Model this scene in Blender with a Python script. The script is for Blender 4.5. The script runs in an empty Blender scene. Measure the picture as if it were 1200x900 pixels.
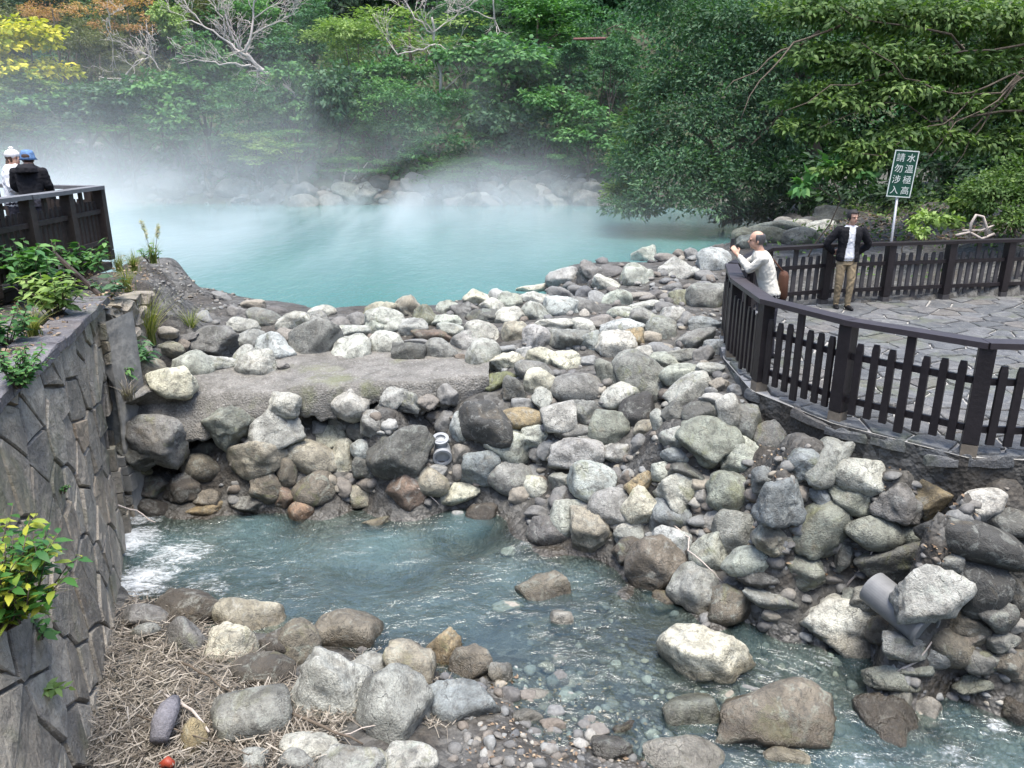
import bpy, bmesh, math, random
import numpy as np
from mathutils import Vector, Matrix, noise as mnoise
from mathutils.kdtree import KDTree
R = math.radians
SC = bpy.context.scene
COL = SC.collection
random.seed(7)
rng = np.random.default_rng(7)

# ------------------------------------------------------------------ camera, sky, sun, exposure
CAMH = 5.0
PITCH = R(17.5)
FPX = 900.0                                   # focal length in pixels of a 1200 x 900 picture
cam_d = bpy.data.cameras.new('camera')
cam = bpy.data.objects.new('camera', cam_d); COL.objects.link(cam)
cam.location = (0, 0, CAMH); cam.rotation_euler = (R(90) - PITCH, 0, 0)
cam_d.sensor_width = 36.0; cam_d.lens = 36.0 * FPX / 1200.0
cam_d.clip_start = 0.1; cam_d.clip_end = 600
SC.camera = cam
SUN_EL, SUN_AZ = R(77), R(170)                # azimuth from +Y clockwise: behind the camera
w = bpy.data.worlds.new('World'); SC.world = w; w.use_nodes = True
nt = w.node_tree; bg = nt.nodes['Background']
sky = nt.nodes.new('ShaderNodeTexSky'); sky.sky_type = 'NISHITA'; sky.sun_disc = False
sky.sun_elevation = SUN_EL; sky.sun_rotation = SUN_AZ
sky.air_density = 1.0; sky.dust_density = 2.2; sky.ozone_density = 1.0
nt.links.new(sky.outputs[0], bg.inputs[0]); bg.inputs[1].default_value = 0.14
sl = bpy.data.lights.new('sun', 'SUN'); so = bpy.data.objects.new('sun', sl); COL.objects.link(so)
sl.energy = 1.9; sl.angle = R(32); sl.color = (1.0, .945, .85)
so.rotation_euler = (R(90) - SUN_EL, 0, math.pi - SUN_AZ)
so.location = (0, 0, 40)
SC.view_settings.view_transform = 'Standard'; SC.view_settings.look = 'None'
SC.view_settings.exposure = 1.7; SC.view_settings.gamma = 1.0
SC.render.engine = 'CYCLES'
SC.cycles.use_denoising = True
SC.cycles.max_bounces = 6; SC.cycles.diffuse_bounces = 2; SC.cycles.glossy_bounces = 2
SC.cycles.transparent_max_bounces = 10; SC.cycles.transmission_bounces = 4; SC.cycles.volume_bounces = 2
SC.cycles.caustics_reflective = False; SC.cycles.caustics_refractive = False
SC.cycles.volume_max_steps = 64

# ------------------------------------------------------------------ pixels of the photograph to points of the place
SP, CP = math.sin(PITCH), math.cos(PITCH)
def ray(u, v):
    x = (u - 600) / FPX; y = -(v - 450) / FPX
    return np.array((x, CP + y * SP, -SP + y * CP))
def pz(u, v, z):
    d = ray(u, v); t = (z - CAMH) / d[2]
    return np.array((d[0] * t, d[1] * t, z))
def py(u, v, y):
    d = ray(u, v); t = y / d[1]
    return np.array((d[0] * t, y, CAMH + d[2] * t))
def ppm(p):
    """picture pixels per metre at a point"""
    return FPX / (p[1] * CP - (p[2] - CAMH) * SP)
def proj(p):
    dz = p[2] - CAMH
    dep = p[1] * CP - dz * SP; up = p[1] * SP + dz * CP
    return 600 + FPX * p[0] / dep, 450 - FPX * up / dep
CAM_R = Vector((1, 0, 0)); CAM_U = Vector((0, SP, CP)); CAM_B = Vector((0, -CP, SP))
def sstep(a, b, x):
    t = np.clip((x - a) / (b - a), 0, 1); return t * t * (3 - 2 * t)

# ------------------------------------------------------------------ object helpers
def tag(o, label=None, cat=None, group=None, kind=None):
    if label: o['label'] = label
    if cat: o['category'] = cat
    if group: o['group'] = group
    if kind: o['kind'] = kind
    return o
def thing(name, label, cat, loc=(0, 0, 0), group=None, rotz=0):
    o = bpy.data.objects.new(name, None); COL.objects.link(o)
    o.location = [float(c) for c in loc]; o.rotation_euler = (0, 0, rotz)
    o.empty_display_size = .2
    return tag(o, label, cat, group)
def link(name, me, parent=None, world=True):
    o = bpy.data.objects.new(name, me); COL.objects.link(o)
    if parent is not None:
        o.parent = parent
        if world:
            rz = Matrix.Rotation(parent.rotation_euler.z, 4, 'Z')
            o.matrix_parent_inverse = (Matrix.Translation(parent.location) @ rz).inverted()
    return o
class MB:
    """collects shapes and links them as one mesh object"""
    def __init__(s): s.v = []; s.f = []; s.m = []
    def add(s, vs, fs, mi=0):
        b = len(s.v); s.v += [tuple(map(float, p)) for p in vs]
        s.f += [[b + i for i in f] for f in fs]; s.m += [mi] * len(fs)
    def box(s, c, ax, ay, az, mi=0, taper=1.0):
        c, ax, ay, az = map(Vector, (c, ax, ay, az))
        vs = []
        for k in (-1, 1):
            tt = taper if k > 0 else 1
            for i, j in ((-1, -1), (1, -1), (1, 1), (-1, 1)):
                vs.append(c + ax * i * tt + ay * j * tt + az * k)
        s.add(vs, [(3, 2, 1, 0), (4, 5, 6, 7), (0, 1, 5, 4), (1, 2, 6, 5), (2, 3, 7, 6), (3, 0, 4, 7)], mi)
    def tube(s, pts, rad, n=7, mi=0, caps=True):
        pts = [Vector([float(c) for c in p]) for p in pts]; N = len(pts)
        if not hasattr(rad, '__len__'): rad = [rad] * N
        up = Vector((0, 0, 1)); b = len(s.v); prev = None
        for i, p in enumerate(pts):
            d = (pts[min(i + 1, N - 1)] - pts[max(i - 1, 0)])
            d = d.normalized() if d.length > 1e-9 else Vector((0, 0, 1))
            if prev is None: a = d.cross(up if abs(d.z) < .9 else Vector((1, 0, 0))).normalized()
            else:
                a = prev - d * prev.dot(d); a = a.normalized() if a.length > 1e-6 else d.orthogonal().normalized()
            prev = a; c = d.cross(a)
            for k in range(n):
                t = 2 * math.pi * k / n
                s.v.append(tuple(p + (a * math.cos(t) + c * math.sin(t)) * rad[i]))
        for i in range(N - 1):
            for k in range(n):
                k2 = (k + 1) % n
                s.f.append([b + i * n + k, b + i * n + k2, b + (i + 1) * n + k2, b + (i + 1) * n + k]); s.m.append(mi)
        if caps:
            s.f.append([b + k for k in range(n)][::-1]); s.f.append([b + (N - 1) * n + k for k in range(n)]); s.m += [mi, mi]
    def mesh(s, name, mats, smooth=False):
        me = bpy.data.meshes.new(name); me.from_pydata(s.v, [], s.f)
        for m in (mats if isinstance(mats, (list, tuple)) else [mats]): me.materials.append(m)
        if any(s.m): me.polygons.foreach_set('material_index', s.m)
        if smooth: me.polygons.foreach_set('use_smooth', [True] * len(s.f))
        me.update(); return me
    def build(s, name, mats, parent=None, smooth=False):
        return link(name, s.mesh(name, mats, smooth), parent)
def np_mesh(name, V, F, mat, smooth=False, attr=None):
    """fast mesh from arrays: V n x 3, F m x k (k = 3 or 4)"""
    me = bpy.data.meshes.new(name); V = np.asarray(V, np.float32); F = np.asarray(F, np.int32)
    k = F.shape[1]
    me.vertices.add(len(V)); me.vertices.foreach_set('co', V.ravel())
    me.loops.add(F.size); me.loops.foreach_set('vertex_index', F.ravel())
    me.polygons.add(len(F)); me.polygons.foreach_set('loop_start', np.arange(0, F.size, k, dtype=np.int32))
    me.polygons.foreach_set('loop_total', np.full(len(F), k, np.int32))
    if smooth: me.polygons.foreach_set('use_smooth', np.ones(len(F), bool))
    me.update(calc_edges=True)
    if attr:
        for an, av in attr.items():
            a = me.attributes.new(an, 'FLOAT', 'POINT'); a.data.foreach_set('value', np.asarray(av, np.float32))
    if mat: me.materials.append(mat)
    return me
def grid_faces(nx, ny):
    i = np.arange(nx * ny).reshape(ny, nx)
    return np.stack([i[:-1, :-1], i[:-1, 1:], i[1:, 1:], i[1:, :-1]], -1).reshape(-1, 4)
def fbm(p, o=4, sc=1.0):
    return mnoise.fractal(Vector(p) * sc, 1.0, 2.0, o)
# ------------------------------------------------------------------ materials
def newmat(name):
    m = bpy.data.materials.new(name); m.use_nodes = True
    t = m.node_tree; t.nodes.clear()
    out = t.nodes.new('ShaderNodeOutputMaterial')
    return m, t, out
class G:
    """small node-graph writer"""
    def __init__(s, t): s.t = t
    def n(s, typ, ins=None, **kw):
        nd = s.t.nodes.new(typ)
        for k, v in kw.items(): setattr(nd, k, v)
        for k, v in (ins or {}).items():
            sk = nd.inputs[k]
            if isinstance(v, bpy.types.NodeSocket): s.t.links.new(v, sk)
            else: sk.default_value = v
        return nd
    def noise(s, vec, scale, detail=4, rough=.55, dist=0):
        return s.n('ShaderNodeTexNoise', {'Vector': vec, 'Scale': scale, 'Detail': detail, 'Roughness': rough, 'Distortion': dist})
    def ramp(s, fac, stops, interp='LINEAR'):
        nd = s.n('ShaderNodeValToRGB', {'Fac': fac}); cr = nd.color_ramp; cr.interpolation = interp
        while len(cr.elements) < len(stops): cr.elements.new(.5)
        for e, (p, c) in zip(cr.elements, stops):
            e.position = p; e.color = (c, c, c, 1) if not hasattr(c, '__len__') else (*c[:3], 1)
        return nd.outputs[0]
    def mix(s, fac, a, b, mode='MIX'):
        nd = s.n('ShaderNodeMix', None, data_type='RGBA', blend_type=mode)
        for k, v in ((0, fac), (6, a), (7, b)):
            if isinstance(v, bpy.types.NodeSocket): s.t.links.new(v, nd.inputs[k])
            else: nd.inputs[k].default_value = v if k == 0 else (*v[:3], 1)
        return nd.outputs[2]
    def math(s, op, a, b=0.0, c=None, clamp=False):
        nd = s.n('ShaderNodeMath', None, operation=op, use_clamp=clamp)
        for k, v in enumerate((a, b, c)):
            if v is None: continue
            if isinstance(v, bpy.types.NodeSocket): s.t.links.new(v, nd.inputs[k])
            else: nd.inputs[k].default_value = v
        return nd.outputs[0]
    def bump(s, h, strength, dist, prev=None):
        i = {'Height': h, 'Strength': strength, 'Distance': dist}
        if prev is not None: i['Normal'] = prev
        return s.n('ShaderNodeBump', i).outputs[0]
    def pbsdf(s, **k):
        return s.n('ShaderNodeBsdfPrincipled', {a.replace('_', ' '): b for a, b in k.items()})
def solid(name, col, rough=.7, scale=30, var=.25, bump=.15, metal=0.0, spec=.4, coords='Object'):
    m, t, out = newmat(name); g = G(t)
    tc = g.n('ShaderNodeTexCoord').outputs[coords]
    a = g.noise(tc, scale, 5, .6).outputs[0]; b = g.noise(tc, scale * .15, 3).outputs[0]
    f = g.math('ADD', g.math('MULTIPLY', a, .5), g.math('MULTIPLY', b, .5))
    c = g.mix(g.ramp(f, [(.3, 0), (.7, 1)]), [x * (1 - var) for x in col], [min(1, x * (1 + var)) for x in col])
    p = g.pbsdf(Base_Color=c, Roughness=rough, Metallic=metal, Normal=g.bump(a, bump, .02))
    p.inputs['Specular IOR Level'].default_value = spec
    t.links.new(p.outputs[0], out.inputs[0]); return m

def rock_mat():
    m, t, out = newmat('boulder_stone'); g = G(t)
    oi = g.n('ShaderNodeObjectInfo'); base = oi.outputs['Color']
    tc = g.n('ShaderNodeTexCoord'); geo = g.n('ShaderNodeNewGeometry')
    vec = g.n('ShaderNodeVectorMath', {0: geo.outputs['Position'], 1: (0, 0, 0)}, operation='ADD').outputs[0]
    off = g.n('ShaderNodeCombineXYZ', {0: g.math('MULTIPLY', oi.outputs['Random'], 57.), 1: g.math('MULTIPLY', oi.outputs['Random'], 31.), 2: 0.})
    vec = g.n('ShaderNodeVectorMath', {0: vec, 1: off.outputs[0]}, operation='ADD').outputs[0]
    n1 = g.noise(vec, 3.5, 6, .62, .6).outputs[0]
    n2 = g.noise(vec, 14, 6, .7, .3).outputs[0]
    n3 = g.noise(vec, 60, 3, .6).outputs[0]
    c = g.mix(g.ramp(n1, [(.34, 0), (.66, 1)]), (.55, .54, .52), (1.42, 1.41, 1.37)); c = g.mix(1.0, base, c, 'MULTIPLY')
    c = g.mix(g.math('MULTIPLY', g.ramp(n2, [(.50, 0), (.66, 1)]), .68), c, (.06, .058, .052))     # dark stains in pits
    pale = g.ramp(g.noise(vec, 5.5, 8, .72, 1.2).outputs[0], [(.53, 0), (.64, 1)])                # pale mineral crust and lichen
    c = g.mix(g.math('MULTIPLY', pale, .4), c, g.mix(oi.outputs['Random'], (.43, .44, .41), (.34, .39, .33)))
    rust = g.ramp(g.noise(vec, 2.3, 5, .6, 1.5).outputs[0], [(.58, 0), (.72, 1)])
    c = g.mix(g.math('MULTIPLY', rust, .3), c, (.21, .165, .10))
    mossf = g.math('MULTIPLY', g.ramp(g.noise(vec, 2.9, 6, .66, 1.).outputs[0], [(.56, 0), (.68, .5)]), g.ramp(oi.outputs['Random'], [(.35, 0), (.6, 1)]))
    c = g.mix(mossf, c, (.17, .18, .075))
    wv = g.n('ShaderNodeTexWave', {'Vector': vec, 'Scale': 2.2, 'Distortion': 9., 'Detail': 3., 'Detail Scale': 1.4})
    vein = g.ramp(wv.outputs[0], [(.0, 1), (.07, 0)])
    c = g.mix(g.math('MULTIPLY', vein, .12), c, (.06, .056, .05))
    c = g.mix(g.ramp(n3, [(.3, .35), (.6, 0)]), c, (.05, .05, .048))
    # stones standing in the stream are wet up to a hand above the water
    z = g.n('ShaderNodeSeparateXYZ', {0: geo.outputs['Position']})
    zz = g.math('ADD', z.outputs[2], g.math('MULTIPLY', n2, .22))
    wet = g.ramp(g.math('MULTIPLY', zz, 1.0), [(.36, 1), (.46, 0)])
    c = g.mix(g.math('MULTIPLY', wet, .62), c, g.mix(1.0, c, (.34, .29, .22), 'MULTIPLY'))
    rough = g.math('SUBTRACT', .78, g.math('MULTIPLY', wet, .5))
    cr = g.n('ShaderNodeTexVoronoi', {'Vector': g.n('ShaderNodeVectorMath', {0: vec, 1: g.n('ShaderNodeVectorMath', {0: g.noise(vec, 5, 4, .6).outputs[1], 'Scale': .35}, operation='SCALE').outputs[0]}, operation='ADD').outputs[0], 'Scale': 2.6}, feature='DISTANCE_TO_EDGE').outputs[0]
    crack = g.math('MULTIPLY', g.ramp(cr, [(.0, 1), (.022, 0)]), g.ramp(n1, [(.50, 0), (.62, 1)]))
    c = g.mix(g.math('MULTIPLY', crack, .35), c, (.035, .033, .03))
    h = g.math('ADD', g.math('MULTIPLY', n2, .7), g.math('MULTIPLY', n3, .3)); h = g.math('SUBTRACT', h, g.math('MULTIPLY', crack, .3))
    h = g.math('SUBTRACT', h, g.math('MULTIPLY', vein, .08))
    nb = g.bump(h, .8, .06)
    p = g.pbsdf(Base_Color=c, Roughness=rough, Normal=nb)
    t.links.new(p.outputs[0], out.inputs[0]); return m
ROCK = rock_mat()

def ground_mat():
    m, t, out = newmat('stream_bank_soil'); g = G(t)
    geo = g.n('ShaderNodeNewGeometry'); pos = geo.outputs['Position']
    n1 = g.noise(pos, 1.1, 6, .65, .5).outputs[0]; n2 = g.noise(pos, 9, 6, .7).outputs[0]
    vo = g.n('ShaderNodeTexVoronoi', {'Vector': pos, 'Scale': 11.}); vo2 = g.n('ShaderNodeTexVoronoi', {'Vector': pos, 'Scale': 26.})
    soil = g.mix(g.ramp(n2, [(.35, 0), (.65, 1)]), (.022, .020, .017), (.07, .062, .052))
    peb = g.mix(g.n('ShaderNodeSeparateColor', {0: vo.outputs['Color']}).outputs[0], (.035, .034, .031), (.12, .118, .11))
    c = g.mix(g.ramp(n1, [(.40, 0), (.55, 1)]), soil, peb)
    xyz = g.n('ShaderNodeSeparateXYZ', {0: pos})
    far = g.ramp(g.math('MULTIPLY', g.math('SUBTRACT', xyz.outputs[1], 30.), .05), [(.3, 0), (.75, 1)])
    hill = g.mix(g.ramp(n1, [(.4, 0), (.62, 1)]), (.035, .03, .02), (.05, .075, .025))
    c = g.mix(far, c, hill)
    h = g.math('ADD', g.math('MULTIPLY', g.math('SUBTRACT', 1., vo.outputs[0]), .5), g.math('MULTIPLY', vo2.outputs[0], .3))
    h = g.math('ADD', h, g.math('MULTIPLY', n2, .4))
    z = g.math('ADD', xyz.outputs[2], g.math('MULTIPLY', n2, .16))
    wet = g.ramp(z, [(.30, 1), (.40, 0)])
    c = g.mix(g.math('MULTIPLY', wet, .35), c, g.mix(1.0, c, (.5, .46, .38), 'MULTIPLY'))
    p = g.pbsdf(Base_Color=c, Roughness=g.math('SUBTRACT', .85, g.math('MULTIPLY', wet, .45)), Normal=g.bump(h, .8, .06))
    t.links.new(p.outputs[0], out.inputs[0]); return m
GROUND = ground_mat()

def lake_mat():
    m, t, out = newmat('milky_spring_water'); g = G(t)
    pos = g.n('ShaderNodeNewGeometry').outputs['Position']
    mp = g.n('ShaderNodeMapping', {'Vector': pos, 'Scale': (1, .45, 1)}).outputs[0]
    n = g.noise(mp, 2.2, 4, .6).outputs[0]; big = g.noise(mp, .12, 3, .5).outputs[0]
    c = g.mix(g.ramp(big, [(.35, 0), (.65, 1)]), (.044, .135, .135), (.085, .195, .195))
    p = g.pbsdf(Base_Color=c, Roughness=.10, IOR=1.33, Normal=g.bump(n, .3, .10))
    t.links.new(p.outputs[0], out.inputs[0]); return m
LAKE = lake_mat()

def stream_mat():
    m, t, out = newmat('clear_stream_water'); g = G(t)
    pos = g.n('ShaderNodeNewGeometry').outputs['Position']
    mp = g.n('ShaderNodeMapping', {'Vector': pos, 'Rotation': (0, 0, R(-25)), 'Scale': (.75, 1.35, 1)}).outputs[0]
    n1 = g.noise(mp, 5.5, 4, .6, .8).outputs[0]; n2 = g.noise(mp, 17, 3, .6, .5).outputs[0]
    h = g.math('ADD', g.math('MULTIPLY', n1, .86), g.math('MULTIPLY', n2, .14))
    calm = g.ramp(g.noise(pos, .9, 3, .55, .8).outputs[0], [(.38, .12), (.62, 1)])
    nb = g.bump(g.math('MULTIPLY', h, calm), 1.0, .085)
    at = g.n('ShaderNodeAttribute', None, attribute_name='foam').outputs['Fac']
    dp = g.n('ShaderNodeAttribute', None, attribute_name='depth').outputs['Fac']
    trans = g.n('ShaderNodeBsdfTransparent', {'Color': (.80, .90, .88, 1)})
    milk = g.n('ShaderNodeBsdfDiffuse', {'Color': (.135, .225, .24, 1), 'Normal': nb})
    body = g.n('ShaderNodeMixShader', {0: g.ramp(dp, [(0, .02), (.4, .14), (1, .42)]), 1: trans.outputs[0], 2: milk.outputs[0]})
    gl = g.n('ShaderNodeBsdfGlossy', {'Color': (1, 1, 1, 1), 'Roughness': .06, 'Normal': nb})
    fr = g.n('ShaderNodeFresnel', {'IOR': 1.56, 'Normal': nb})
    surf = g.n('ShaderNodeMixShader', {0: fr.outputs[0], 1: body.outputs[0], 2: gl.outputs[0]})
    fn = g.noise(mp, 13, 9, .78, 1.4).outputs[0]; fb = g.noise(mp, 3.2, 4, .65, 2.0).outputs[0]
    ff = g.ramp(g.math('ADD', g.math('MULTIPLY', fn, .6), g.math('MULTIPLY', fb, .4)), [(.30, 0), (.70, 1)])
    fm = g.ramp(g.math('SUBTRACT', g.math('ADD', ff, g.math('MULTIPLY', at, .8)), .80), [(0, 0), (.60, .82)])
    fm = g.math('MULTIPLY', fm, g.ramp(at, [(.03, 0), (.2, 1)]))
    foam = g.n('ShaderNodeBsdfDiffuse', {'Color': (.78, .82, .84, 1), 'Normal': nb})
    fin = g.n('ShaderNodeMixShader', {0: fm, 1: surf.outputs[0], 2: foam.outputs[0]})
    t.links.new(fin.outputs[0], out.inputs[0]); return m
STREAM = stream_mat()

def leaf_mat(name, cols, rough=.62, trans=.24):
    """cols: 3 tones between which each single leaf takes its own"""
    m, t, out = newmat(name); g = G(t)
    a = g.n('ShaderNodeAttribute', None, attribute_name='tint').outputs['Fac']
    cols = [[x * 1.25 for x in q] for q in cols]
    c = g.ramp(a, [(0, cols[0]), (.5, cols[1]), (1, cols[2])])
    p = g.pbsdf(Base_Color=c, Roughness=rough)
    p.inputs['Specular IOR Level'].default_value = .28
    tr = g.n('ShaderNodeBsdfTranslucent', {'Color': g.mix(1.0, c, (1.5, 1.8, .7), 'MULTIPLY')})
    mx = g.n('ShaderNodeMixShader', {0: trans, 1: p.outputs[0], 2: tr.outputs[0]})
    t.links.new(mx.outputs[0], out.inputs[0]); return m
LF = {
 'shade': leaf_mat('leaf_shade_painted', [(.008, .022, .010), (.016, .042, .018), (.035, .075, .03)]),  # darker copy of the deep green leaf; shade put into its colour
 'mid':   leaf_mat('leaf_mid_green', [(.026, .075, .026), (.056, .145, .044), (.115, .22, .07)]),
 'deep':  leaf_mat('leaf_deep_green', [(.018, .055, .025), (.038, .105, .042), (.08, .17, .07)]),
 'blue':  leaf_mat('leaf_blue_green', [(.02, .05, .028), (.04, .09, .045), (.085, .15, .08)]),
 'lime':  leaf_mat('leaf_light_green', [(.09, .15, .04), (.15, .22, .06), (.22, .30, .10)]),
 'yellow': leaf_mat('leaf_yellow_painted_sun', [(.13, .17, .015), (.31, .30, .025), (.54, .46, .04)]),  # yellowish leaf with low sunlight painted into its tones
 'rust':  leaf_mat('leaf_dry_orange', [(.20, .10, .045), (.33, .18, .08), (.45, .29, .15)]),
 'olive': leaf_mat('leaf_dull_olive', [(.05, .06, .025), (.085, .095, .04), (.13, .135, .06)]),
 'over':  leaf_mat('leaf_overhang_green', [(.03, .06, .02), (.06, .11, .03), (.12, .18, .05)]),
 'straw': leaf_mat('leaf_dry_straw', [(.07, .06, .048), (.16, .138, .115), (.32, .29, .25)], .7, .15),
 'grass': leaf_mat('grass_green', [(.06, .09, .02), (.14, .17, .05), (.30, .28, .10)], .6),
 'litter': leaf_mat('dead_leaf_litter', [(.07, .045, .03), (.17, .12, .08), (.30, .24, .17)], .8, .1),
 'plume': leaf_mat('plume_grass_pale', [(.30, .26, .20), (.45, .41, .34), (.60, .56, .48)], .8, .3),
 'croton': leaf_mat('leaf_glossy_yellow_edge', [(.02, .07, .02), (.055, .14, .03), (.30, .30, .04)], .3),
}
BARK = solid('bark_brown', (.10, .08, .06), .9, 25, .4, .6)
BARKP = solid('bark_pale', (.42, .37, .33), .85, 25, .25, .4)
WOODD = solid('fence_wood_dark', (.017, .014, .016), .5, 18, .4, .25, spec=.35)
WOODR = solid('fence_rail_brown', (.038, .032, .036), .48, 14, .3, .2, spec=.45)
WOODF = solid('fence_post_foot_worn', (.16, .135, .105), .9, 22, .3, .3)
WOODG = solid('fence_wood_grey', (.060, .056, .058), .7, 16, .35, .3)
WOODGT = solid('fence_rail_blue_grey', (.135, .137, .145), .75, 16, .25, .25)
WOODB = solid('fence_wood_dark_brown', (.035, .026, .022), .75, 16, .45, .3)
CONC = solid('rough_concrete', (.22, .205, .185), .9, 16, .4, 1.0)
GROUT = solid('pale_grout', (.29, .285, .27), .9, 40, .2, .4)
STONEC = solid('wall_core_mortar', (.13, .12, .105), .95, 20, .4, .6)  # mortar darkened beyond its own tone to paint the shade of recessed joints
METAL = solid('galvanised_steel', (.42, .42, .42), .45, 40, .15, .1, .6)
DARKM = solid('dark_painted_metal', (.03, .03, .035), .5, 30, .3, .2)
PVC = solid('grey_plastic_pipe', (.17, .175, .178), .55, 12, .2, .1)
PVCW = solid('white_plastic_fitting', (.27, .285, .30), .5, 12, .15, .1)
BLACK = solid('black_painted_depth', (.006, .006, .006), .9)
# ------------------------------------------------------------------ the ground: one sheet, from the stream bed to the wooded hill
LAKE_Z = 1.8
CTL = [pz(u, v, z) for u, v, z in [
 # stream bed and gravel bars
 (300,650,-.25),(450,680,-.3),(550,640,-.25),(200,670,-.2),(650,740,-.02),(760,720,-.02),(870,760,-.1),(1000,800,-.2),(1150,820,-.25),(1190,770,-.2),
 (640,850,.15),(560,860,.27),(700,880,.17),(200,800,.36),(180,880,.45),(420,840,.38),(300,760,.32),(740,860,.07),(900,860,-.05),(600,900,.32),
 (180,715,.22),(360,775,.22),(480,785,.22),(590,790,.2),(680,800,.07),(850,860,.0),(1000,890,-.2),
 (230,690,-.1),(300,705,-.1),(360,730,-.06),(430,735,-.1),(500,750,-.08),(560,735,-.1),(610,700,-.12),(680,700,-.1),(330,680,-.2),(600,760,.02),(650,790,.07),
 # foot of the dam
 (160,600,.2),(250,605,.2),(420,597,.2),(560,597,.2),(640,645,.2),(740,695,.2),(850,725,.2),(960,760,.18),(1060,760,.18),
 (620,575,.45),(700,565,.85),(780,625,.6),(860,665,.55),(950,695,.5),(1050,695,.6),
 (650,480,1.5),(760,480,1.5),(850,560,1.2),(900,525,1.65),(980,560,1.55),(1050,560,1.75),
 (870,445,2.02),(940,510,2.02),(1060,535,2.02),(1190,560,2.02),
 # crest of the dam
 (450,372,2.12),(340,375,2.12),(250,375,2.12),(600,350,2.18),(690,310,2.3),(760,320,2.3),(800,380,2.12),(700,400,2.02),(620,400,1.98),(840,340,2.2),(830,400,2.08),
 (300,425,1.74),(450,420,1.76),(540,420,1.76),(200,450,1.6),(300,445,1.7),(450,438,1.72),(620,440,1.8),(700,440,1.8),(780,440,1.8),
 # left bank of soil and gravel beside the lake
 (160,308,2.92),(185,312,2.8),(200,330,2.5),(222,340,2.2),(190,303,2.6),(300,365,2.1),(180,420,2.05),(150,330,2.95),(122,350,2.93),
]]
CTL += [py(u, v, y) for u, v, y in [(300,520,9.95),(300,470,10.0),(450,480,9.95),(500,530,9.9),(560,480,9.95),(560,540,9.75),(400,550,9.85),(200,550,9.95)]]
CTL += [np.array(p) for p in [
 (-6.57,17.2,1.5),(-2.9,15.9,1.5),(0,16.8,1.5),(2.2,20.2,1.5),(-6.5,19,.9),(-2.9,18,.8),(0,20,.8),(-9,15,.9),(-12,18,.9),(2,24,.8),(-6,24,.8),
 (-7.2,13.4,2.5),(-8.5,12.2,2.9),(-12,8,3.0),(-6.0,14,2.2),(-5.9,12.4,2.95),(-7,10.5,3.0),(-6,8,2.0),(-5,6,.3),(-4.5,3,.4),(-5.7,10.2,2.95),(-5.35,10.2,2.0),
 (4.2,20,2.5),(5.2,24,2.4),(4.3,14.4,2.15),(5,10,1.9),(7,8,1.9),(8,12,1.95),(9,17,2.55),(7,17,2.45),(12,17,3.2),(14,12,2.2),(12,8,2.0),(9,5.9,1.0),(7,4.5,-.1),
 (0,2,.3),(-2,2,.4),(3,2,-.2),(6,2,-.2),(10,3,.5),(14,5,1.2)]]
CTL += [np.array(p) for p in [(5.65,6.25,2.05),(4.15,6.42,2.06),(3.15,7.45,2.06),(2.52,8.75,2.06),(2.58,10.3,2.06),(2.85,11.6,2.08),(2.75,7.2,1.85),(2.1,8.7,1.8),(3.9,6.3,1.95),(4.6,6.28,1.95),(5.3,6.15,1.9),(4.3,6.12,1.75),(5.2,5.98,1.75),(6.2,5.9,1.7),(4.25,6.08,.3),(5.1,5.95,.3),(6.1,5.9,.3),(4.2,5.99,-.1),(5.0,5.85,-.15),(4.1,5.8,-.22),(4.9,5.6,-.25),(6,5.6,-.2),(3.4,6.75,.1),(3.0,6.5,-.1),(4.4,5.3,-.25),(3.5,5.2,-.2)]]
CTL = np.array(CTL)
def mls(X, Y):
    out = np.empty(X.size); x = X.ravel(); y = Y.ravel()
    for s in range(0, x.size, 4000):
        dx = CTL[None, :, 0] - x[s:s + 4000, None]; dy = CTL[None, :, 1] - y[s:s + 4000, None]
        d2 = dx * dx + dy * dy + .02; wt = 1 / d2 ** 2.2
        z = np.broadcast_to(CTL[None, :, 2], wt.shape)
        lam = 1e-3 * wt.sum(1)
        A = np.empty((len(dx), 3, 3)); b = np.empty((len(dx), 3))
        S = lambda a: (wt * a).sum(1)
        A[:, 0, 0] = S(1 + 0 * dx); A[:, 0, 1] = A[:, 1, 0] = S(dx); A[:, 0, 2] = A[:, 2, 0] = S(dy)
        A[:, 1, 1] = S(dx * dx) + S(0 * dx + 1) * .05; A[:, 1, 2] = A[:, 2, 1] = S(dx * dy); A[:, 2, 2] = S(dy * dy) + S(0 * dx + 1) * .05
        b[:, 0] = S(z); b[:, 1] = S(z * dx); b[:, 2] = S(z * dy)
        out[s:s + 4000] = np.clip(np.linalg.solve(A, b[:, :, None])[:, 0, 0], -.4, 3.4)
    return out.reshape(X.shape)
def ramp_bank(d):
    z = .9 + sstep(-1.5, 2.6, d) * 2.7
    z = z + np.clip(d - 2.6, 0, 3) * .3 + np.clip(d - 5.6, 0, 60) * .62
    return np.minimum(z, 30 + 0 * z)
def far_z(X, Y):
    yb = 42.0 + np.where(X < -10, (-10 - X) * .12, 0) - np.where(X > 2, (X - 2) * .35, 0)
    zb = ramp_bank(Y - yb)
    xb = 3.8 + np.clip(Y - 16, -4, 30) * .40
    d2 = X - xb; zr = .9 + sstep(-1.5, 1.5, d2) * 1.6 + np.clip(d2 - 2, 0, 8) * .16 + np.clip(d2 - 8, 0, 60) * .55
    zl = .9 + np.clip(-34 - X, 0, 60) * .9  # out-of-view side slope, likewise added against the sky light
    zs = np.clip(-7 - Y, 0, 40) * .85                                 # unseen ridge added behind the viewer to hold back sky light
    return np.minimum(np.maximum(np.maximum(np.maximum(zb, zr), zl), zs), 34)
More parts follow.
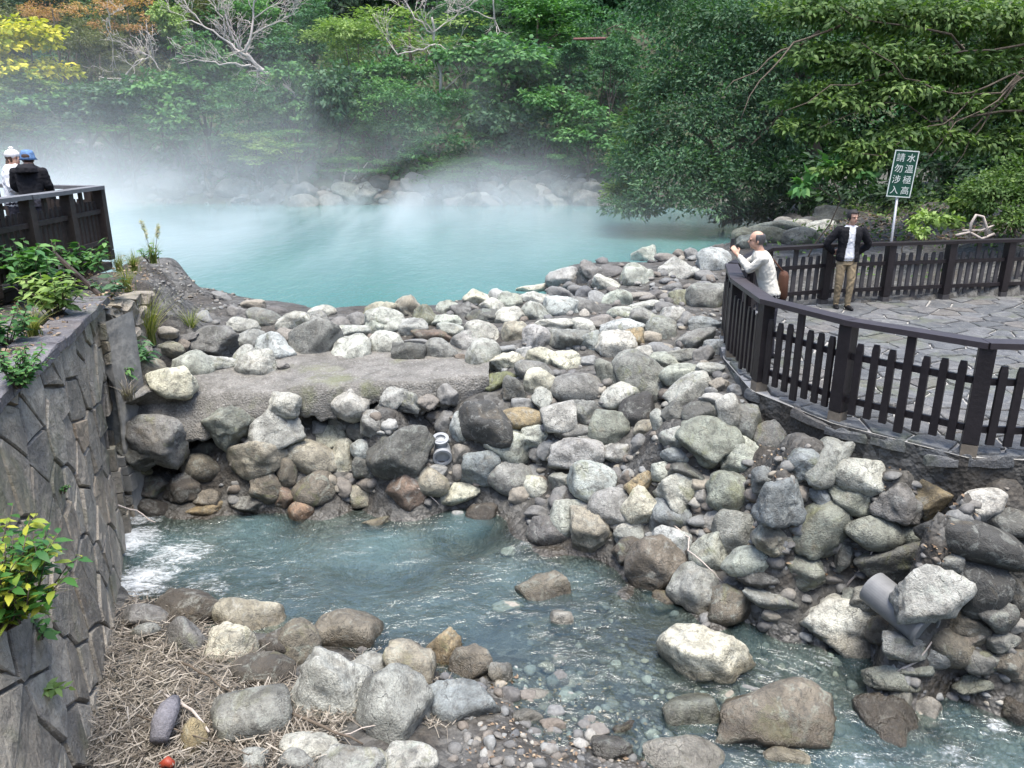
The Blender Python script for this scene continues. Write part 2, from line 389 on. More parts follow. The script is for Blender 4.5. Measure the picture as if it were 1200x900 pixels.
def axis(lo, a, b, hi, fine, n):
    t = np.linspace(0, 1, n + 1)[1:] ** 1.8
    return np.concatenate([(a + (lo - a) * t)[::-1], np.arange(a, b, fine), b + (hi - b) * np.concatenate([[0], t])])
GX = axis(-160, -9.0, 10.5, 160, .09, 50); GY = axis(-60, 3.6, 19.5, 220, .09, 75)
XX, YY = np.meshgrid(GX, GY)
near_w = (1 - sstep(17.5, 25, YY)) * (1 - sstep(10, 16, XX)) * sstep(-16, -10, XX)
GZ = far_z(XX, YY)
msk = near_w > 0
zz = GZ.copy(); zz[msk] = mls(XX[msk], YY[msk])
GZ = GZ * (1 - near_w) + zz * near_w
rough = np.array([fbm((x * .9, y * .9, 3.1), 5) for x, y in zip(XX.ravel(), YY.ravel())]).reshape(XX.shape)
GZ = GZ + rough * np.where(YY > 20, np.where(GZ > 2, .35, .05), .05)
_pf = [(7.7, 6.5), (5.65, 6.72), (4.39, 6.86), (3.50, 7.78), (2.99, 8.87), (3.04, 10.3), (3.30, 11.55), (4.45, 13.45), (5.70, 13.92), (8.2, 14.43), (10.7, 14.93), (14, 15.2), (14, 6.2)]
_in = np.zeros(XX.shape, bool); _j = len(_pf) - 1
for _k in range(len(_pf)):
    (x0_, y0_), (x1_, y1_) = _pf[_k], _pf[_j]; _j = _k
    if y0_ == y1_: continue
    _in ^= ((y0_ > YY) != (y1_ > YY)) & (XX < (x1_ - x0_) * (YY - y0_) / (y1_ - y0_) + x0_)
GZ = np.where(_in, np.minimum(GZ, 1.95), GZ)
def ground_z(x, y):
    x = np.asarray(x, float); y = np.asarray(y, float)
    i = np.clip(np.searchsorted(GX, x) - 1, 0, len(GX) - 2); j = np.clip(np.searchsorted(GY, y) - 1, 0, len(GY) - 2)
    fx = np.clip((x - GX[i]) / (GX[i + 1] - GX[i]), 0, 1); fy = np.clip((y - GY[j]) / (GY[j + 1] - GY[j]), 0, 1)
    return (GZ[j, i] * (1 - fx) + GZ[j, i + 1] * fx) * (1 - fy) + (GZ[j + 1, i] * (1 - fx) + GZ[j + 1, i + 1] * fx) * fy
ground = link('ground', np_mesh('ground', np.stack([XX.ravel(), YY.ravel(), GZ.ravel()], -1), grid_faces(len(GX), len(GY)), GROUND, True))
tag(ground, 'stony stream bed and banks rising to the wooded hillside', None, None, 'structure')

# ------------------------------------------------------------------ water
def stream_level(x, y):
    d = np.asarray(x) * .75 - np.asarray(y) * .66 + 3.4              # downstream towards the lower right
    return .2 - .16 * sstep(-1.2, 3.5, d)
sx = np.arange(-5.4, 8.6, .055); sy = np.arange(2.2, 10.6, .055)
SX, SY = np.meshgrid(sx, sy)
foam = np.zeros_like(SX)
for u, v, r, a in [(145,640,.5,.95),(168,685,.45,.85),(205,655,.55,.62),(165,610,.4,.7),(245,690,.5,.4),(310,690,.7,.2),(240,630,.5,.35),(1000,745,.14,.6),(1035,772,.10,.75),(960,765,.25,.35),(905,735,.15,.4),
                   (1085,775,.3,.2),(1180,850,.2,.42),(1120,870,.3,.34),(1090,850,.2,.3),(1150,890,.3,.40),(1020,890,.2,.45),(985,860,.15,.4),(615,640,.22,.45),(1170,840,.12,.7),(900,790,.25,.3)]:
    c = pz(u, v, .15); foam = np.maximum(foam, a * np.exp(-((SX - c[0]) ** 2 + (SY - c[1]) ** 2) / (r * r)))
SZ = stream_level(SX, SY)
rip = np.array([mnoise.noise(Vector((x * 3.2 + .8 * y, y * 4.6, 0))) * .5 + mnoise.noise(Vector((x * 8, y * 10, 5))) * .25 for x, y in zip(SX.ravel(), SY.ravel())]).reshape(SX.shape)
SZ = SZ + rip * (.012 + .05 * foam) + foam * .03
gzs = ground_z(SX, SY)
dep = np.clip((SZ - gzs) / .5, 0, 1)
keep = (gzs < SZ + .12)
fc = grid_faces(len(sx), len(sy)); fc = fc[keep.ravel()[fc].any(1)]
stream = link('stream_water', np_mesh('stream_water', np.stack([SX.ravel(), SY.ravel(), SZ.ravel()], -1), fc, STREAM, True, {'foam': foam.ravel(), 'depth': dep.ravel()}))
tag(stream, 'clear rippling stream with white foam at the spillway', None, None, 'structure')
lx = np.linspace(-60, 24, 120); ly = np.linspace(12.5, 60, 90); LX, LY = np.meshgrid(lx, ly)
LKEEP = (ground_z(LX, LY) < LAKE_Z + .3).ravel(); fc = grid_faces(120, 90); fc = fc[LKEEP[fc].any(1)]
lake = link('lake_water', np_mesh('lake_water', np.stack([LX.ravel(), LY.ravel(), np.full(LX.size, LAKE_Z)], -1), fc, LAKE, True))
tag(lake, 'milky turquoise hot spring lake', None, None, 'structure')
def support(x, y):
    h = ground_z(x, y)
    h = np.where((y < 10.6) & (y > 1), np.maximum(h, stream_level(x, y) - .06), h)
    return np.where(np.asarray(y) > 15, np.maximum(h, LAKE_Z - .05), h)
TT = np.arange(3.0, 60, .03)
def hit(u, v, k=0.0):
    """first point of the line of sight that is k metres above the ground"""
    d = ray(u, v); P = np.array([0, 0, CAMH]) + TT[:, None] * d
    c = P[:, 2] - support(P[:, 0], P[:, 1]) - k
    i = np.argmax(c < 0)
    if c[i] >= 0: i = len(TT) - 1
    return P[i]
# ------------------------------------------------------------------ concrete weir
def loft_grid(rows):
    """rows: list of equal-length point lists"""
    V = np.array(rows, float); ny, nx = V.shape[:2]
    return V.reshape(-1, 3), grid_faces(nx, ny)
st = [(147,470,479,554,1.56,.40),(158,467,477,551,1.59,.39),(175,460,474,545,1.62,.38),(205,452,468,530,1.66,.30),(250,438,462,506,1.72,.20),(330,424,456,496,1.78,.12),(400,418,449,488,1.80,.10),(450,415,446,478,1.80,.08),(500,412,445,480,1.80,.08),(545,410,441,478,1.80,.06),(556,414,440,474,1.80,.05),(572,432,441,452,1.80,.03)]
us = np.linspace(147, 572, 110)
cols = [np.interp(us, [s[0] for s in st], [s[k] for s in st]) for k in range(1, 6)]
rows = []
for i, u in enumerate(us):
    vb, vl, vf, zl, run = (c[i] for c in cols)
    vl += 2.5 * mnoise.noise(Vector((u * .03, 0, 0))); vf += 9 * mnoise.noise(Vector((u * .035, 7, 0))) + 7 * mnoise.noise(Vector((u * .11, 3, 0)))
    back = pz(u, vb, 1.86); back = back + np.array([0, .9, .02]); mid = pz(u, vb, 1.86)
    lip = pz(u, vl, zl); bot = py(u, vf, lip[1] - run)
    und = bot + np.array([0, .55, .10])
    prof = [back, mid, mid * .55 + lip * .45, mid * .2 + lip * .8, lip, lip * .9 + bot * .1 + np.array([0, -.035, 0]), lip * .75 + bot * .25 + np.array([0, -.05, 0]), lip * .5 + bot * .5 + np.array([0, -.05, 0]), lip * .25 + bot * .75 + np.array([0, -.03, 0]), bot, bot * .6 + und * .4, und]
    t = np.linspace(0, len(prof) - 1, 44); P = np.array(prof)
    rows.append([P[int(k)] * (1 - k % 1) + P[min(int(k) + 1, len(prof) - 1)] * (k % 1) for k in t])
V, F = loft_grid(rows)
nz = np.array([[fbm(p * 2.2 + q, 5) for q in (0., 9., 21.)] for p in V]) * .035 + np.array([[fbm(p * 9 + q, 3) for q in (0., 9., 21.)] for p in V]) * .012
wm, t_, o_ = newmat('rough_weir_concrete'); g = G(t_)
pos = g.n('ShaderNodeNewGeometry').outputs['Position']
a = g.noise(pos, 2.2, 6, .65, .6).outputs[0]; b = g.noise(pos, 45, 5, .7).outputs[0]
vo = g.n('ShaderNodeTexVoronoi', {'Vector': pos, 'Scale': 38.})
c = g.mix(g.ramp(a, [(.35, 0), (.65, 1)]), (.135, .13, .116), (.24, .23, .208))
c = g.mix(g.ramp(b, [(.36, .6), (.52, 0)]), c, (.06, .058, .05))
c = g.mix(g.ramp(g.n('ShaderNodeSeparateColor', {0: vo.outputs['Color']}).outputs[1], [(.86, 0), (.95, .3)]), c, (.40, .39, .37))
c = g.mix(g.math('MULTIPLY', g.ramp(g.noise(pos, 3.4, 6, .7, 1.5).outputs[0], [(.52, 0), (.62, 1)]), .6), c, (.085, .08, .07))
mos = g.ramp(g.noise(pos, 1.3, 4, .6).outputs[0], [(.56, 0), (.68, 1)])
c = g.mix(g.math('MULTIPLY', mos, .45), c, (.13, .15, .05))
h = g.math('ADD', g.math('MULTIPLY', b, .6), g.math('MULTIPLY', vo.outputs[0], -.4))
p_ = g.pbsdf(Base_Color=c, Roughness=.92, Normal=g.bump(h, .7, .05)); t_.links.new(p_.outputs[0], o_.inputs[0])
weir = link('concrete_weir', np_mesh('concrete_weir', V + nz, F, wm, True))
tag(weir, 'rough eroded concrete weir slab between the lake dam and the pool', 'weir')

from mathutils.bvhtree import BVHTree
WEIR_BVH = BVHTree.FromPolygons([tuple(map(float, p)) for p in V + nz], [list(map(int, f)) for f in F])
def hit_all(u, v, k=0.0, back=0.0):
    """like hit(), but the weir slab counts as ground too"""
    p = hit(u, v, k); d = ray(u, v)
    q = WEIR_BVH.ray_cast(Vector((0, 0, CAMH)), Vector(d).normalized())
    if q[0] is not None and q[0].y < p[1] + .05:
        n = q[1] if q[1].dot(Vector(d)) < 0 else -q[1]
        return np.array(q[0]) - d / np.linalg.norm(d) * min(k * .7 / max(.3, -n.dot(Vector(d).normalized())), .5)
    return p
# ------------------------------------------------------------------ boulders
TONE = dict(w=(.47,.465,.43), lg=(.355,.355,.345), g=(.225,.228,.225), dg=(.115,.115,.112), bk=(.05,.05,.052), bl=(.20,.23,.265), lb=(.36,.395,.42), gr=(.215,.235,.20), lgr=(.36,.39,.345),
            pu=(.17,.164,.168), lpu=(.335,.328,.335), br=(.165,.135,.10), dbr=(.08,.063,.05), ta=(.31,.275,.205), cr=(.53,.50,.39), yo=(.30,.21,.085), rd=(.20,.12,.085), ol=(.20,.20,.125), mo=(.19,.21,.065), **{'or': (.36,.20,.11)})
for _k in TONE:
    _m = sum(TONE[_k]) / 3; TONE[_k] = tuple((c * .62 + _m * .38) * q for c, q in zip(TONE[_k], (.985, 1.0, .945)))
TWORD = dict(w='whitish', lg='pale grey', g='grey', dg='dark grey', bk='blackish', bl='blue-grey', lb='pale bluish', gr='greenish grey', lgr='pale greenish', pu='purplish grey', lpu='pale mauve', br='brown', dbr='dark brown', ta='tan', cr='cream', yo='ochre', rd='reddish brown', ol='olive', mo='mossy green', **{'or': 'orange-tan'})
SWORD = dict(r='rounded', a='angular', o='oval', f='flat', k='blocky')
def make_rock(seed, kind, sub=4):
    rr = random.Random(seed)
    bm = bmesh.new(); bmesh.ops.create_icosphere(bm, subdivisions=sub, radius=1.0)
    D = np.array([v.co[:] for v in bm.verts]); D /= np.linalg.norm(D, axis=1)[:, None]
    npl, lo, hi, sharp = dict(r=(14, .60, .95, 34), o=(10, .70, 1.0, 22), a=(14, .44, .86, 70), f=(12, .52, .92, 48), k=(6, .62, .86, 45))[kind]
    N = []
    if kind == 'k':
        for ax in range(3):
            for s in (-1, 1):
                n = np.array([rr.gauss(0, .14) for _ in range(3)]); n[ax] += s; N.append(n)
        for _ in range(4): N.append(np.array([rr.choice((-1, 1)) * rr.uniform(.4, 1) for _ in range(3)]))
    else:
        for _ in range(npl): N.append(np.array([rr.gauss(0, 1) for _ in range(3)]))
    acc = np.exp(-sharp * 1.0) * np.ones(len(D))
    for n in N:
        n = n / np.linalg.norm(n); off = rr.uniform(lo, hi)
        c = D @ n
        r = np.where(c > .05, off / np.maximum(c, .05), 9.)
        acc += np.exp(-sharp * np.minimum(r, 9.))
    rad = -np.log(acc) / sharp
    amp = dict(r=.10, o=.06, a=.11, f=.10, k=.07)[kind]
    o = rr.uniform(0, 99)
    nz = np.array([fbm((d[0] * 1.5 + o, d[1] * 1.5, d[2] * 1.5), 3) * amp + abs(fbm((d[0] * 4 + o, d[1] * 4, d[2] * 4 + 9), 4)) * amp * -.55 + fbm((d[0] * 11, d[1] * 11 + o, d[2] * 11), 3) * amp * .14 for d in D])
    P = D * (rad + nz)[:, None]
    P = (P - (P.max(0) + P.min(0)) / 2) / ((P.max(0) - P.min(0)) / 2)
    for v, p in zip(bm.verts, P): v.co = p
    me = bpy.data.meshes.new('boulder_' + SWORD[kind]); bm.to_mesh(me); bm.free()
    me.polygons.foreach_set('use_smooth', [True] * len(me.polygons)); me.materials.append(ROCK)
    return me
PROTO = {k: [make_rock(100 * i + 17 * ord(k), k) for i in range(n)] for k, n in dict(r=14, a=12, o=8, f=8, k=7).items()}

ROCKS = []          # u, v, w, h, tilt, tone, shape, label, short, lift
def block(ox, oy, s, rows):
    for r in rows:
        x, y, w_, h_, rot, tone, shp = r[:7]
        lab = r[7] if len(r) > 7 else None; short = r[8] if len(r) > 8 else None; lift = r[9] if len(r) > 9 else None
        ROCKS.append([ox + x / s, oy + y / s, w_ / s, h_ / s, rot, tone, shp, lab, short, lift])
S6 = 5.4545
block(130, 330, S6, [
 (385,655,260,190,-5,'cr','r','cream quartz boulder with rusty stains resting on the concrete weir','cream quartz boulder'),
 (530,555,240,205,15,'lgr','r','long pale boulder wedged between the leafy plant and the cream quartz boulder'),
 (375,435,170,100,10,'ta','r'),(690,540,190,115,0,'lg','r'),
 (665,395,285,195,0,'pu','a','triangular purplish grey boulder with pale streaks behind the concrete weir','triangular purplish boulder'),
 (605,240,120,95,20,'lg','a'),(350,340,150,95,0,'g','f'),(490,360,140,55,-20,'lg','f'),(850,290,190,110,0,'lg','r'),(890,375,200,125,0,'g','f'),
 (975,245,215,120,15,'g','o'),(1050,440,240,195,15,'lb','r','pale bluish boulder behind the lone white round boulder'),(850,490,115,165,30,'lg','o'),
 (930,535,225,185,0,'w','r','white round boulder standing alone on the concrete weir','lone white round boulder'),
 (715,110,130,65,30,'w','a','white crusted rock at the lake edge below the gravel bank','white crusted lake-edge rock'),
 (810,200,105,85,0,'ta','r'),(910,155,135,75,0,'ol','r'),(1060,200,135,75,10,'ta','o'),(1130,350,135,95,0,'ta','r'),(1085,550,90,40,-10,'lg','f'),(470,405,70,70,0,'ta','r'),
 (70,200,150,170,0,'lg','a','big pale rock behind the leafy plants at the corner of the masonry wall'),
 (225,610,190,210,0,'br','r','brown earthy boulder under the leafy plant by the masonry wall')])
block(330, 330, S6, [
 (195,415,280,330,22,'g','a','tall pitted grey boulder leaning over the concrete weir','tall pitted boulder'),
 (240,265,130,140,0,'g','r'),
 (445,440,220,190,0,'w','r','white boulder pressed against the tall pitted boulder'),(430,335,255,105,-5,'lg','f'),(80,260,190,125,0,'w','r'),(360,270,140,80,0,'g','r'),
 (260,200,160,90,0,'w','o'),(475,250,130,100,0,'lg','r'),(600,305,120,140,0,'lgr','r'),(665,265,240,170,5,'lgr','r'),(630,190,230,105,-10,'ta','a'),
 (665,410,220,165,5,'w','o','white egg-shaped boulder behind the square-cut block'),
 (815,465,190,130,0,'dg','k','square-cut granite block on the edge of the concrete weir','square-cut granite block'),
 (1015,450,195,155,0,'g','r','plain grey boulder beside the square-cut granite block'),(835,305,180,130,0,'lg','r'),
 (965,350,240,100,10,'rd','f','flat rusty brown stone lying behind the plain grey boulder','flat rusty stone'),(870,395,190,55,5,'ta','f'),
 (810,180,190,160,0,'ta','a'),(920,235,150,150,10,'ol','r'),(1055,265,175,95,0,'lgr','r'),(1060,180,130,120,-30,'lgr','f'),(1090,320,180,90,15,'lgr','o'),(1140,485,65,42,0,'rd','f'),
 (445,790,190,205,-50,'w','a','white jagged stone wedged under the lip of the concrete weir','white jagged stone'),
 (695,775,230,130,-50,'lg','a','pale pointed shard leaning against the weir face','pale pointed shard'),
 (820,780,145,125,20,'g','a'),(935,775,125,95,0,'lg','a'),(1060,720,120,120,0,'g','r')])
block(530, 290, S6, [
 (55,425,135,135,0,'pu','a'),(165,340,175,115,15,'cr','r'),(290,325,110,110,0,'lpu','r'),(370,345,140,110,0,'lgr','r'),(260,390,150,110,30,'w','o'),(130,395,95,65,20,'cr','r'),
 (200,460,200,120,0,'dg','r'),(370,460,175,150,0,'w','r'),(400,560,150,150,0,'ta','r'),(200,560,230,145,20,'w','o'),(105,620,200,155,15,'lpu','o'),
 (200,695,190,205,35,'lg','o','pale oval boulder tipping over the end of the concrete weir','pale oval boulder on the weir end'),
 (355,750,205,145,0,'cr','a','blocky cream stone with dark pits beyond the end of the weir','pitted cream stone'),
 (350,655,130,65,5,'rd','f'),(450,690,85,125,20,'rd','r'),
 (290,860,230,115,-20,'mo','f','moss-covered yellow-green stone at the broken end of the weir','mossy yellow-green stone'),
 (540,600,160,185,0,'lpu','r'),(540,440,180,160,0,'lgr','r'),(525,335,170,95,0,'w','r'),(510,280,210,75,-5,'cr','f'),
 (710,400,225,145,5,'lb','r','large pale bluish boulder near the crest of the dam','large pale bluish boulder'),
 (690,300,150,90,0,'lg','r'),(810,295,140,95,20,'bl','r'),(845,395,210,115,25,'pu','o'),
 (920,330,95,95,0,'yo','k','small yellowish cube of stone near the crest of the dam','small yellowish cube'),
 (705,195,195,115,-5,'lpu','r','pale lavender boulder at the water edge of the lake','lavender boulder'),
 (870,185,160,175,-40,'pu','a','dark purple angular boulder beside the lavender boulder'),
 (1010,165,150,95,-5,'lpu','r'),(990,245,175,95,15,'w','f'),(900,240,65,85,0,'lg','r'),(1050,340,175,125,0,'lgr','r'),(1155,190,145,165,0,'lgr','r'),
 (1080,430,165,95,0,'lgr','o'),(955,490,135,95,0,'lg','r'),(840,510,165,95,20,'w','o'),(670,500,250,80,0,'w','f'),
 (750,600,265,205,35,'g','a','big grey boulder with a dark hollow under it in the middle of the dam','grey boulder over the dark hollow'),
 (875,610,140,140,0,'lb','r'),
 (1045,640,225,200,0,'w','r','big pinkish white boulder in the middle of the heap','pinkish white boulder'),
 (1090,510,245,95,-5,'lb','o'),(1160,580,110,100,0,'ta','r'),(845,435,65,75,0,'cr','r'),(710,730,190,130,0,'cr','r'),(560,710,170,130,0,'cr','a'),(530,800,240,130,20,'g','o'),
 (560,860,190,165,-10,'cr','r','rounded yellowish cream boulder in the heap behind the ochre loaf-shaped stone','yellowish cream boulder'),
 (980,810,110,190,-25,'gr','f','greenish slab standing upright in the heap','greenish upright slab'),(860,730,120,70,0,'dbr','r')])
block(680, 250, S6, [
 (410,290,155,150,0,'lgr','r','white rounded boulder topping the crest beside the lake','white crest boulder'),(370,410,180,150,-10,'lgr','r'),
 (600,370,295,165,-8,'lg','a','long pale slab boulder with olive moss by the lake','long mossy slab boulder'),
 (545,290,130,65,0,'lpu','r'),(640,275,90,75,0,'pu','r'),(710,270,90,85,0,'br','r'),
 (860,320,195,185,-10,'lb','r','striped bluish white boulder below the man taking a photo','striped bluish boulder'),(870,235,110,70,0,'ol','r'),
 (1080,165,190,135,0,'ol','r','rounded olive-grey boulder behind the raised phone'),
 (810,410,155,85,10,'lg','a'),(790,460,95,45,0,'lg','f'),
 (820,560,255,200,0,'g','r','large grey boulder beside the thin metal rod','large grey boulder by the rod'),
 (635,555,135,125,0,'ol','k','brown square stone leaning on the large grey boulder by the rod'),
 (585,490,120,75,0,'w','r'),(700,480,75,55,0,'lg','r'),(470,540,140,95,0,'lg','r'),(380,540,190,65,0,'lgr','o'),(400,600,210,85,0,'w','r'),(265,650,165,95,0,'lgr','o'),
 (420,690,190,140,10,'g','r'),(540,610,120,80,0,'lb','r'),(520,760,195,175,35,'g','o','grey oval boulder beside the reddish brown oval stone'),
 (600,680,155,145,0,'lpu','r'),(680,700,105,125,0,'ta','r'),(270,740,255,105,-5,'lb','o'),
 (330,800,155,125,0,'yo','r','ochre stone touching the reddish brown oval stone'),(445,800,125,85,0,'rd','o','reddish brown oval stone high on the dam','reddish brown oval stone'),
 (140,700,150,95,0,'lgr','r'),(740,820,245,125,-25,'g','f','long grey slab sloping to the foot of the fence','long sloping slab'),(800,720,225,105,0,'bl','f'),(500,870,155,75,0,'g','r'),(890,870,150,100,0,'lg','a'),(370,885,180,65,0,'lg','r'),
 (20,520,95,100,0,'lg','r'),(1240,110,300,100,0,'gr','r')])
block(0, 0, 1, [
 (937,281,36,24,0,'ta','o'),(930,268,36,20,0,'lg','r'),(962,268,32,20,0,'lg','r'),(978,257,46,28,0,'dg','r','dark grey rock at the foot of the slope behind the far fence'),(902,279,42,24,0,'ol','r'),(950,262,26,14,0,'lg','f'),(880,286,30,20,0,'gr','r'),(917,262,20,14,0,'g','r')])
block(130, 460, S6, [
 (330,290,280,330,-52,'pu','a','angular purplish slab jammed under the weir next to the masonry wall','angular purplish slab'),
 (180,380,230,190,30,'dg','a'),(165,470,200,130,15,'ol','a'),
 (745,230,295,255,0,'gr','a','large grey-green boulder set into the front of the weir','large grey-green boulder'),
 (1095,75,195,140,10,'w','r','white boulder on top of the pale grey stack below the weir'),
 (1060,240,325,255,5,'lg','a','biggest pale grey boulder of the stack below the weir','biggest pale stacked boulder'),
 (610,355,160,95,0,'dg','r'),(580,480,230,155,10,'br','o'),
 (925,430,335,235,15,'ta','a','tan angular boulder under the biggest pale stacked boulder','tan angular boulder'),
 (1000,600,185,195,-10,'br','r'),(1125,510,120,175,-10,'br','o'),(1110,665,140,120,0,'rd','r'),
 (260,610,210,140,0,'br','a'),(450,620,230,170,-20,'dbr','a'),(610,680,160,110,0,'br','r'),(600,745,250,90,0,'yo','f'),(870,720,190,110,0,'dg','r'),(960,735,65,55,0,'lg','r'),(250,740,230,110,0,'dbr','r')])
block(330, 460, S6, [
 (180,420,330,185,20,'ta','o','grey-tan wedge of rock pointing to the stream pool','grey-tan wedge rock'),
 (205,615,240,215,10,'br','r','brown boulder at the waterline below the grey-tan wedge rock','brown waterline boulder'),
 (285,570,115,95,20,'br','r'),(385,605,120,115,0,'cr','r'),
 (390,435,145,245,5,'cr','o','upright cream boulder with a yellow stain below the weir','upright cream boulder'),
 (310,285,205,135,0,'cr','a'),(375,200,135,115,0,'lg','r'),(240,230,110,90,0,'cr','r'),(500,250,145,120,0,'dg','r'),(570,200,160,160,40,'g','a'),(515,365,135,115,30,'lb','o'),(540,490,150,130,10,'dg','a'),
 (755,390,385,315,0,'dg','r','big round dark grey boulder in front of the weir','big round dark boulder'),
 (800,635,225,195,10,'rd','r','reddish brown wet boulder below the big round dark boulder','reddish wet boulder'),
 (940,570,235,155,20,'ta','o'),(520,665,205,135,5,'ta','f'),(440,565,75,65,0,'br','r'),(560,590,150,80,0,'ol','f'),
 (1120,645,255,125,-5,'cr','f','pale flat water-worn rock at the edge of the pool','pale flat pool-edge rock'),
 (1130,510,80,105,20,'yo','o','small yellow stone beside the white plastic pipe fitting'),
 (1045,190,105,135,20,'lpu','o'),(1140,220,115,175,-5,'lb','o'),(1150,400,105,125,0,'g','r'),
 (125,765,155,135,-35,'or','o','orange-tan stone dipping into the pool','orange-tan stone'),
 (605,845,175,85,-5,'ta','f','low tan stone just breaking the surface of the pool'),
 (985,160,110,90,0,'ol','r'),(690,215,95,85,0,'ta','r'),(985,505,130,85,0,'ta','r'),(1130,790,75,65,0,'g','r')])
block(530, 420, S6, [
 (205,430,265,335,-35,'bk','r','blackish boulder standing beside the ochre loaf-shaped stone','blackish boulder'),
 (430,390,300,135,-3,'yo','o','ochre loaf-shaped stone in the middle of the heap','ochre loaf-shaped stone'),
 (350,560,285,215,20,'lgr','r','pale green egg-like boulder below the ochre loaf-shaped stone','pale green boulder'),
 (535,500,195,135,0,'lgr','r'),(580,270,135,155,0,'lg','a'),(450,295,125,75,0,'lb','k'),(685,390,195,185,-10,'lg','k'),
 (790,200,315,185,0,'g','o','wide layered grey boulder in the middle of the heap','wide layered boulder'),(840,350,170,150,0,'g','r'),
 (1065,265,245,175,-30,'w','a','white angular shard leaning over the purple-black boulder','white angular shard'),
 (1000,445,225,205,15,'gr','k','blocky grey-green boulder dotted with lichen','blocky lichen boulder'),
 (790,615,305,195,0,'lpu','k','smooth mauve-grey block in the middle of the heap','mauve-grey block'),
 (860,510,190,80,5,'g','f'),(790,470,240,100,0,'pu','f'),(610,585,125,115,0,'gr','r'),(550,620,110,115,0,'g','r'),
 (180,705,235,195,-10,'bl','k','blue-grey block near the white plastic pipe fitting','blue-grey block'),
 (360,760,255,215,-10,'g','r','rough speckled grey boulder with a yellowish base','speckled boulder'),
 (890,790,265,225,10,'lb','k','pale blue-green block above the edge of the pool','pale blue-green block'),
 (540,835,205,140,20,'w','o'),(565,795,115,85,15,'yo','o','small ochre stone wedged above the pool edge'),(545,725,130,90,0,'w','f'),(700,800,160,125,20,'g','a'),(1120,770,95,105,0,'g','r'),(1040,760,120,115,20,'ta','f'),(400,200,140,160,0,'dg','r')])
block(700, 380, S6, [
 (275,355,365,285,25,'g','r','largest smooth grey boulder of the heap','largest smooth grey boulder'),
 (250,560,210,220,0,'bk','r','purple-black boulder under the white angular shard','purple-black boulder'),
 (425,240,215,115,12,'lgr','f'),(530,330,235,135,-8,'lgr','o'),(720,290,170,85,-5,'lg','f'),
 (590,440,285,195,-25,'lg','k','flat-topped pale slab between the largest smooth boulder and the fence','flat-topped pale slab'),(490,560,150,130,0,'dg','a'),(745,480,170,75,10,'lg','f'),
 (660,570,215,155,-25,'dg','f','dark slate-like slab below the flat-topped pale slab','dark slate-like slab'),
 (835,555,150,200,10,'lg','o','light grey egg-shaped boulder at the foot of the fence','egg-shaped boulder by the fence'),
 (960,640,150,225,0,'g','r'),(1130,715,215,205,0,'pu','r','rounded mauve-grey boulder below the fence','rounded mauve boulder'),
 (700,760,365,295,25,'gr','a','large greenish angular boulder with moss halfway down the slope','large mossy angular boulder'),
 (950,850,275,225,10,'lgr','r','whitish green mottled boulder beside the large mossy angular boulder','mottled whitish boulder'),
 (310,670,145,105,-10,'ta','r'),(400,620,105,145,-30,'lg','o'),(470,730,140,140,0,'g','r'),(270,760,95,105,0,'pu','r'),(500,840,165,95,15,'bl','o'),
 (280,195,160,110,0,'lg','r'),(400,170,150,95,5,'g','o'),(580,205,235,85,0,'g','f'),(680,210,125,115,-20,'lg','r'),(770,160,160,115,0,'lb','k'),(800,400,115,115,-30,'g','a'),(880,430,85,85,0,'g','r'),(130,830,165,115,0,'lg','r')])
block(530, 550, S6, [
 (190,295,185,155,10,'dbr','r','round brown-black stone standing in the pool','brown-black pool stone'),
 (625,410,245,195,20,'pu','o','dark oval boulder half in the pool water','dark oval pool boulder'),
 (740,300,205,220,10,'lgr','k','pale mint boulder above the dark oval pool boulder','pale mint boulder'),
 (900,430,295,295,10,'ta','a','big tan pyramid-shaped boulder with a yellow side at the pool edge','tan pyramid boulder'),
 (1020,260,275,255,20,'g','r','dark-topped grey boulder behind the tan pyramid boulder'),(560,275,175,75,5,'dg','f'),(430,165,125,115,0,'dg','r'),(360,525,85,55,0,'br','r'),
 (585,785,305,205,-8,'br','r','smooth grey-brown boulder standing alone in mid stream','mid-stream boulder'),
 (350,880,185,65,-8,'ol','f','low flat stone touching the mid-stream boulder'),(1110,410,135,135,0,'lg','r'),(1160,340,55,45,0,'w','r'),(960,880,85,55,20,'ta','f'),(690,160,95,95,0,'dg','r')])
block(700, 520, S6, [
 (280,400,235,240,0,'cr','a'),(280,260,190,135,-20,'yo','a'),(500,310,225,225,30,'w','a','rough whitish angular boulder above the blue-grey rounded boulder'),
 (490,470,265,235,0,'bl','r','blue-grey rounded boulder on the slope over the stream','blue-grey rounded boulder'),(470,620,205,155,10,'lb','k'),
 (720,700,225,265,0,'lgr','r','smooth pale egg boulder above the stream with a stick across it','smooth pale egg boulder'),
 (985,745,335,165,-8,'lgr','o','long whitish boulder next to the smooth pale egg boulder','long whitish boulder'),
 (850,320,265,245,10,'gr','r','rounded grey-green boulder above the cube-like grey boulder'),
 (880,560,235,245,0,'g','k','cube-like grey boulder on the slope','cube-like boulder'),(1120,610,225,185,10,'ta','a'),(1085,235,160,160,0,'bl','r'),
 (730,490,115,125,0,'ta','r'),(680,350,105,105,0,'pu','r'),
 (360,760,305,325,15,'br','a','rough pinkish brown boulder at the edge of the stream','rough pinkish brown boulder'),(210,680,190,155,-30,'dbr','r'),
 (520,720,110,90,0,'bl','f'),(430,170,150,125,-5,'lgr','k'),(580,190,210,105,15,'dg','r'),(680,250,150,95,-10,'g','f'),(200,585,175,135,0,'g','r'),(340,595,65,55,0,'lg','r'),(195,215,85,95,0,'g','r')])
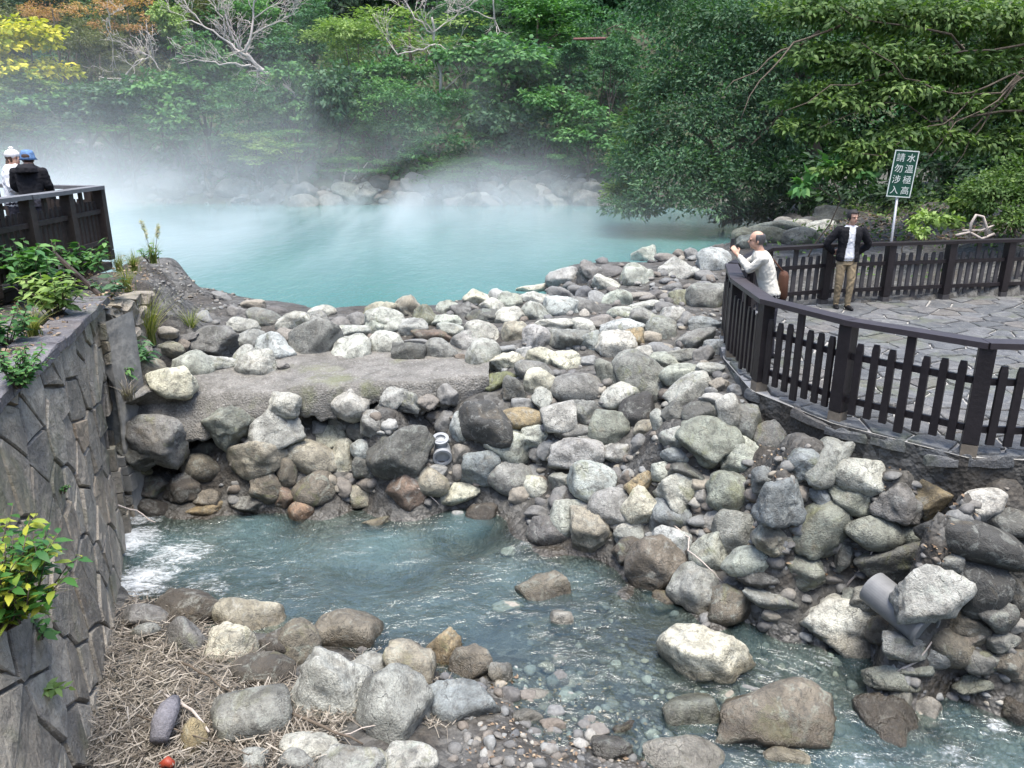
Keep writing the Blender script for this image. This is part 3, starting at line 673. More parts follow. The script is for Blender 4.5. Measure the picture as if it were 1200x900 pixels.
block(860, 480, S6, [
 (450,345,180,180,0,'bl','r','smooth slate-blue round stone below the fence','slate-blue round stone'),
 (600,340,330,190,-55,'g','a','triangular grey slab beside the slate-blue round stone'),
 (290,590,285,275,0,'bl','a','blue-grey angular boulder sitting in leaf litter below the fence'),
 (810,430,325,220,15,'w','r','white boulder with a dark patch balanced on a grey-green boulder','white balanced boulder',.75),
 (730,560,305,225,18,'gr','r','grey-green boulder carrying the white balanced boulder'),(540,545,135,135,0,'bl','r'),
 (1025,610,265,245,-10,'pu','a','dark purplish angular boulder beside the mustard-brown boulder'),
 (545,750,355,325,0,'gr','r','big lichen-spotted boulder on the slope under the fence','lichen-spotted boulder'),
 (900,790,335,195,8,'gr','o','smooth green-grey oval boulder below the white balanced boulder'),(1110,790,155,155,0,'gr','r'),(430,540,105,95,0,'g','r')])
block(980, 520, S6, [
 (640,345,285,265,0,'yo','r','round mustard-brown boulder below the fence post','mustard-brown boulder'),
 (940,390,275,185,-8,'w','o','white oval boulder beside the mustard-brown boulder','white oval boulder'),(930,275,150,65,0,'g','r'),(790,470,150,85,5,'bl','o'),(910,495,110,55,0,'lg','r'),
 (890,630,645,235,18,'bk','o','long black wet-looking slab boulder at the frame edge','long black slab boulder'),
 (1110,520,265,235,25,'dg','f'),(420,750,525,235,-5,'dg','a','wide dark weathered ledge of rock above the plastic pipe','wide dark ledge'),(60,730,115,165,0,'dg','r'),(720,760,160,115,0,'g','r'),
 (620,110,565,165,8,'ta','f','broad tan flat ledge at the foot of the fence post','broad tan ledge'),(1060,140,265,95,5,'dg','f')])
block(720, 640, 5.0, [
 (530,690,490,380,18,'cr','a','big cream white boulder standing in the stream','big cream white boulder',.3),
 (295,325,145,115,0,'br','r'),(470,260,275,255,0,'g','a','grey angular boulder with a pale ridge at the stream side','pale-ridged boulder'),
 (690,370,255,250,10,'br','r','grey boulder with a brown wet lower half in the riffle','brown-footed boulder'),(920,315,305,115,15,'g','f'),(850,200,225,105,0,'dg','a'),(925,405,115,65,0,'lpu','f'),
 (1100,180,305,255,25,'gr','a','long greenish boulder on the slope above the bright white-topped rock')])
block(940, 640, 4.615, [
 (190,420,395,280,8,'w','a','bright white-topped rock with a dark foot in the stream','bright white-topped rock'),
 (345,290,185,155,10,'g','a'),(680,240,345,265,-5,'lg','a','pale angular boulder resting over the plastic pipe','pale boulder over the pipe',.35),
 (940,210,285,305,30,'bk','a','black cracked boulder beside the pale boulder over the pipe'),
 (790,540,275,185,20,'br','o','brown-grey stone lying across the mouth of the pipe'),(870,440,195,205,0,'br','a'),(1160,260,105,145,0,'dg','r'),(990,620,165,105,0,'ol','r'),(1130,640,170,150,0,'br','r'),
 (940,750,225,95,0,'gr','f'),(500,720,260,110,5,'gr','f'),(430,880,200,110,0,'gr','r'),(640,665,205,65,0,'gr','f'),(420,430,105,55,0,'lb','r'),(1090,520,160,95,0,'g','f'),(1150,430,95,75,0,'g','r')])
block(120, 690, 4.2857, [
 (440,110,315,170,5,'dbr','r','brown-black wet boulder beside the foaming spillway','brown-black spillway boulder'),
 (760,150,355,195,15,'ta','r','tan banded boulder at the edge of the pool','tan banded boulder'),(220,150,225,115,10,'pu','o'),(215,225,125,95,0,'g','r'),
 (440,270,205,205,15,'pu','r','mauve boulder with a white cap in the dry litter','white-capped mauve boulder'),
 (650,290,225,185,0,'cr','r','buff boulder beside the white-capped mauve boulder','buff boulder'),
 (990,290,185,225,10,'br','r','brown boulder between the buff boulder and the flat-topped block'),(890,280,210,150,10,'dbr','r'),
 (810,425,270,165,0,'dbr','o','dark brown rounded boulder lying in dry reeds','dark brown boulder in the reeds'),
 (755,665,355,285,-10,'g','r','big grey boulder wrapped in dry reeds','reed-wrapped boulder'),
 (465,760,115,195,0,'yo','o','yellow weathered stone with an orange foot in the dry reeds'),(750,870,140,110,0,'g','r'),(915,710,65,65,0,'g','r')])
block(340, 690, 4.2857, [
 (280,230,335,205,5,'br','k','flat-topped grey-brown block at the edge of the pool','flat-topped block'),
 (205,510,325,345,20,'lg','a','large pale grey boulder with a sloping top on the litter bank','large pale bank boulder'),(380,400,165,155,20,'lg','r'),
 (530,620,345,365,20,'g','a','large cracked grey boulder next to the large pale bank boulder','large cracked boulder'),
 (590,410,235,225,15,'ta','a','buff split block behind the large cracked boulder'),
 (765,320,165,235,20,'yo','a','upright ochre-tan stone at the pool edge','upright ochre stone'),
 (910,390,200,175,0,'br','r','round rusty ochre boulder beside the upright ochre stone'),(1065,420,95,140,-30,'g','f'),
 (860,580,335,195,15,'bl','f','flat dark blue-grey slab on the gravel bar','flat blue-grey slab'),(785,450,65,55,0,'rd','r'),
 (120,810,285,140,0,'w','r','whitish boulder below the large pale bank boulder'),(310,870,315,150,0,'g','r'),(590,870,265,160,0,'w','r','whitish boulder below the large cracked boulder'),(50,870,190,130,0,'g','r'),(1110,535,95,75,0,'lg','r'),(1190,545,90,65,0,'lg','r'),(355,315,55,45,0,'cr','r')])
block(600, 720, 5.0, [
 (285,45,125,115,0,'lg','k'),(270,385,115,95,0,'ol','r'),(130,485,175,75,0,'lg','o'),(325,485,95,65,0,'dg','r'),(90,610,155,95,5,'g','f'),(250,580,105,75,0,'ta','r'),(240,650,135,75,0,'g','f'),(270,270,75,65,0,'dbr','r'),(200,310,85,55,0,'dg','r'),
 (510,690,115,85,20,'lg','f'),(590,790,225,140,15,'dg','a'),(650,690,145,95,0,'dbr','a'),(1050,590,285,205,-10,'gr','k','grey-green block below the big cream white boulder'),
 (1000,850,425,220,0,'lpu','r','large smooth pinkish boulder at the stream edge','smooth pinkish boulder'),(220,800,95,85,0,'ta','r')])
block(760, 740, S6, [
 (770,560,700,400,-8,'br','a','massive grey-brown saddle-shaped rock in the stream','saddle-shaped rock'),(870,815,255,140,5,'ta','k','tan block in front of the saddle-shaped rock'),(670,380,160,75,0,'br','r')])
block(0, 0, 1, [(1058,756,52,30,0,'g','f'),(1036,738,38,28,0,'br','r'),(1102,768,44,28,0,'g','r'),(1132,748,46,36,0,'br','a'),(1152,774,42,28,0,'dg','r'),(1008,704,40,26,0,'g','r'),(1165,720,44,36,0,'dg','a')])
block(960, 740, 5.0, [
 (430,560,365,285,25,'dbr','a','brown rough boulder standing in the rapids','brown rapids boulder'),(1150,490,155,175,0,'dbr','a'),(610,480,190,155,0,'lpu','r'),(480,400,110,125,0,'g','r')])

# far shore: the stones of the bank one can still tell apart
fr = random.Random(11)
for i in range(70):
    u = fr.choice((fr.uniform(130, 480), fr.uniform(470, 700), fr.uniform(560, 710)))
    v = 240 - 30 * fr.random() ** 1.3 - (8 if u < 300 else 0)
    s = fr.uniform(9, 24)
    ROCKS.append([u, v, s * fr.uniform(1, 1.5), s, fr.uniform(-15, 15), fr.choice(('dg', 'dg', 'g')), fr.choice('rrak'), None, None, None])

placed = []
for k, r in enumerate(ROCKS):
    u, v, w_, h_, rot, tone, shp, lab, short, lift = r
    rr = random.Random(k * 13 + 5)
    p0 = hit_all(u, v, .05); sc = ppm(p0)
    hb = h_ / 2 / sc
    p = hit_all(u, v, hb * (lift if lift is not None else .22)); sc = ppm(p)
    a, b = w_ / 2 / sc, h_ / 2 / sc
    placed.append(dict(r=r, p=p, a=a, b=b, c=(a * b) ** .5 * (.95 if shp != 'f' else .9), area=w_ * h_, seed=k))
order = sorted(range(len(placed)), key=lambda i: -placed[i]['area'])
single = set(order[:298])
land = [(q['r'][0], q['r'][1], q['r'][8]) for q in placed if q['r'][8]]
def rel(du, dv):
    if abs(du) > 1.3 * abs(dv): return 'on the fence side of' if du > 0 else 'on the masonry wall side of'
    return 'just behind' if dv < 0 else 'just in front of'
used = set(q['r'][7] for q in placed if q['r'][7])
def size_word(q):
    m = max(q['a'], q['b']) * 2
    return 'small' if m < .33 else 'medium' if m < .5 else 'large'
def auto_label(q):
    u, v, w_, h_, rot, tone, shp = q['r'][:7]
    near = sorted(land, key=lambda L: (L[0] - u) ** 2 + (L[1] - v) ** 2)[:9]
    for noun in ('stone', 'rock'):
        for L in near:
            d = math.hypot(L[0] - u, L[1] - v)
            for word in (None, size_word(q)):
                lab = f"{word + ' ' if word else ''}{TWORD[tone]} {SWORD[shp]} {noun} {rel(u - L[0], v - L[1])} the {L[2]}"
                if lab not in used and len(lab.split()) <= 16: used.add(lab); return lab
    return None
def region(q):
    u, v = q['r'][:2]
    if q['p'][1] > 30: return 'boulders along the far shore of the lake'
    if q['p'][1] > 11.5: return 'boulders on the crest of the dam'
    if v > 690 and u < 560: return 'boulders on the litter bank'
    if q['p'][2] < .45: return 'boulders standing in the stream'
    return 'boulders of the heaped dam'
def rock_matrix(q):
    r = R(-q['r'][4]); ca, sa = math.cos(r), math.sin(r)
    X = CAM_R * ca + CAM_U * sa; Y = CAM_U * ca - CAM_R * sa
    M = Matrix((X, Y, CAM_B)).transposed().to_4x4()
    flip = random.Random(q['seed']).choice(((0, 0, 0), (math.pi, 0, 0), (0, math.pi, 0), (0, 0, math.pi)))
    from mathutils import Euler
    return M, Euler(flip).to_matrix().to_4x4()
SHORE = ['pale grey stone of the steaming far shore', 'grey stone of the steaming far shore']
rest_V, rest_F, nb_ = [], [], 0
rock_objs = []
for i, q in enumerate(placed):
    rr = random.Random(q['seed'] * 7 + 1)
    shp, tone = q['r'][6], q['r'][5]
    me = PROTO[shp][rr.randrange(len(PROTO[shp]))]
    M, Fl = rock_matrix(q)
    W = Matrix.Translation(Vector(q['p'])) @ M @ Matrix.Diagonal((q['a'] * 1.2, q['b'] * 1.2, q['c'] * 1.12, 1)) @ Fl
    if i in single:
        o = bpy.data.objects.new('boulder', me); COL.objects.link(o)
        o.matrix_world = W
        j = [rr.uniform(.97, 1.03) for _ in range(3)]; lum = rr.uniform(.88, 1.14)
        o.color = [TONE[tone][c] * j[c] ** .5 * lum for c in range(3)] + [1]
        lab = q['r'][7]
        if lab is None and q['p'][1] > 30: lab = SHORE[0 if tone in ('lg', 'lb', 'lpu') else 1]
        if lab is None: lab = auto_label(q)
        tag(o, lab, 'boulder', region(q)); rock_objs.append((o, q))
    else:
        n = len(me.vertices); co = np.empty(n * 3, np.float32); me.vertices.foreach_get('co', co); co = co.reshape(-1, 3)
        Wm = np.array(W); rest_V.append(co @ Wm[:3, :3].T + Wm[:3, 3])
        fi = np.empty(len(me.polygons) * 3, np.int32); me.polygons.foreach_get('vertices', fi); rest_F.append(fi.reshape(-1, 3) + nb_); nb_ += n

# pebbles, gravel and small stones between the boulders
small = [make_rock(900 + i, 'ra'[i % 2], 2) for i in range(10)]
sm_co = []
for me in small:
    co = np.empty(len(me.vertices) * 3, np.float32); me.vertices.foreach_get('co', co)
    fi = np.empty(len(me.polygons) * 3, np.int32); me.polygons.foreach_get('vertices', fi); sm_co.append((co.reshape(-1, 3), fi.reshape(-1, 3)))
def scatter(name, label, areas, mat, seed):
    rr = random.Random(seed); Vs, Fs, nb, tint = [], [], 0, []
    for (poly, n, lo, hi) in areas:
        us_ = [p[0] for p in poly]; vs_ = [p[1] for p in poly]; c = 0; guard = 0
        while c < n and guard < n * 30:
            guard += 1
            u = rr.uniform(min(us_), max(us_)); v = rr.uniform(min(vs_), max(vs_))
            ins = False; j = len(poly) - 1
            for k in range(len(poly)):
                if (poly[k][1] > v) != (poly[j][1] > v) and u < (poly[j][0] - poly[k][0]) * (v - poly[k][1]) / (poly[j][1] - poly[k][1]) + poly[k][0]: ins = not ins
                j = k
            if not ins: continue
            s = lo * (hi / lo) ** (rr.random() ** 1.6)
            d = ray(u, v); P = np.array([0, 0, CAMH]) + TT[:, None] * d
            cc = P[:, 2] - ground_z(P[:, 0], P[:, 1]); ii = int(np.argmax(cc < 0)); p = P[ii]
            co, fi = sm_co[rr.randrange(10)]
            ax = Matrix.Rotation(rr.uniform(0, 6.28), 3, 'Z') @ Matrix.Rotation(rr.uniform(-.5, .5), 3, 'X')
            q = co * np.array([s, s * rr.uniform(.6, 1), s * rr.uniform(.4, .8)]) @ np.array(ax).T + p + np.array([0, 0, s * .25])
            Vs.append(q); Fs.append(fi + nb); nb += len(q); tint.append(np.full(len(q), rr.random())); c += 1
    o = link(name, np_mesh(name, np.concatenate(Vs), np.concatenate(Fs), mat, True, {'tint': np.concatenate(tint)}))
    return tag(o, label, None, None, 'stuff')
pm, t_, o_ = newmat('pebble_mixed'); g = G(t_)
ti = g.n('ShaderNodeAttribute', None, attribute_name='tint').outputs['Fac']; pos = g.n('ShaderNodeNewGeometry').outputs['Position']
n2 = g.noise(pos, 30, 5, .65).outputs[0]
c = g.ramp(ti, [(0, (.10, .095, .09)), (.25, (.17, .172, .165)), (.45, (.15, .125, .10)), (.6, (.23, .235, .225)), (.75, (.11, .112, .115)), (.88, (.26, .235, .19)), (1, (.31, .315, .30))])
c = g.mix(g.ramp(n2, [(.3, 0), (.7, 1)]), g.mix(1., c, (.65, .65, .65), 'MULTIPLY'), g.mix(1., c, (1.25, 1.25, 1.25), 'MULTIPLY'))
p_ = g.pbsdf(Base_Color=c, Roughness=.8, Normal=g.bump(n2, .5, .02)); t_.links.new(p_.outputs[0], o_.inputs[0])
PEB = pm
if rest_V:
    V = np.concatenate(rest_V); o = link('rubble', np_mesh('rubble', V, np.concatenate(rest_F), PEB, True, {'tint': np.concatenate([np.full(len(v), rng.random()) for v in rest_V])}))
    tag(o, 'smallest stones filling the gaps and lining the far shore', None, None, 'stuff')
scatter('gravel', 'pebbles and small stones between the boulders and on the gravel bar', [
  ([(560,780),(640,790),(800,860),(790,900),(520,900),(540,830)], 400, .012, .075),
  ([(600,730),(720,720),(790,820),(700,840),(600,790)], 150, .015, .06),
  ([(560,440),(840,400),(870,460),(900,520),(1100,560),(1190,600),(1190,700),(1000,680),(800,650),(640,620),(480,590),(480,500)], 620, .02, .10),
  ([(200,380),(440,370),(640,330),(760,290),(840,290),(840,400),(600,420),(300,420)], 240, .03, .11),
  ([(200,470),(560,480),(560,590),(160,590)], 170, .03, .12),
  ([(870,480),(960,510),(1190,550),(1190,620),(900,580)], 120, .012, .06),
  ([(760,700),(1190,760),(1190,890),(850,890)], 150, .03, .12),
  ([(700,380),(850,330),(860,470),(760,470)], 160, .02, .08),
  ([(130,235),(300,215),(500,210),(700,205),(700,238),(450,238),(140,240)], 260, .10, .36),
  ([(0,160),(200,175),(300,215),(140,230),(0,220)], 160, .12, .5),
  ([(620,335),(700,305),(850,292),(850,350),(700,372)], 80, .07, .20),
  ([(560,420),(640,350),(850,350),(860,470),(900,540),(760,640),(620,590)], 90, .06, .15),
  ([(760,560),(900,560),(1000,650),(1040,720),(900,700),(790,640)], 70, .05, .15),
  ([(150,308),(192,303),(330,366),(250,374),(180,342)], 300, .015, .055),
  ([(1205,560),(1420,560),(1480,860),(1205,880)], 90, .10, .34),
 ], PEB, 5)
# ------------------------------------------------------------------ stone pieces cut from cells
def clip(poly, px, py_, nx, ny):
    out = []
    for i in range(len(poly)):
        a, b = poly[i], poly[(i + 1) % len(poly)]
        da = (a[0] - px) * nx + (a[1] - py_) * ny; db = (b[0] - px) * nx + (b[1] - py_) * ny
        if da <= 0: out.append(a)
        if (da < 0) != (db < 0) and abs(da - db) > 1e-12:
            t = da / (da - db); out.append((a[0] + (b[0] - a[0]) * t, a[1] + (b[1] - a[1]) * t))
    return out
def cells(pts, frame):
    res = []
    for i, p in enumerate(pts):
        poly = list(frame)
        for j, q in enumerate(pts):
            if i == j or (p[0] - q[0]) ** 2 + (p[1] - q[1]) ** 2 > 16: continue
            poly = clip(poly, (p[0] + q[0]) / 2, (p[1] + q[1]) / 2, q[0] - p[0], q[1] - p[1])
            if len(poly) < 3: break
        if len(poly) >= 3: res.append(poly)
    return res
def area(poly): return .5 * sum(poly[i - 1][0] * poly[i][1] - poly[i][0] * poly[i - 1][1] for i in range(len(poly)))
def shrink(poly, d):
    if area(poly) < 0: poly = poly[::-1]
    out = list(poly); n = len(poly)
    for i in range(n):
        a, b = poly[i], poly[(i + 1) % n]; ex, ey = b[0] - a[0], b[1] - a[1]; L = math.hypot(ex, ey)
        if L < 1e-6: continue
        nx, ny = ey / L, -ex / L
        out = clip(out, a[0] - nx * d, a[1] - ny * d, nx, ny)
        if len(out) < 3: return []
    o2 = []
    for p in out:
        if not o2 or math.hypot(p[0] - o2[-1][0], p[1] - o2[-1][1]) > .012: o2.append(p)
    return o2 if len(o2) >= 3 else []
def piece(poly, fn, depth, bevel, lift, rr, rough_=.02):
    """closed slab with a bevelled, uneven face; fn maps (a, b, height) to a point of the place"""
    if area(poly) < 0: poly = poly[::-1]
    # finer outline with a natural wobble
    out = []
    for i in range(len(poly)):
        a, b = poly[i], poly[(i + 1) % len(poly)]; out.append(a)
        if math.hypot(a[0] - b[0], a[1] - b[1]) > .16:
            out.append(((a[0] + b[0]) / 2 + rr.gauss(0, .008), (a[1] + b[1]) / 2 + rr.gauss(0, .008)))
    cx_ = sum(p[0] for p in out) / len(out); cy_ = sum(p[1] for p in out) / len(out); n = len(out)
    def sc(p, f): return (cx_ + (p[0] - cx_) * f, cy_ + (p[1] - cy_) * f)
    R_ = max(math.hypot(p[0] - cx_, p[1] - cy_) for p in out)
    v = [fn(*p, lift - depth) for p in out] + [fn(*p, lift - bevel * .7 + rr.gauss(0, rough_ * .3)) for p in out]
    tilt = (rr.gauss(0, rough_ * 1.2), rr.gauss(0, rough_ * 1.2))
    def face(p, extra=0): return fn(*p, lift + (p[0] - cx_) * tilt[0] / R_ + (p[1] - cy_) * tilt[1] / R_ + extra)
    f1 = 1 - bevel / max(R_, .05)
    v += [face(sc(p, f1), rr.gauss(0, rough_ * .25)) for p in out] + [face(sc(p, .55), rr.gauss(0, rough_ * .5)) for p in out] + [face((cx_, cy_), rr.gauss(0, rough_ * .5))]
    f = [[i + n for i in range(0)]]
    f = []
    for L in range(3):
        for i in range(n):
            j = (i + 1) % n; f.append([L * n + i, L * n + j, (L + 1) * n + j, (L + 1) * n + i])
    for i in range(n): f.append([3 * n + i, 3 * n + (i + 1) % n, 4 * n])
    me = bpy.data.meshes.new('stone'); me.from_pydata([tuple(map(float, p)) for p in v], [], f); me.update()
    return me
def jitter_points(w_, h_, sx_, sy_, rr, ang=0.0, j=.42):
    pts = []; ca, sa = math.cos(ang), math.sin(ang); D = max(w_, h_) * 1.2
    a = -D
    while a < D:
        b = -D
        while b < D:
            x = a + rr.uniform(-j, j) * sx_; y = b + rr.uniform(-j, j) * sy_ + (sy_ / 2 if int(round(a / sx_)) % 2 else 0)
            X = x * ca - y * sa + w_ / 2; Y = x * sa + y * ca + h_ / 2
            if -.2 < X < w_ + .2 and -.2 < Y < h_ + .2: pts.append((X, Y))
            b += sy_
        a += sx_
    return pts

def masonry_mat(name, cols, rust=.35):
    m, t, out = newmat(name); g = G(t)
    oi = g.n('ShaderNodeObjectInfo'); pos = g.n('ShaderNodeNewGeometry').outputs['Position']
    off = g.n('ShaderNodeCombineXYZ', {0: g.math('MULTIPLY', oi.outputs['Random'], 40.), 1: 0., 2: g.math('MULTIPLY', oi.outputs['Random'], 17.)}).outputs[0]
    vec = g.n('ShaderNodeVectorMath', {0: pos, 1: off}, operation='ADD').outputs[0]
    n1 = g.noise(vec, 4, 6, .65, .8).outputs[0]; n2 = g.noise(vec, 22, 6, .7).outputs[0]
    base = g.ramp(oi.outputs['Random'], [(0, cols[0]), (.4, cols[1]), (.75, cols[2]), (1, cols[3])])
    c = g.mix(1., base, g.mix(g.ramp(n1, [(.32, 0), (.68, 1)]), (.62, .62, .64), (1.35, 1.33, 1.28)), 'MULTIPLY')
    c = g.mix(g.math('MULTIPLY', g.ramp(n2, [(.52, 0), (.66, 1)]), .4), c, (.04, .04, .04))
    c = g.mix(g.math('MULTIPLY', g.ramp(g.noise(vec, 1.9, 5, .6, 1.2).outputs[0], [(.56, 0), (.7, 1)]), rust), c, (.20, .15, .095))
    c = g.mix(g.math('MULTIPLY', g.ramp(g.noise(vec, 7, 7, .7, 1.).outputs[0], [(.56, 0), (.66, 1)]), .4), c, (.36, .35, .32))
    c = g.mix(g.math('MULTIPLY', g.ramp(g.noise(pos, 1.1, 5, .65, .6).outputs[0], [(.54, 0), (.68, 1)]), .45), c, (.10, .12, .05))
    h = g.math('ADD', g.math('MULTIPLY', n1, .6), g.math('MULTIPLY', n2, .4))
    p = g.pbsdf(Base_Color=c, Roughness=.72, Normal=g.bump(h, 1.1, .07)); t.links.new(p.outputs[0], out.inputs[0]); return m
WALLST = masonry_mat('wall_stone', [(.21,.19,.155), (.285,.26,.215), (.37,.34,.285), (.31,.25,.18)])
COPE = masonry_mat('coping_slate', [(.10,.098,.11), (.13,.127,.14), (.155,.15,.16), (.12,.11,.11)], .15)
FLAG = masonry_mat('paving_flag', [(.085,.092,.098), (.11,.117,.124), (.135,.14,.145), (.12,.115,.108)], .12)

# ------------------------------------------------------------------ masonry retaining wall of the stream channel
B0, B1 = np.array([-2.30, 2.6, .0]), np.array([-5.42, 9.86, .0])
T0, T1 = np.array([-3.15, 2.6, 3.0]), np.array([-5.33, 9.86, 3.0])
WL, WH = float(np.linalg.norm(B1 - B0)), 3.0
def wall_pt(a, b, h=0.0):
    s = a / WL; t = b / WH
    P = (B0 * (1 - s) + B1 * s) * (1 - t) + (T0 * (1 - s) + T1 * s) * t
    ds = (B1 - B0) * (1 - t) + (T1 - T0) * t; dt = (T0 - B0) * (1 - s) + (T1 - B1) * s
    n = np.cross(ds, dt); n = n / np.linalg.norm(n)
    if n[0] < 0: n = -n
    return P + n * h
wall = thing('masonry_wall', 'grey masonry retaining wall with arched outlet beside the foaming pool', 'wall', B1)
ARC = (WL - 1.16, WL - .34, 1.32)      # arch opening: from, to, springing height
def in_arch(a, b):
    c = (ARC[0] + ARC[1]) / 2; r = (ARC[1] - ARC[0]) / 2
    return ARC[0] < a < ARC[1] and b < ARC[2] + math.sqrt(max(0, r * r - (a - c) ** 2)) * 1.6
mb = MB()
NA, NBk = 60, 26
idx = {}
for i in range(NA + 1):
    for j in range(NBk + 1):
        idx[i, j] = len(mb.v); mb.v.append(tuple(wall_pt(WL * i / NA, -.3 + (WH + .3) * j / NBk, -.012)))
for i in range(NA):
    for j in range(NBk):
        if in_arch(WL * (i + .5) / NA, -.3 + (WH + .3) * (j + .5) / NBk): continue
        mb.f.append([idx[i, j], idx[i + 1, j], idx[i + 1, j + 1], idx[i, j + 1]]); mb.m.append(0)
# inside of the arched outlet: a short vaulted tunnel
prof = []
ca = (ARC[0] + ARC[1]) / 2; ra = (ARC[1] - ARC[0]) / 2
prof.append((ARC[0], -.3)); prof.append((ARC[0], ARC[2]))
for k in range(1, 12): a = math.pi - math.pi * k / 12; prof.append((ca + ra * math.cos(a), ARC[2] + ra * 1.6 * math.sin(a)))
prof += [(ARC[1], ARC[2]), (ARC[1], -.3)]
b_ = len(mb.v)
for h in (.02, -1.6): mb.v += [tuple(wall_pt(a, b, h)) for a, b in prof]
n = len(prof)
for k in range(n - 1): mb.f.append([b_ + k, b_ + k + 1, b_ + n + k + 1, b_ + n + k]); mb.m.append(0)
mb.f.append([b_ + n + k for k in range(n)]); mb.m.append(1)  # near-black end cap paints the unlit depth of the tunnel
mb.build('wall_core', [STONEC, BLACK], wall)
rr = random.Random(21)
pts = jitter_points(WL, WH, .34, .60, rr, R(-58), .5)
for poly in cells(pts, [(0, -.3), (WL, -.3), (WL, WH - .02), (0, WH - .02)]):
    cxx = sum(p[0] for p in poly) / len(poly); cyy = sum(p[1] for p in poly) / len(poly)
    if sum(in_arch(*p) for p in poly) + 2 * in_arch(cxx, cyy) >= 2: continue
    if cyy < -.15: continue
    q = shrink(poly, .014)
    if len(q) < 3: continue
    me = piece(q, wall_pt, .07, .02, .026 + rr.uniform(-.012, .014), rr, .009); me.materials.append(WALLST)
    link('stone', me, wall)
# dressed jamb blocks of the outlet
for k in range(5):
    z0, z1 = -.1 + k * .3, .18 + k * .3
    for a0 in (ARC[0] - .02, ARC[1] - .10):
        m2 = MB(); c = wall_pt(a0 + .06, (z0 + z1) / 2, -.12); sx_ = wall_pt(a0 + .13, (z0 + z1) / 2, -.12) - c
        nrm = wall_pt(a0, 1, 1) - wall_pt(a0, 1, 0)
        m2.box(c, sx_ * 1.0, nrm * (.19 + .02 * (k % 2)), (0, 0, .142)); 
        me = m2.mesh('jamb_block', WALLST); link('jamb_block', me, wall)
# rough end of the wall against the weir
rr = random.Random(8)
def end_pt(a, b, h=0.0): return np.array([-5.36 + .0 + a * .02 + h * .45, 9.86 + a, b]) + np.array([h * .9, 0, 0])
for poly in cells(jitter_points(1.3, 3.0, .42, .34, rr, R(12)), [(0, 0), (1.3, 0), (1.3, 2.93), (0, 2.93)]):
    q = shrink(poly, .012)
    if len(q) < 3: continue
    me = piece(q, end_pt, .2, .03, .03 + rr.uniform(-.02, .05), rr, .03); me.materials.append(WALLST); link('stone', me, wall)
# end pier with an arched recess over the spillway
PX0, PX1, PY = -5.50, -5.04, 9.34
pc, pr, ps = (-5.30 + -5.10) / 2, .13, 1.95
def in_niche(x, z): return abs(x - pc) < pr and .95 < z < ps + math.sqrt(max(0, pr * pr - (x - pc) ** 2)) * 1.9
mb = MB(); NX, NZ = 40, 110; idx = {}
for i in range(NX + 1):
    for j in range(NZ + 1):
        x = PX0 + (PX1 - PX0) * i / NX; z = .15 + 2.72 * j / NZ
        idx[i, j] = len(mb.v); mb.v.append((x, PY + .03 * fbm((x * 3, 0, z * 3), 4) - .06 * (2.9 - z) / 2.7, z))
hole = {(i, j) for i in range(NX) for j in range(NZ) if in_niche(PX0 + (PX1 - PX0) * (i + .5) / NX, .15 + 2.72 * (j + .5) / NZ)}
for i in range(NX):
    for j in range(NZ):
        q = [idx[i, j], idx[i + 1, j], idx[i + 1, j + 1], idx[i, j + 1]]
        if (i, j) not in hole: mb.f.append(q); mb.m.append(0)
        else:
            b = len(mb.v); mb.v += [(mb.v[k][0], mb.v[k][1] + .14, mb.v[k][2]) for k in q]; mb.f.append([b, b + 1, b + 2, b + 3]); mb.m.append(1)
            for (di, dj, e0, e1) in ((-1, 0, 3, 0), (1, 0, 1, 2), (0, 1, 2, 3), (0, -1, 0, 1)):
                if (i + di, j + dj) not in hole: mb.f.append([q[e0], q[e1], b + e1, b + e0]); mb.m.append(1)
b = len(mb.v); col = [idx[NX, j] for j in range(NZ + 1)]
mb.v += [(PX1 + .02, 9.98, mb.v[k][2]) for k in col]
for j in range(NZ): mb.f.append([col[j], b + j, b + j + 1, col[j + 1]]); mb.m.append(0)
PIER = solid('pier_stone', (.25, .245, .225), .85, 9, .4, .8); NICHE = solid('recess_grey_render', (.19, .205, .205), .8, 14, .25, .3)
mb.build('end_pier', [PIER, NICHE], wall, True)
rr = random.Random(17)
def pier_pt(a, b, h=0.0): return np.array([PX0 + a, PY - .06 * (2.75 - b) / 2.7 - h, .15 + b])
for poly in cells(jitter_points(PX1 - PX0, 2.7, .20, .17, rr, R(8)), [(0, 0), (PX1 - PX0, 0), (PX1 - PX0, 2.7), (0, 2.7)]):
    c = (sum(p[0] for p in poly) / len(poly), sum(p[1] for p in poly) / len(poly))
    if any(in_niche(PX0 + p[0], .15 + p[1]) for p in poly + [c]): continue
    q = shrink(poly, .007)
    if len(q) < 3: continue
    me = piece(q, pier_pt, .05, .012, .028 + rr.uniform(-.008, .012), rr, .008); me.materials.append(WALLST); link('stone', me, wall)
for k, (z0, hh) in enumerate(((1.03, .062), (.90, .058), (.72, .11))):
    m2 = MB(); m2.box((pc + .01 * k, PY - .045, z0), (pr + .03 + .012 * k, 0, 0), (0, .075, 0), (0, 0, hh)); link('jamb_block', m2.mesh('jamb_block', PIER), wall)
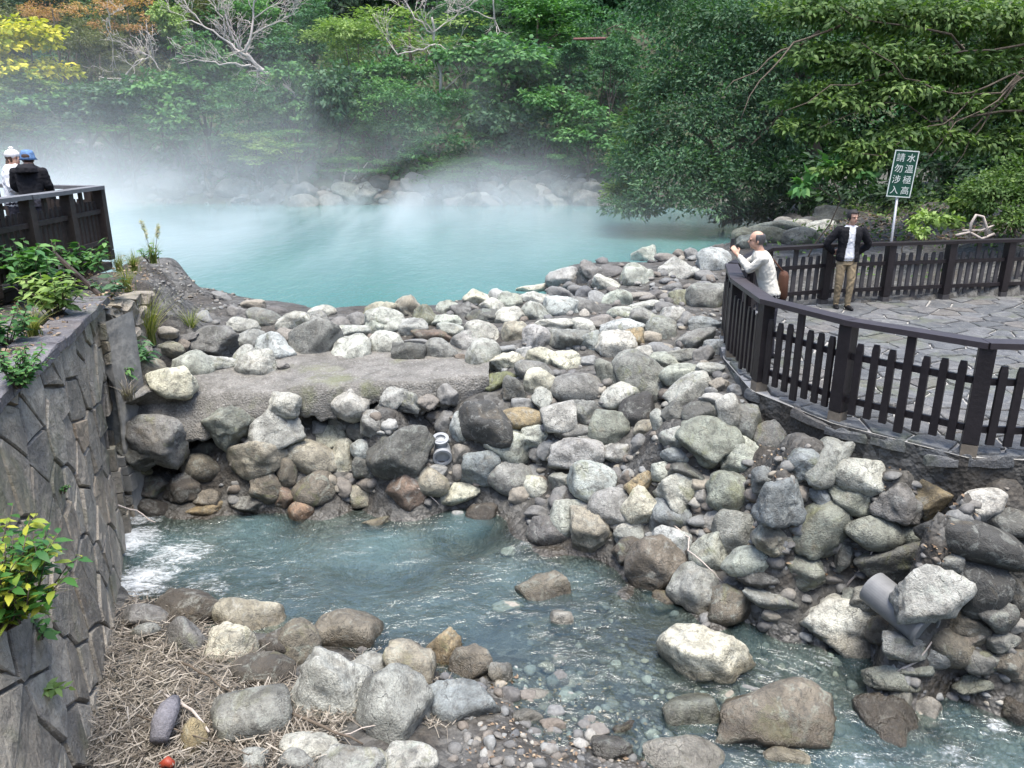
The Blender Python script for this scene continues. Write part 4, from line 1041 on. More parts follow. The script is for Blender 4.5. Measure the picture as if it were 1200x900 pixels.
# coping slabs along the top
rr = random.Random(4)
s = 0.0
ts = (T1 - T0) / np.linalg.norm(T1 - T0); tn = np.array([ts[1], -ts[0], 0]);  tn = tn if tn[0] > 0 else -tn
TL = float(np.linalg.norm(T1 - T0))
while s < TL - .1:
    L = rr.uniform(.26, .44); L = min(L, TL + .08 - s); wd = rr.uniform(.34, .46)
    def cp(a, b, h, s=s): return T0 + ts * (s + a) + tn * (.07 - b) + np.array([0, 0, h])
    me = piece([(.008, 0), (L - .008, 0), (L - .008, wd), (.008, wd)], cp, .10, .015, .075 + rr.uniform(-.012, .018), rr, .008)
    me.materials.append(COPE); link('coping_slab', me, wall); s += L
# second row of flat slabs behind the coping
s = 2.2
while s < TL - .7:
    L = rr.uniform(.5, .8); wd = rr.uniform(.28, .45)
    def cp(a, b, h, s=s): return T0 + ts * (s + a) + tn * (-.40 - b) + np.array([0, 0, h])
    me = piece([(.012, 0), (L - .012, .03), (L - .03, wd), (.02, wd)], cp, .08, .015, .045 + rr.uniform(-.012, .02), rr, .01)
    me.materials.append(COPE); link('coping_slab', me, wall); s += L

# terrace of earth behind the wall
def wall_x(y):
    t = (y - T0[1]) / (T1[1] - T0[1]); return T0[0] + (T1[0] - T0[0]) * t
tx = np.linspace(0, 1, 46) ** 2.2; ty = np.linspace(-12, 11.2, 150)
V = []
for y in ty:
    x0 = wall_x(y) - .04 if y < 9.9 else -5.42 - (y - 9.9) * .55
    for t in tx:
        x = x0 - t * 30; d = x0 - x
        z = 3.0 + .10 * float(sstep(.5, 3, d)) + .04 * fbm((x * 1.5, y * 1.5, 0), 4) - (.45 * float(sstep(9.9, 11.2, y)))
        if y < 9.9 and d < .5: z = 2.98
        V.append((x, y, z))
terr = link('terrace_ground', np_mesh('terrace_ground', V, grid_faces(46, 150), GROUND, True)); tag(terr, 'earth terrace strewn with dead leaves behind the masonry wall', None, None, 'structure')
# ------------------------------------------------------------------ paved viewing platform
FENCE = [(7.6, 6.40), (5.65, 6.72), (4.39, 6.86), (3.50, 7.78), (2.99, 8.87), (3.04, 10.3), (3.30, 11.55), (4.45, 13.45), (5.70, 13.92), (6.95, 14.18), (8.2, 14.43), (9.45, 14.68), (10.7, 14.93)]
PZ = 2.15
ctr = np.array([6.5, 10.3])
def outset(p, d):
    v = np.array(p) - ctr; return tuple(np.array(p) + v / np.linalg.norm(v) * d)
edge = [outset(p, .10) for p in FENCE] + [(14, 15.2), (14, 6.2)]
mb = MB(); n = len(edge)
top = [(x, y, PZ - .022) for x, y in edge]; bot = [(x + .05, y, 1.3) for x, y in edge]
mb.add(top + bot, [list(range(n))]); mb.add(top + bot, [[i, n + i, n + (i + 1) % n, (i + 1) % n] for i in range(n)], 1)
platform = mb.build('platform_floor', [GROUT, GROUND]); tag(platform, 'viewing platform of crazy paving with pale joints', None, None, 'structure')
rr = random.Random(3)
x0, y0, x1, y1 = 2.5, 6.0, 12.5, 15.3
pts = [(p[0] + x0, p[1] + y0) for p in jitter_points(x1 - x0, y1 - y0, .46, .42, rr, R(20), .38)]
def flag_pt(a, b, h=0.0): return np.array([a, b, PZ + h])
convex_edges = [(edge[i], edge[(i + 1) % n]) for i in range(n)]
def inside(p):
    x, y = p; ins = False; j = n - 1
    for k in range(n):
        if (edge[k][1] > y) != (edge[j][1] > y) and x < (edge[j][0] - edge[k][0]) * (y - edge[k][1]) / (edge[j][1] - edge[k][1]) + edge[k][0]: ins = not ins
        j = k
    return ins
cnt = 0
for poly in cells(pts, [(x0, y0), (x1, y0), (x1, y1), (x0, y1)]):
    if not all(inside(p) for p in poly):
        c = (sum(p[0] for p in poly) / len(poly), sum(p[1] for p in poly) / len(poly))
        if not inside(c): continue
        # trim to the platform outline near this cell
        for a, b in convex_edges:
            if min(math.hypot(c[0] - a[0], c[1] - a[1]), math.hypot(c[0] - b[0], c[1] - b[1])) > 1.6: continue
            nx, ny = b[1] - a[1], -(b[0] - a[0]); L = math.hypot(nx, ny); nx /= L; ny /= L
            if (ctr[0] - a[0]) * nx + (ctr[1] - a[1]) * ny > 0: nx, ny = -nx, -ny
            if (c[0] - a[0]) * nx + (c[1] - a[1]) * ny < 0: poly = clip(poly, a[0], a[1], nx, ny)
            if len(poly) < 3: break
    if len(poly) < 3: continue
    q = shrink(poly, .018)
    if len(q) < 3: continue
    c = (sum(p[0] for p in q) / len(q), sum(p[1] for p in q) / len(q)); dp = c[1] * CP - (PZ - CAMH) * SP
    if abs(c[0] / dp) > .72: continue
    me = piece(q, flag_pt, .05, .012, .004 + rr.uniform(-.004, .008), rr, .006); me.materials.append(FLAG); link('flagstone', me, platform); cnt += 1
# ragged stone ledge under the near side of the fence
rr = random.Random(31)
for i in range(1, 6):
    a, b = np.array(outset(FENCE[i], .14)), np.array(outset(FENCE[i + 1] if i < 5 else FENCE[6], .14))
    L = np.linalg.norm(b - a); s = 0
    d = (b - a) / L; nrm = np.array([-d[1], d[0]]);  nrm = nrm if np.dot(nrm, ctr - a) < 0 else -nrm
    for lay in range(1):
        s = rr.uniform(-.1, 0)
        while s < L:
            w_ = rr.uniform(.22, .75); wd = rr.uniform(.05, .14)
            if lay and rr.random() < .45: s += w_; continue
            rr_s = rr.random()
            def lp(u_, v_, h, a=a, d=d, nrm=nrm, s=s, lay=lay, rr_s=rr_s):
                q = a + d * (s + u_) + nrm * (v_ - .14); return np.array([q[0], q[1], PZ - .03 - lay * (.10 + .05 * rr_s) + h])
            me = piece([(.008, 0), (w_ - .008, 0), (w_ - .02, wd * .9), (w_ * .5, wd * 1.1), (.02, wd * .85)], lp, .09, .03, rr.uniform(-.03, .015), rr, .03)
            me.materials.append(FLAG); link('ledge_stone', me, platform); s += w_

# ------------------------------------------------------------------ timber fences
def fence_run(root, pts, z0, H, rail_m, dark_m, foot_m, post_w=.07, picket_n=3, skip_last=False, picket_dark=None, mid=True, seed=1):
    rr = random.Random(seed)
    picket_dark = picket_dark or dark_m
    for i, p in enumerate(pts):
        zb = z0[i] if hasattr(z0, '__len__') else z0
        a = np.array(pts[max(i - 1, 0)]); b = np.array(pts[min(i + 1, len(pts) - 1)]); d = (b - a) / np.linalg.norm(b - a); nn = np.array([-d[1], d[0]])
        m = MB(); m.box((p[0], p[1], zb + H * .5 + .05), (*(d * post_w), 0), (*(nn * post_w), 0), (0, 0, H * .5 - .055))
        po = m.build('post', dark_m, root)
        m = MB(); m.box((p[0], p[1], zb + .02), (*(d * post_w * 1.0), 0), (*(nn * post_w * 1.0), 0), (0, 0, .075)); m.build('post_foot', foot_m, po)
    for i in range(len(pts) - 1):
        a, b = np.array(pts[i]), np.array(pts[i + 1]); L = np.linalg.norm(b - a); d = (b - a) / L; nn = np.array([-d[1], d[0]])
        za, zb = (z0[i], z0[i + 1]) if hasattr(z0, '__len__') else (z0, z0)
        dz = (zb - za)
        def P(t, off, z): q = a + (b - a) * t + nn * off; return (q[0], q[1], za + dz * t + z)
        ax = np.array([*(d * L / 2), dz / 2])
        m = MB(); m.box(P(.5, 0, H + .022 + .003 * (i % 2)), tuple(ax * 1.035), (*(nn * .095), 0), (0, 0, .028)); m.build('top_rail', rail_m, root)
        in0 = ax * (1 - 2 * post_w / L)
        for hh in (.68, .23):
            m = MB(); m.box(P(.5, .004, H * hh), tuple(in0), (*(nn * .018), 0), (0, 0, .033)); m.build('rail', dark_m, root)
        k = 2 * picket_n + 1
        for j in range(k):
            t = (j + 1) / (k + 1); cen = j == picket_n
            lo, hi = (.04, H - .008) if cen and mid else (.10 + rr.uniform(-.01, .01), H * .84 + rr.uniform(-.012, .012))
            wd = .036 if not cen else .042; off = .045 if not cen else .05
            m = MB(); c = np.array(P(t, off, 0)); az = c + np.array([0, 0, (lo + hi) / 2])
            m.box(az - np.array([0, 0, .03 if not cen else 0]), (*(d * wd), 0), (*(nn * .017), 0), (0, 0, (hi - lo) / 2 - (.03 if not cen else 0)))
            if not cen: m.box(c + np.array([0, 0, hi - .03]), (*(d * wd), 0), (*(nn * .017), 0), (0, 0, .03), taper=.72); 
            m.build('baluster' if cen else 'picket', picket_dark, root)
near = thing('timber_fence', 'dark brown timber picket fence curving along the near edge of the paved platform', 'fence', (*FENCE[4], PZ), 'fences of the paved platform')
fence_run(near, FENCE[:7], PZ, 1.05, WOODR, WOODD, WOODF, seed=2)
farf = thing('timber_fence', 'dark timber fence at the far edge of the paved platform behind the standing man', 'fence', (*FENCE[8], PZ), 'fences of the paved platform')
q0 = np.array(FENCE[6]); q1 = np.array(FENCE[7]); st_ = q0 + (q1 - q0) / np.linalg.norm(q1 - q0) * .16
mid_ = tuple((st_ + q1) / 2)
fence_run(farf, [tuple(st_), mid_] + FENCE[7:], PZ, 1.05, WOODD, WOODD, WOODG, picket_dark=WOODG, seed=3)

# deck fence on the terrace at the left
DF = [(-6.26, 8.2), (-6.34, 9.3), (-6.42, 10.4), (-6.50, 11.5), (-6.60, 12.62)]
DB = [(-6.60, 12.62), (-7.6, 12.95), (-8.7, 13.25), (-9.9, 13.6), (-11.2, 14.0)]
lf = thing('timber_fence', 'grey-railed dark timber fence of the deck above the masonry wall', 'fence', (-6.6, 12.62, 3.25), 'fences of the lookout deck')
fence_run(lf, DF, 3.22, 1.06, WOODGT, WOODB, WOODB, seed=4)
lb = thing('timber_fence', 'pale-railed timber fence on the lake side of the deck behind the two visitors', 'fence', (-8.7, 13.25, 3.25), 'fences of the lookout deck')
fence_run(lb, [(-6.78, 12.70)] + DB[1:], 3.22, 1.06, WOODGT, WOODB, WOODB, seed=5)
dk = thing('timber_deck', 'timber lookout deck carrying the two visitors', 'deck', (-7.5, 10.5, 3.2))
for k in range(34):
    y = 8.0 + k * .145; m = MB(); xe = -6.33 - (y - 8.2) * .077; xl = -11.5
    if y > 12.45: break
    m.box(((xe + xl) / 2, y, 3.19), ((xe - xl) / 2, 0, 0), (0, .068, 0), (0, 0, .02)); m.build('plank', WOODG, dk)
m = MB(); m.box((-8.9, 10.2, 3.10), (2.45, 0, 0), (0, 2.2, 0), (0, 0, .06)); m.build('deck_frame', WOODB, dk)
for i, ((u0, v0, u1, v1), lab) in enumerate([((62, 296, 117, 346), 'dark slanting timber brace beside the broad-leaved shrub on the terrace'), ((4, 312, 30, 334), 'dark slanting timber brace half hidden by the shrub at the deck'), ((55, 352, 78, 371), 'short dark timber brace lying behind the coping slabs')]):
    p = pz(u1, v1, 3.05); q = py(u0, v0, p[1] + (.5 if i < 2 else .18)); m = MB(); m.tube([q, p], .035, 6); o = m.build('timber_brace', WOODB); tag(o, lab, 'brace', 'timber braces on the terrace')

# warning sign
bp = np.array([7.08, 14.40, PZ + .95]); 
sg = thing('warning_sign', 'green warning sign with white Chinese characters on a tilted pole at the far fence', 'sign', bp)
ptop = py(1052, 231, 14.45); tp = py(1062, 183, 14.45)
dirv = Vector(tp - ptop).normalized()
m = MB(); m.tube([bp + np.array([0, .12, -.6]), bp + np.array([0, .06, 0]), Vector(ptop) + dirv * .1 + Vector((0, .035, 0))], .024, 8); m.build('pole', METAL, sg, True)
bw, bh = .215, .41
right = Vector((1, -.05, 0)); right = (right - dirv * right.dot(dirv)).normalized(); nrm = right.cross(dirv).normalized(); nrm = nrm if nrm.y < 0 else -nrm
bc = Vector(ptop) + dirv * bh
GRN = solid('sign_green', (.008, .055, .035), .4, 30, .12, .02); WHT = solid('sign_white_paint', (.55, .60, .56), .5, 30, .08, .02)
m = MB(); m.box(bc, right * bw, dirv * bh, nrm * .008); m.build('board', GRN, sg)
m = MB()
for s_ in (-1, 1):
    m.box(bc + right * s_ * (bw - .008) + nrm * .009, right * .009, dirv * bh, nrm * .0025)
    m.box(bc + dirv * s_ * (bh - .008) + nrm * .009, right * (bw - .019), dirv * .009, nrm * .0025)
m.build('border', WHT, sg)
Vt, Ft = [], []
for ci, colx in ((0, .095), (1, -.095)):
    for k, ch in enumerate(('水溫極高', '請勿涉入')[ci]):
        cu = bpy.data.curves.new('glyph', 'FONT'); cu.body = ch; cu.size = .155; cu.align_x = 'CENTER'; cu.align_y = 'CENTER'; cu.extrude = .002; cu.offset = .0
        fo = bpy.data.objects.new('glyph', cu); COL.objects.link(fo)
        dg_ = bpy.context.evaluated_depsgraph_get(); me = bpy.data.meshes.new_from_object(fo.evaluated_get(dg_))
        bb = np.array([v.co[:] for v in me.vertices]) if len(me.vertices) else np.zeros((1, 3)); cen = (bb.max(0) + bb.min(0)) / 2
        base = bc + right * colx + dirv * (.285 - k * .19) + nrm * .012
        b_ = len(Vt)
        for v in bb: Vt.append(tuple(base + right * float(v[0] - cen[0]) + dirv * float(v[1] - cen[1]) + nrm * float(v[2])))
        Ft += [[b_ + i for i in p.vertices] for p in me.polygons]
        bpy.data.objects.remove(fo); bpy.data.meshes.remove(me); bpy.data.curves.remove(cu)
m = MB(); m.v = Vt; m.f = Ft; m.m = [0] * len(Ft); m.build('lettering', WHT, sg)
# ------------------------------------------------------------------ leaves, crowns, trunks
LEAF_SHAPES = {  # outline points (along, across) of one leaf, two sides mirrored, folded on the midrib
    'plain': [(0, 0), (.45, .5), (1, 0)],
    'broad': [(0, 0), (.22, .42), (.55, .5), (1, 0)],
    'long':  [(0, 0), (.3, .5), (.7, .42), (1, 0)],
}
def leaves(P, D, Nn, L, W, tint, shape='plain', fold=.25, droop=.15):
    """P base points, D directions, Nn face normals (n x 3), L lengths, W widths; returns vertices, triangles, tints"""
    n = len(P); D = D / np.linalg.norm(D, axis=1)[:, None]
    S = np.cross(D, Nn); S /= np.maximum(np.linalg.norm(S, axis=1)[:, None], 1e-6); Z = np.cross(S, D)
    L = np.asarray(L)[:, None]; W = np.asarray(W)[:, None]
    prof = LEAF_SHAPES[shape]; mids = prof[1:-1]
    if len(mids) == 1:
        a, b = mids[0]
        V = np.stack([P, P + D * L * a + S * W * b + Z * W * fold * .5, P + D * L - Z * L * droop, P + D * L * a - S * W * b + Z * W * fold * .5], 1)
        F = np.array([[0, 1, 2], [0, 2, 3]])
    else:
        (a1, b1), (a2, b2) = mids
        V = np.stack([P, P + D * L * a1 + S * W * b1 + Z * W * fold * .5, P + D * L * a2 + S * W * b2 + Z * (W * fold * .5 - L * droop * .35), P + D * L - Z * L * droop,
                      P + D * L * a2 - S * W * b2 + Z * (W * fold * .5 - L * droop * .35), P + D * L * a1 - S * W * b1 + Z * W * fold * .5], 1)
        F = np.array([[0, 1, 5], [1, 2, 5], [5, 2, 4], [2, 3, 4]])
    k = V.shape[1]
    FF = (F[None] + (np.arange(n) * k)[:, None, None]).reshape(-1, 3)
    return V.reshape(-1, 3), FF, np.repeat(tint, k)
def unit(r, n):
    v = r.normal(size=(n, 3)); return v / np.linalg.norm(v, axis=1)[:, None]
def crown_arrays(seed, blobs, n_clump, per, leaf, aspect=.5, shape='plain', up=.5, flat=.55, clump_r=.30, shell=.55, droop=.2):
    """blobs: [(centre, (rx, ry, rz))]; leaves gathered in clumps that cover the blobs unevenly"""
    r = np.random.default_rng(seed)
    vol = np.array([b[1][0] * b[1][1] + b[1][0] * b[1][2] for b in blobs]); ns = np.maximum(2, (n_clump * vol / vol.sum()).astype(int))
    Vs, Fs, Ts, nb = [], [], [], 0
    for (c, rad), nc in zip(blobs, ns):
        c = np.array(c); rad = np.array(rad)
        d = unit(r, nc); d[:, 2] = np.where(d[:, 2] < -.45, -d[:, 2] * .5, d[:, 2])
        rr_ = shell + (1 - shell) * r.random(nc) ** .6
        C = c + d * rad * rr_[:, None] * (1 + .12 * r.normal(size=(nc, 1)))
        cr = clump_r * rad.mean() * r.uniform(.55, 1.35, nc)
        ct = np.clip(.5 + .22 * r.normal(size=nc), 0, 1)
        for k in range(nc):
            m = max(3, int(per * r.uniform(.6, 1.4)))
            q = unit(r, m); q[:, 2] *= flat; off = q * cr[k] * (r.random(m) ** .5)[:, None]
            P = C[k] + off
            out = d[k] * .8 + q * .9 + np.array([0, 0, -.25]) + .35 * r.normal(size=(m, 3))
            nn = np.array([0, 0, up]) + d[k] * .35 + .45 * r.normal(size=(m, 3))
            L = leaf * r.uniform(.65, 1.3, m)
            v, f, t = leaves(P, out, nn, L, L * aspect * r.uniform(.85, 1.15, m), np.clip(ct[k] + .16 * r.normal(size=m), 0, 1), shape, droop=droop)
            Vs.append(v); Fs.append(f + nb); Ts.append(t); nb += len(v)
    return np.concatenate(Vs), np.concatenate(Fs), np.concatenate(Ts)
def crown_mesh(name, mat, *a, **k):
    V, F, T = crown_arrays(*a, **k); return np_mesh(name, V, F, mat, False, {'tint': T})
def wander(p, q, n, amp, r):
    p, q = np.array(p, float), np.array(q, float); L = np.linalg.norm(q - p)
    out = []
    for i in range(n + 1):
        t = i / n; w_ = p * (1 - t) + q * t
        if 0 < i < n: w_ = w_ + np.array([r.gauss(0, amp * L) for _ in range(3)])
        out.append(w_)
    return out
def trunk_mesh(seed, h, r0, spread, nl=6, mat=None, lean=(0, 0), n=8):
    """trunk with limbs, base at the origin"""
    r = random.Random(seed); m = MB()
    top = np.array([lean[0], lean[1], h]); main = wander((0, 0, -.3), top, 6, .03, r)
    m.tube(main, [r0 * (1.25 if i == 0 else 1 - .12 * i) for i in range(7)], n)
    for k in range(nl):
        b = main[2 + r.randrange(4)]; a = 2 * math.pi * (k + r.random() * .6) / nl
        e = b + np.array([math.cos(a) * spread * r.uniform(.5, 1), math.sin(a) * spread * r.uniform(.5, 1), h * r.uniform(.15, .45)])
        pts = wander(b, e, 4, .06, r); m.tube(pts, [r0 * .5 * (1 - .2 * i) for i in range(5)], 6)
        e2 = e + np.array([r.gauss(0, .4), r.gauss(0, .4), r.uniform(.1, .5)]) * spread * .6; m.tube(wander(pts[3], e2, 3, .06, r), [r0 * .22, r0 * .17, r0 * .12, r0 * .05], 5)
    return m.mesh('trunk', mat or BARK, True)

# prototypes: unit crowns about 1 m in radius, scaled when placed
def blobs_for(kind, seed):
    r = random.Random(seed)
    if kind == 'layer':   # horizontal feathery layers
        return [((r.uniform(-.5, .5) * (1 - .5 * abs(z)), r.uniform(-.5, .5), z), (.75 * (1 - .35 * abs(z)), .7, .16)) for z in (-.8, -.5, -.2, .1, .4, .7) for _ in range(2)]
    if kind == 'loose':
        return [((r.uniform(-.7, .7), r.uniform(-.5, .5), r.uniform(-.4, .7)), (r.uniform(.22, .4),) * 2 + (r.uniform(.12, .25),)) for _ in range(15)]
    return [((r.uniform(-.55, .55), r.uniform(-.5, .5), r.uniform(-.6, .6)), (r.uniform(.38, .6), r.uniform(.38, .6), r.uniform(.3, .5))) for _ in range(8)]
CROWNS = {}
def crown_proto(kind, mat, seed):
    key = (kind, mat, seed)
    if key not in CROWNS:
        prm = dict(layer=dict(n_clump=170, per=26, leaf=.085, aspect=.42, shape='plain', flat=.3, clump_r=.42),
                   loose=dict(n_clump=120, per=22, leaf=.062, aspect=.5, flat=.5, clump_r=.62),
                   broad=dict(n_clump=210, per=20, leaf=.105, aspect=.62, shape='broad', flat=.5, clump_r=.36, droop=.35),
                   dense=dict(n_clump=230, per=24, leaf=.075, aspect=.5, flat=.5, clump_r=.36))[kind]
        CROWNS[key] = crown_mesh('crown', LF[mat], seed, blobs_for({'layer': 'layer', 'loose': 'loose'}.get(kind, 'ball'), seed), **prm)
    return CROWNS[key]
TRUNKS = [trunk_mesh(i, 1.0, .045, .45, 6) for i in range(4)]; TRUNKSP = [trunk_mesh(20 + i, 1.0, .04, .5, 7, BARKP) for i in range(2)]
def tree(u, v, y, wpx, hpx, kind, mat, seed, label, cat='tree', name=None, group=None, pale=False, turn=None):
    c = py(u, v, y); s = ppm(c); gz = float(ground_z(c[0], c[1]))
    rx, rz = wpx / 2 / s, hpx / 2 / s
    zc = max(c[2], gz + rz * .55)
    t = thing(name or ('shrub' if cat == 'shrub' else 'tree'), label, cat, (c[0], c[1], gz), group)
    r = random.Random(int(u * 7 + v))
    o = bpy.data.objects.new('crown', crown_proto(kind, mat, seed)); COL.objects.link(o); o.parent = t
    o.location = (0, 0, zc - gz); o.scale = (rx, rx * .9, rz); o.rotation_euler = (0, 0, r.uniform(0, 6.28) if turn is None else turn)
    th = max(.6, zc - gz + rz * .2)
    o = bpy.data.objects.new('trunk', (TRUNKSP if pale else TRUNKS)[r.randrange(2)]); COL.objects.link(o); o.parent = t
    o.scale = (rx * 1.1, rx * 1.1, th); o.rotation_euler = (0, 0, r.uniform(0, 6.28))
    return t
HG = 'trees and shrubs on the wooded far hillside'
T = [
 (26,58,45,140,104,'broad','yellow',1,'sunlit yellow-green tree with big leaves above the far shore','tree'),
 (62,18,50,100,70,'loose','rust',2,'orange-brown dried tree behind the sunlit yellow-green tree','tree'),
 (20,100,44,110,50,'broad','lime',3,'low light green shrub under the sunlit yellow-green tree','shrub'),
 (118,72,47,90,80,'dense','olive',4,'dull olive thicket beside the orange-brown dried tree','shrub'),
 (150,22,52,110,70,'loose','rust',5,'brownish sparse tree between the dried orange tree and the bare white tree','tree'),
 (197,36,48,60,62,'broad','lime',6,'small light green vine-covered tree near the bare white tree','tree'),
 (235,86,45,120,100,'broad','mid',7,'mid green broad-leaved shrub below the bare white tree','shrub'),
 (292,132,43.6,100,80,'layer','deep',8,'dark shrub with layered leaves under the leaning bare white trunk','shrub'),
 (396,120,43.8,110,118,'broad','blue',9,'tall bluish green broad-leaved shrub at the lake bank','shrub'),
 (512,155,43.4,120,105,'layer','deep',10,'feathery dark shrub with flat layers hanging over the far shore','shrub'),
 (588,92,45,140,100,'broad','mid',11,'large mid green broad-leaved tree in the middle of the far bank','tree'),
 (585,150,43.8,110,90,'broad','blue',9,'dense bluish green tree below the large mid green tree','tree'),
 (650,80,47,110,80,'broad','deep',12,'dark broad-leaved tree beside the reddish handrail','tree'),
 (690,150,42.5,100,66,'broad','mid',7,'rounded green shrub at the dark hollow of the far bank','shrub'),
 (660,190,42.2,60,26,'loose','mid',13,'low green shrub on the stones of the far bank','shrub'),
 (480,40,50,190,80,'loose','lime',14,'light green flat-topped tree with pale branches','tree'),
 (420,60,48,110,80,'dense','lime',15,'pale green tree beside the flat-topped tree','tree'),
 (365,36,53,110,90,'dense','deep',16,'dark green tree behind the bare white tree','tree'),
 (630,25,53,150,80,'dense','mid',17,'bright mid green canopy at the top of the far bank','tree'),
 (455,100,46,90,70,'broad','mid',11,'mid green tree under the flat-topped tree','tree'),
 (545,30,52,100,70,'dense','deep',18,'dark green tree behind the flat-topped tree','tree'),
 (440,165,43,60,50,'loose','blue',13,'thin bluish green sapling in the steam at the lake bank','shrub'),
 (100,120,46,120,50,'dense','olive',19,'dull thicket in the shade below the olive thicket','shrub'),
 (180,90,46,70,60,'loose','olive',2,'sparse grey-green scrub beside the mid green shrub','shrub'),
 (330,70,48,80,70,'broad','deep',12,'dark broad-leaved tree at the root of the bare white tree','tree'),
 (290,40,54,140,90,'dense','mid',15,'green tree filling the gap behind the bare white branches','tree'),
 (720,60,50,110,120,'dense','deep',16,'very dark tree with a leaning trunk in the hollow','tree'),
 (230,20,56,120,70,'dense','olive',4,'olive tree at the top of the hillside behind the bare white tree','tree'),
 (30,145,43.8,140,36,'loose','lime',14,'pale green ground shrub on the steaming shore','shrub'),
 (150,150,43.6,130,36,'loose','mid',13,'green ground shrub below the plume grass','shrub'),
 (240,165,43.2,110,36,'loose','blue',2,'steamy green ground shrub below the layered dark shrub','shrub'),
 (345,165,43,100,40,'loose','mid',14,'fresh green ground shrub at the foot of the tall bluish shrub','shrub'),
 (15,160,43.6,120,60,'dense','olive',19,'low dull green bush at the frame edge of the far shore','shrub'),
 (70,135,44,120,70,'broad','mid',11,'green bush filling the shade under the orange-brown tree','shrub'),
 (130,120,44.4,110,80,'broad','blue',9,'bluish green bush between the low bare branches and the shore','shrub'),
 (205,128,44,110,80,'broad','mid',3,'green leafy bush beneath the light green vine-covered tree','shrub'),
 (345,120,44.4,100,90,'broad','mid',7,'green leafy bush behind the layered dark shrub','shrub'),
 (450,135,44.4,110,90,'dense','mid',15,'green bush behind the thin bluish sapling','shrub'),
 (640,140,44,100,80,'broad','mid',11,'green leafy bush beside the dense bluish green tree','shrub'),
 (300,175,42.8,110,44,'dense','lime',17,'fresh light green bush at the waterside stones under the layered shrub','shrub'),
 (530,200,42.4,90,36,'dense','mid',18,'green bush hanging over the shore stones below the feathery shrub','shrub'),
 (420,195,42.5,100,36,'loose','mid',14,'green bush overhanging the shore stones by the driftwood pole','shrub'),
 (668,62,45.3,46,40,'broad','deep',12,'dark leafy shrub in front of the reddish handrail end','shrub'),
 (716,66,45.3,44,44,'broad','deep',7,'dark leafy shrub under the reddish handrail','shrub'),
 (590,195,42.6,120,30,'loose','deep',13,'dark green ground shrub above the stones of the far bank','shrub'),
]
for a in T: tree(*a[:9], cat=a[9], group=HG)
back = random.Random(77)
for i in range(32):
    u = -230 + i * 34 + back.uniform(-12, 12); v = back.choice((12, 38, 62)) + back.uniform(-10, 10); y = 60 + back.uniform(-3, 6)
    tree(u, v - (10 if u > 500 else 0), y, back.uniform(100, 150), back.uniform(90, 130), back.choice(('dense', 'broad', 'dense')), back.choice(('shade', 'deep', 'shade')) if u > 180 else back.choice(('olive', 'shade')), 7 + i % 3,  # shade leaves paint the dark depth of the wood into the colour
         'dark tree standing high in the wood behind the far bank', 'tree', group='background trees of the hillside')
# bare trees
def bare(root_label, polys, y, r0, seed, twigs, name='bare_tree', mat=None, cat='tree'):
    r = random.Random(seed); m = MB(); b0 = py(*polys[0][0][0], y)
    def sub(p, d, L, rad, lev):
        e = p + d * L; pts = wander(p, e, 4, .05, r); m.tube(pts, [max(.009, rad * (1 - .17 * i)) for i in range(5)], 5)
        if lev:
            for k in range(3):
                q = pts[1 + k]; nd = d + np.array([r.gauss(0, .55), r.gauss(0, .3), r.gauss(0.1, .5)]); nd /= np.linalg.norm(nd); sub(q, nd, L * r.uniform(.45, .75), rad * .5, lev - 1)
    for poly, ra, rb in polys:
        pts = [py(u, v, y + r.uniform(-.25, .25)) for u, v in poly]; n = len(pts)
        if poly is polys[0][0]: pts[0] = pts[0] + np.array([0, 0, -.4])
        fine = []
        for i in range(n - 1): fine += wander(pts[i], pts[i + 1], 3, .05, r)[:-1]
        fine.append(pts[-1]); m.tube(fine, [.75 * (ra + (rb - ra) * i / (len(fine) - 1)) for i in range(len(fine))], 7)
        for k in range(twigs):
            i = r.randrange(max(1, n // 3), n); a = pts[i - 1]; b = pts[i]; t = r.random(); p = a * (1 - t) + b * t
            d = (b - a) / np.linalg.norm(b - a) + np.array([r.gauss(0, .6), r.gauss(0, .3), r.gauss(.15, .5)]); d /= np.linalg.norm(d)
            sub(p, d, r.uniform(.6, 1.6), max(.018, rb * .6), 2)
    t = thing(name, root_label, cat, b0, HG)
    ob = m.build('trunk', mat or BARKP, t, True); return t
bare('bare leafless tree with white spreading branches leaning from the far bank',
     [([(346,104),(318,89),(300,76),(287,62)], .16, .11), ([(287,62),(294,42),(297,20),(300,-6)], .10, .05), ([(290,66),(272,52),(250,36),(228,26),(212,26)], .09, .03), ([(294,76),(268,74),(245,72),(228,69)], .07, .03),
      ([(295,40),(315,30),(334,20),(350,12)], .06, .02), ([(262,44),(262,26),(252,6)], .05, .02), ([(283,60),(268,30),(262,4)], .06, .02), ([(240,32),(222,12),(214,-4)], .04, .02), ([(297,22),(322,6),(340,-6)], .045, .02), ([(302,80),(302,92),(304,100)], .04, .02)], 43.9, .16, 5, 7)
bare('bare grey branches arching low beside the olive thicket', [([(192,78),(176,66),(160,72),(144,92),(116,90)], .05, .03), ([(168,68),(150,84),(140,98)], .03, .02), ([(178,68),(165,60),(150,62)], .03, .015), ([(130,36),(126,20),(133,60)], .04, .02)], 45, .05, 9, 4)
bare('pale branched trunk of the flat-topped light green tree', [([(516,100),(512,70),(508,45),(506,20)], .12, .07), ([(510,52),(490,58),(466,64),(452,44)], .06, .03), ([(508,40),(486,22),(474,0)], .06, .03), ([(510,52),(528,60),(545,68)], .05, .02), ([(508,38),(530,22),(546,12)], .05, .02), ([(578,-4),(580,24),(586,46)], .06, .03), ([(580,22),(560,14),(548,8)], .04, .02)], 44.5, .1, 12, 4)
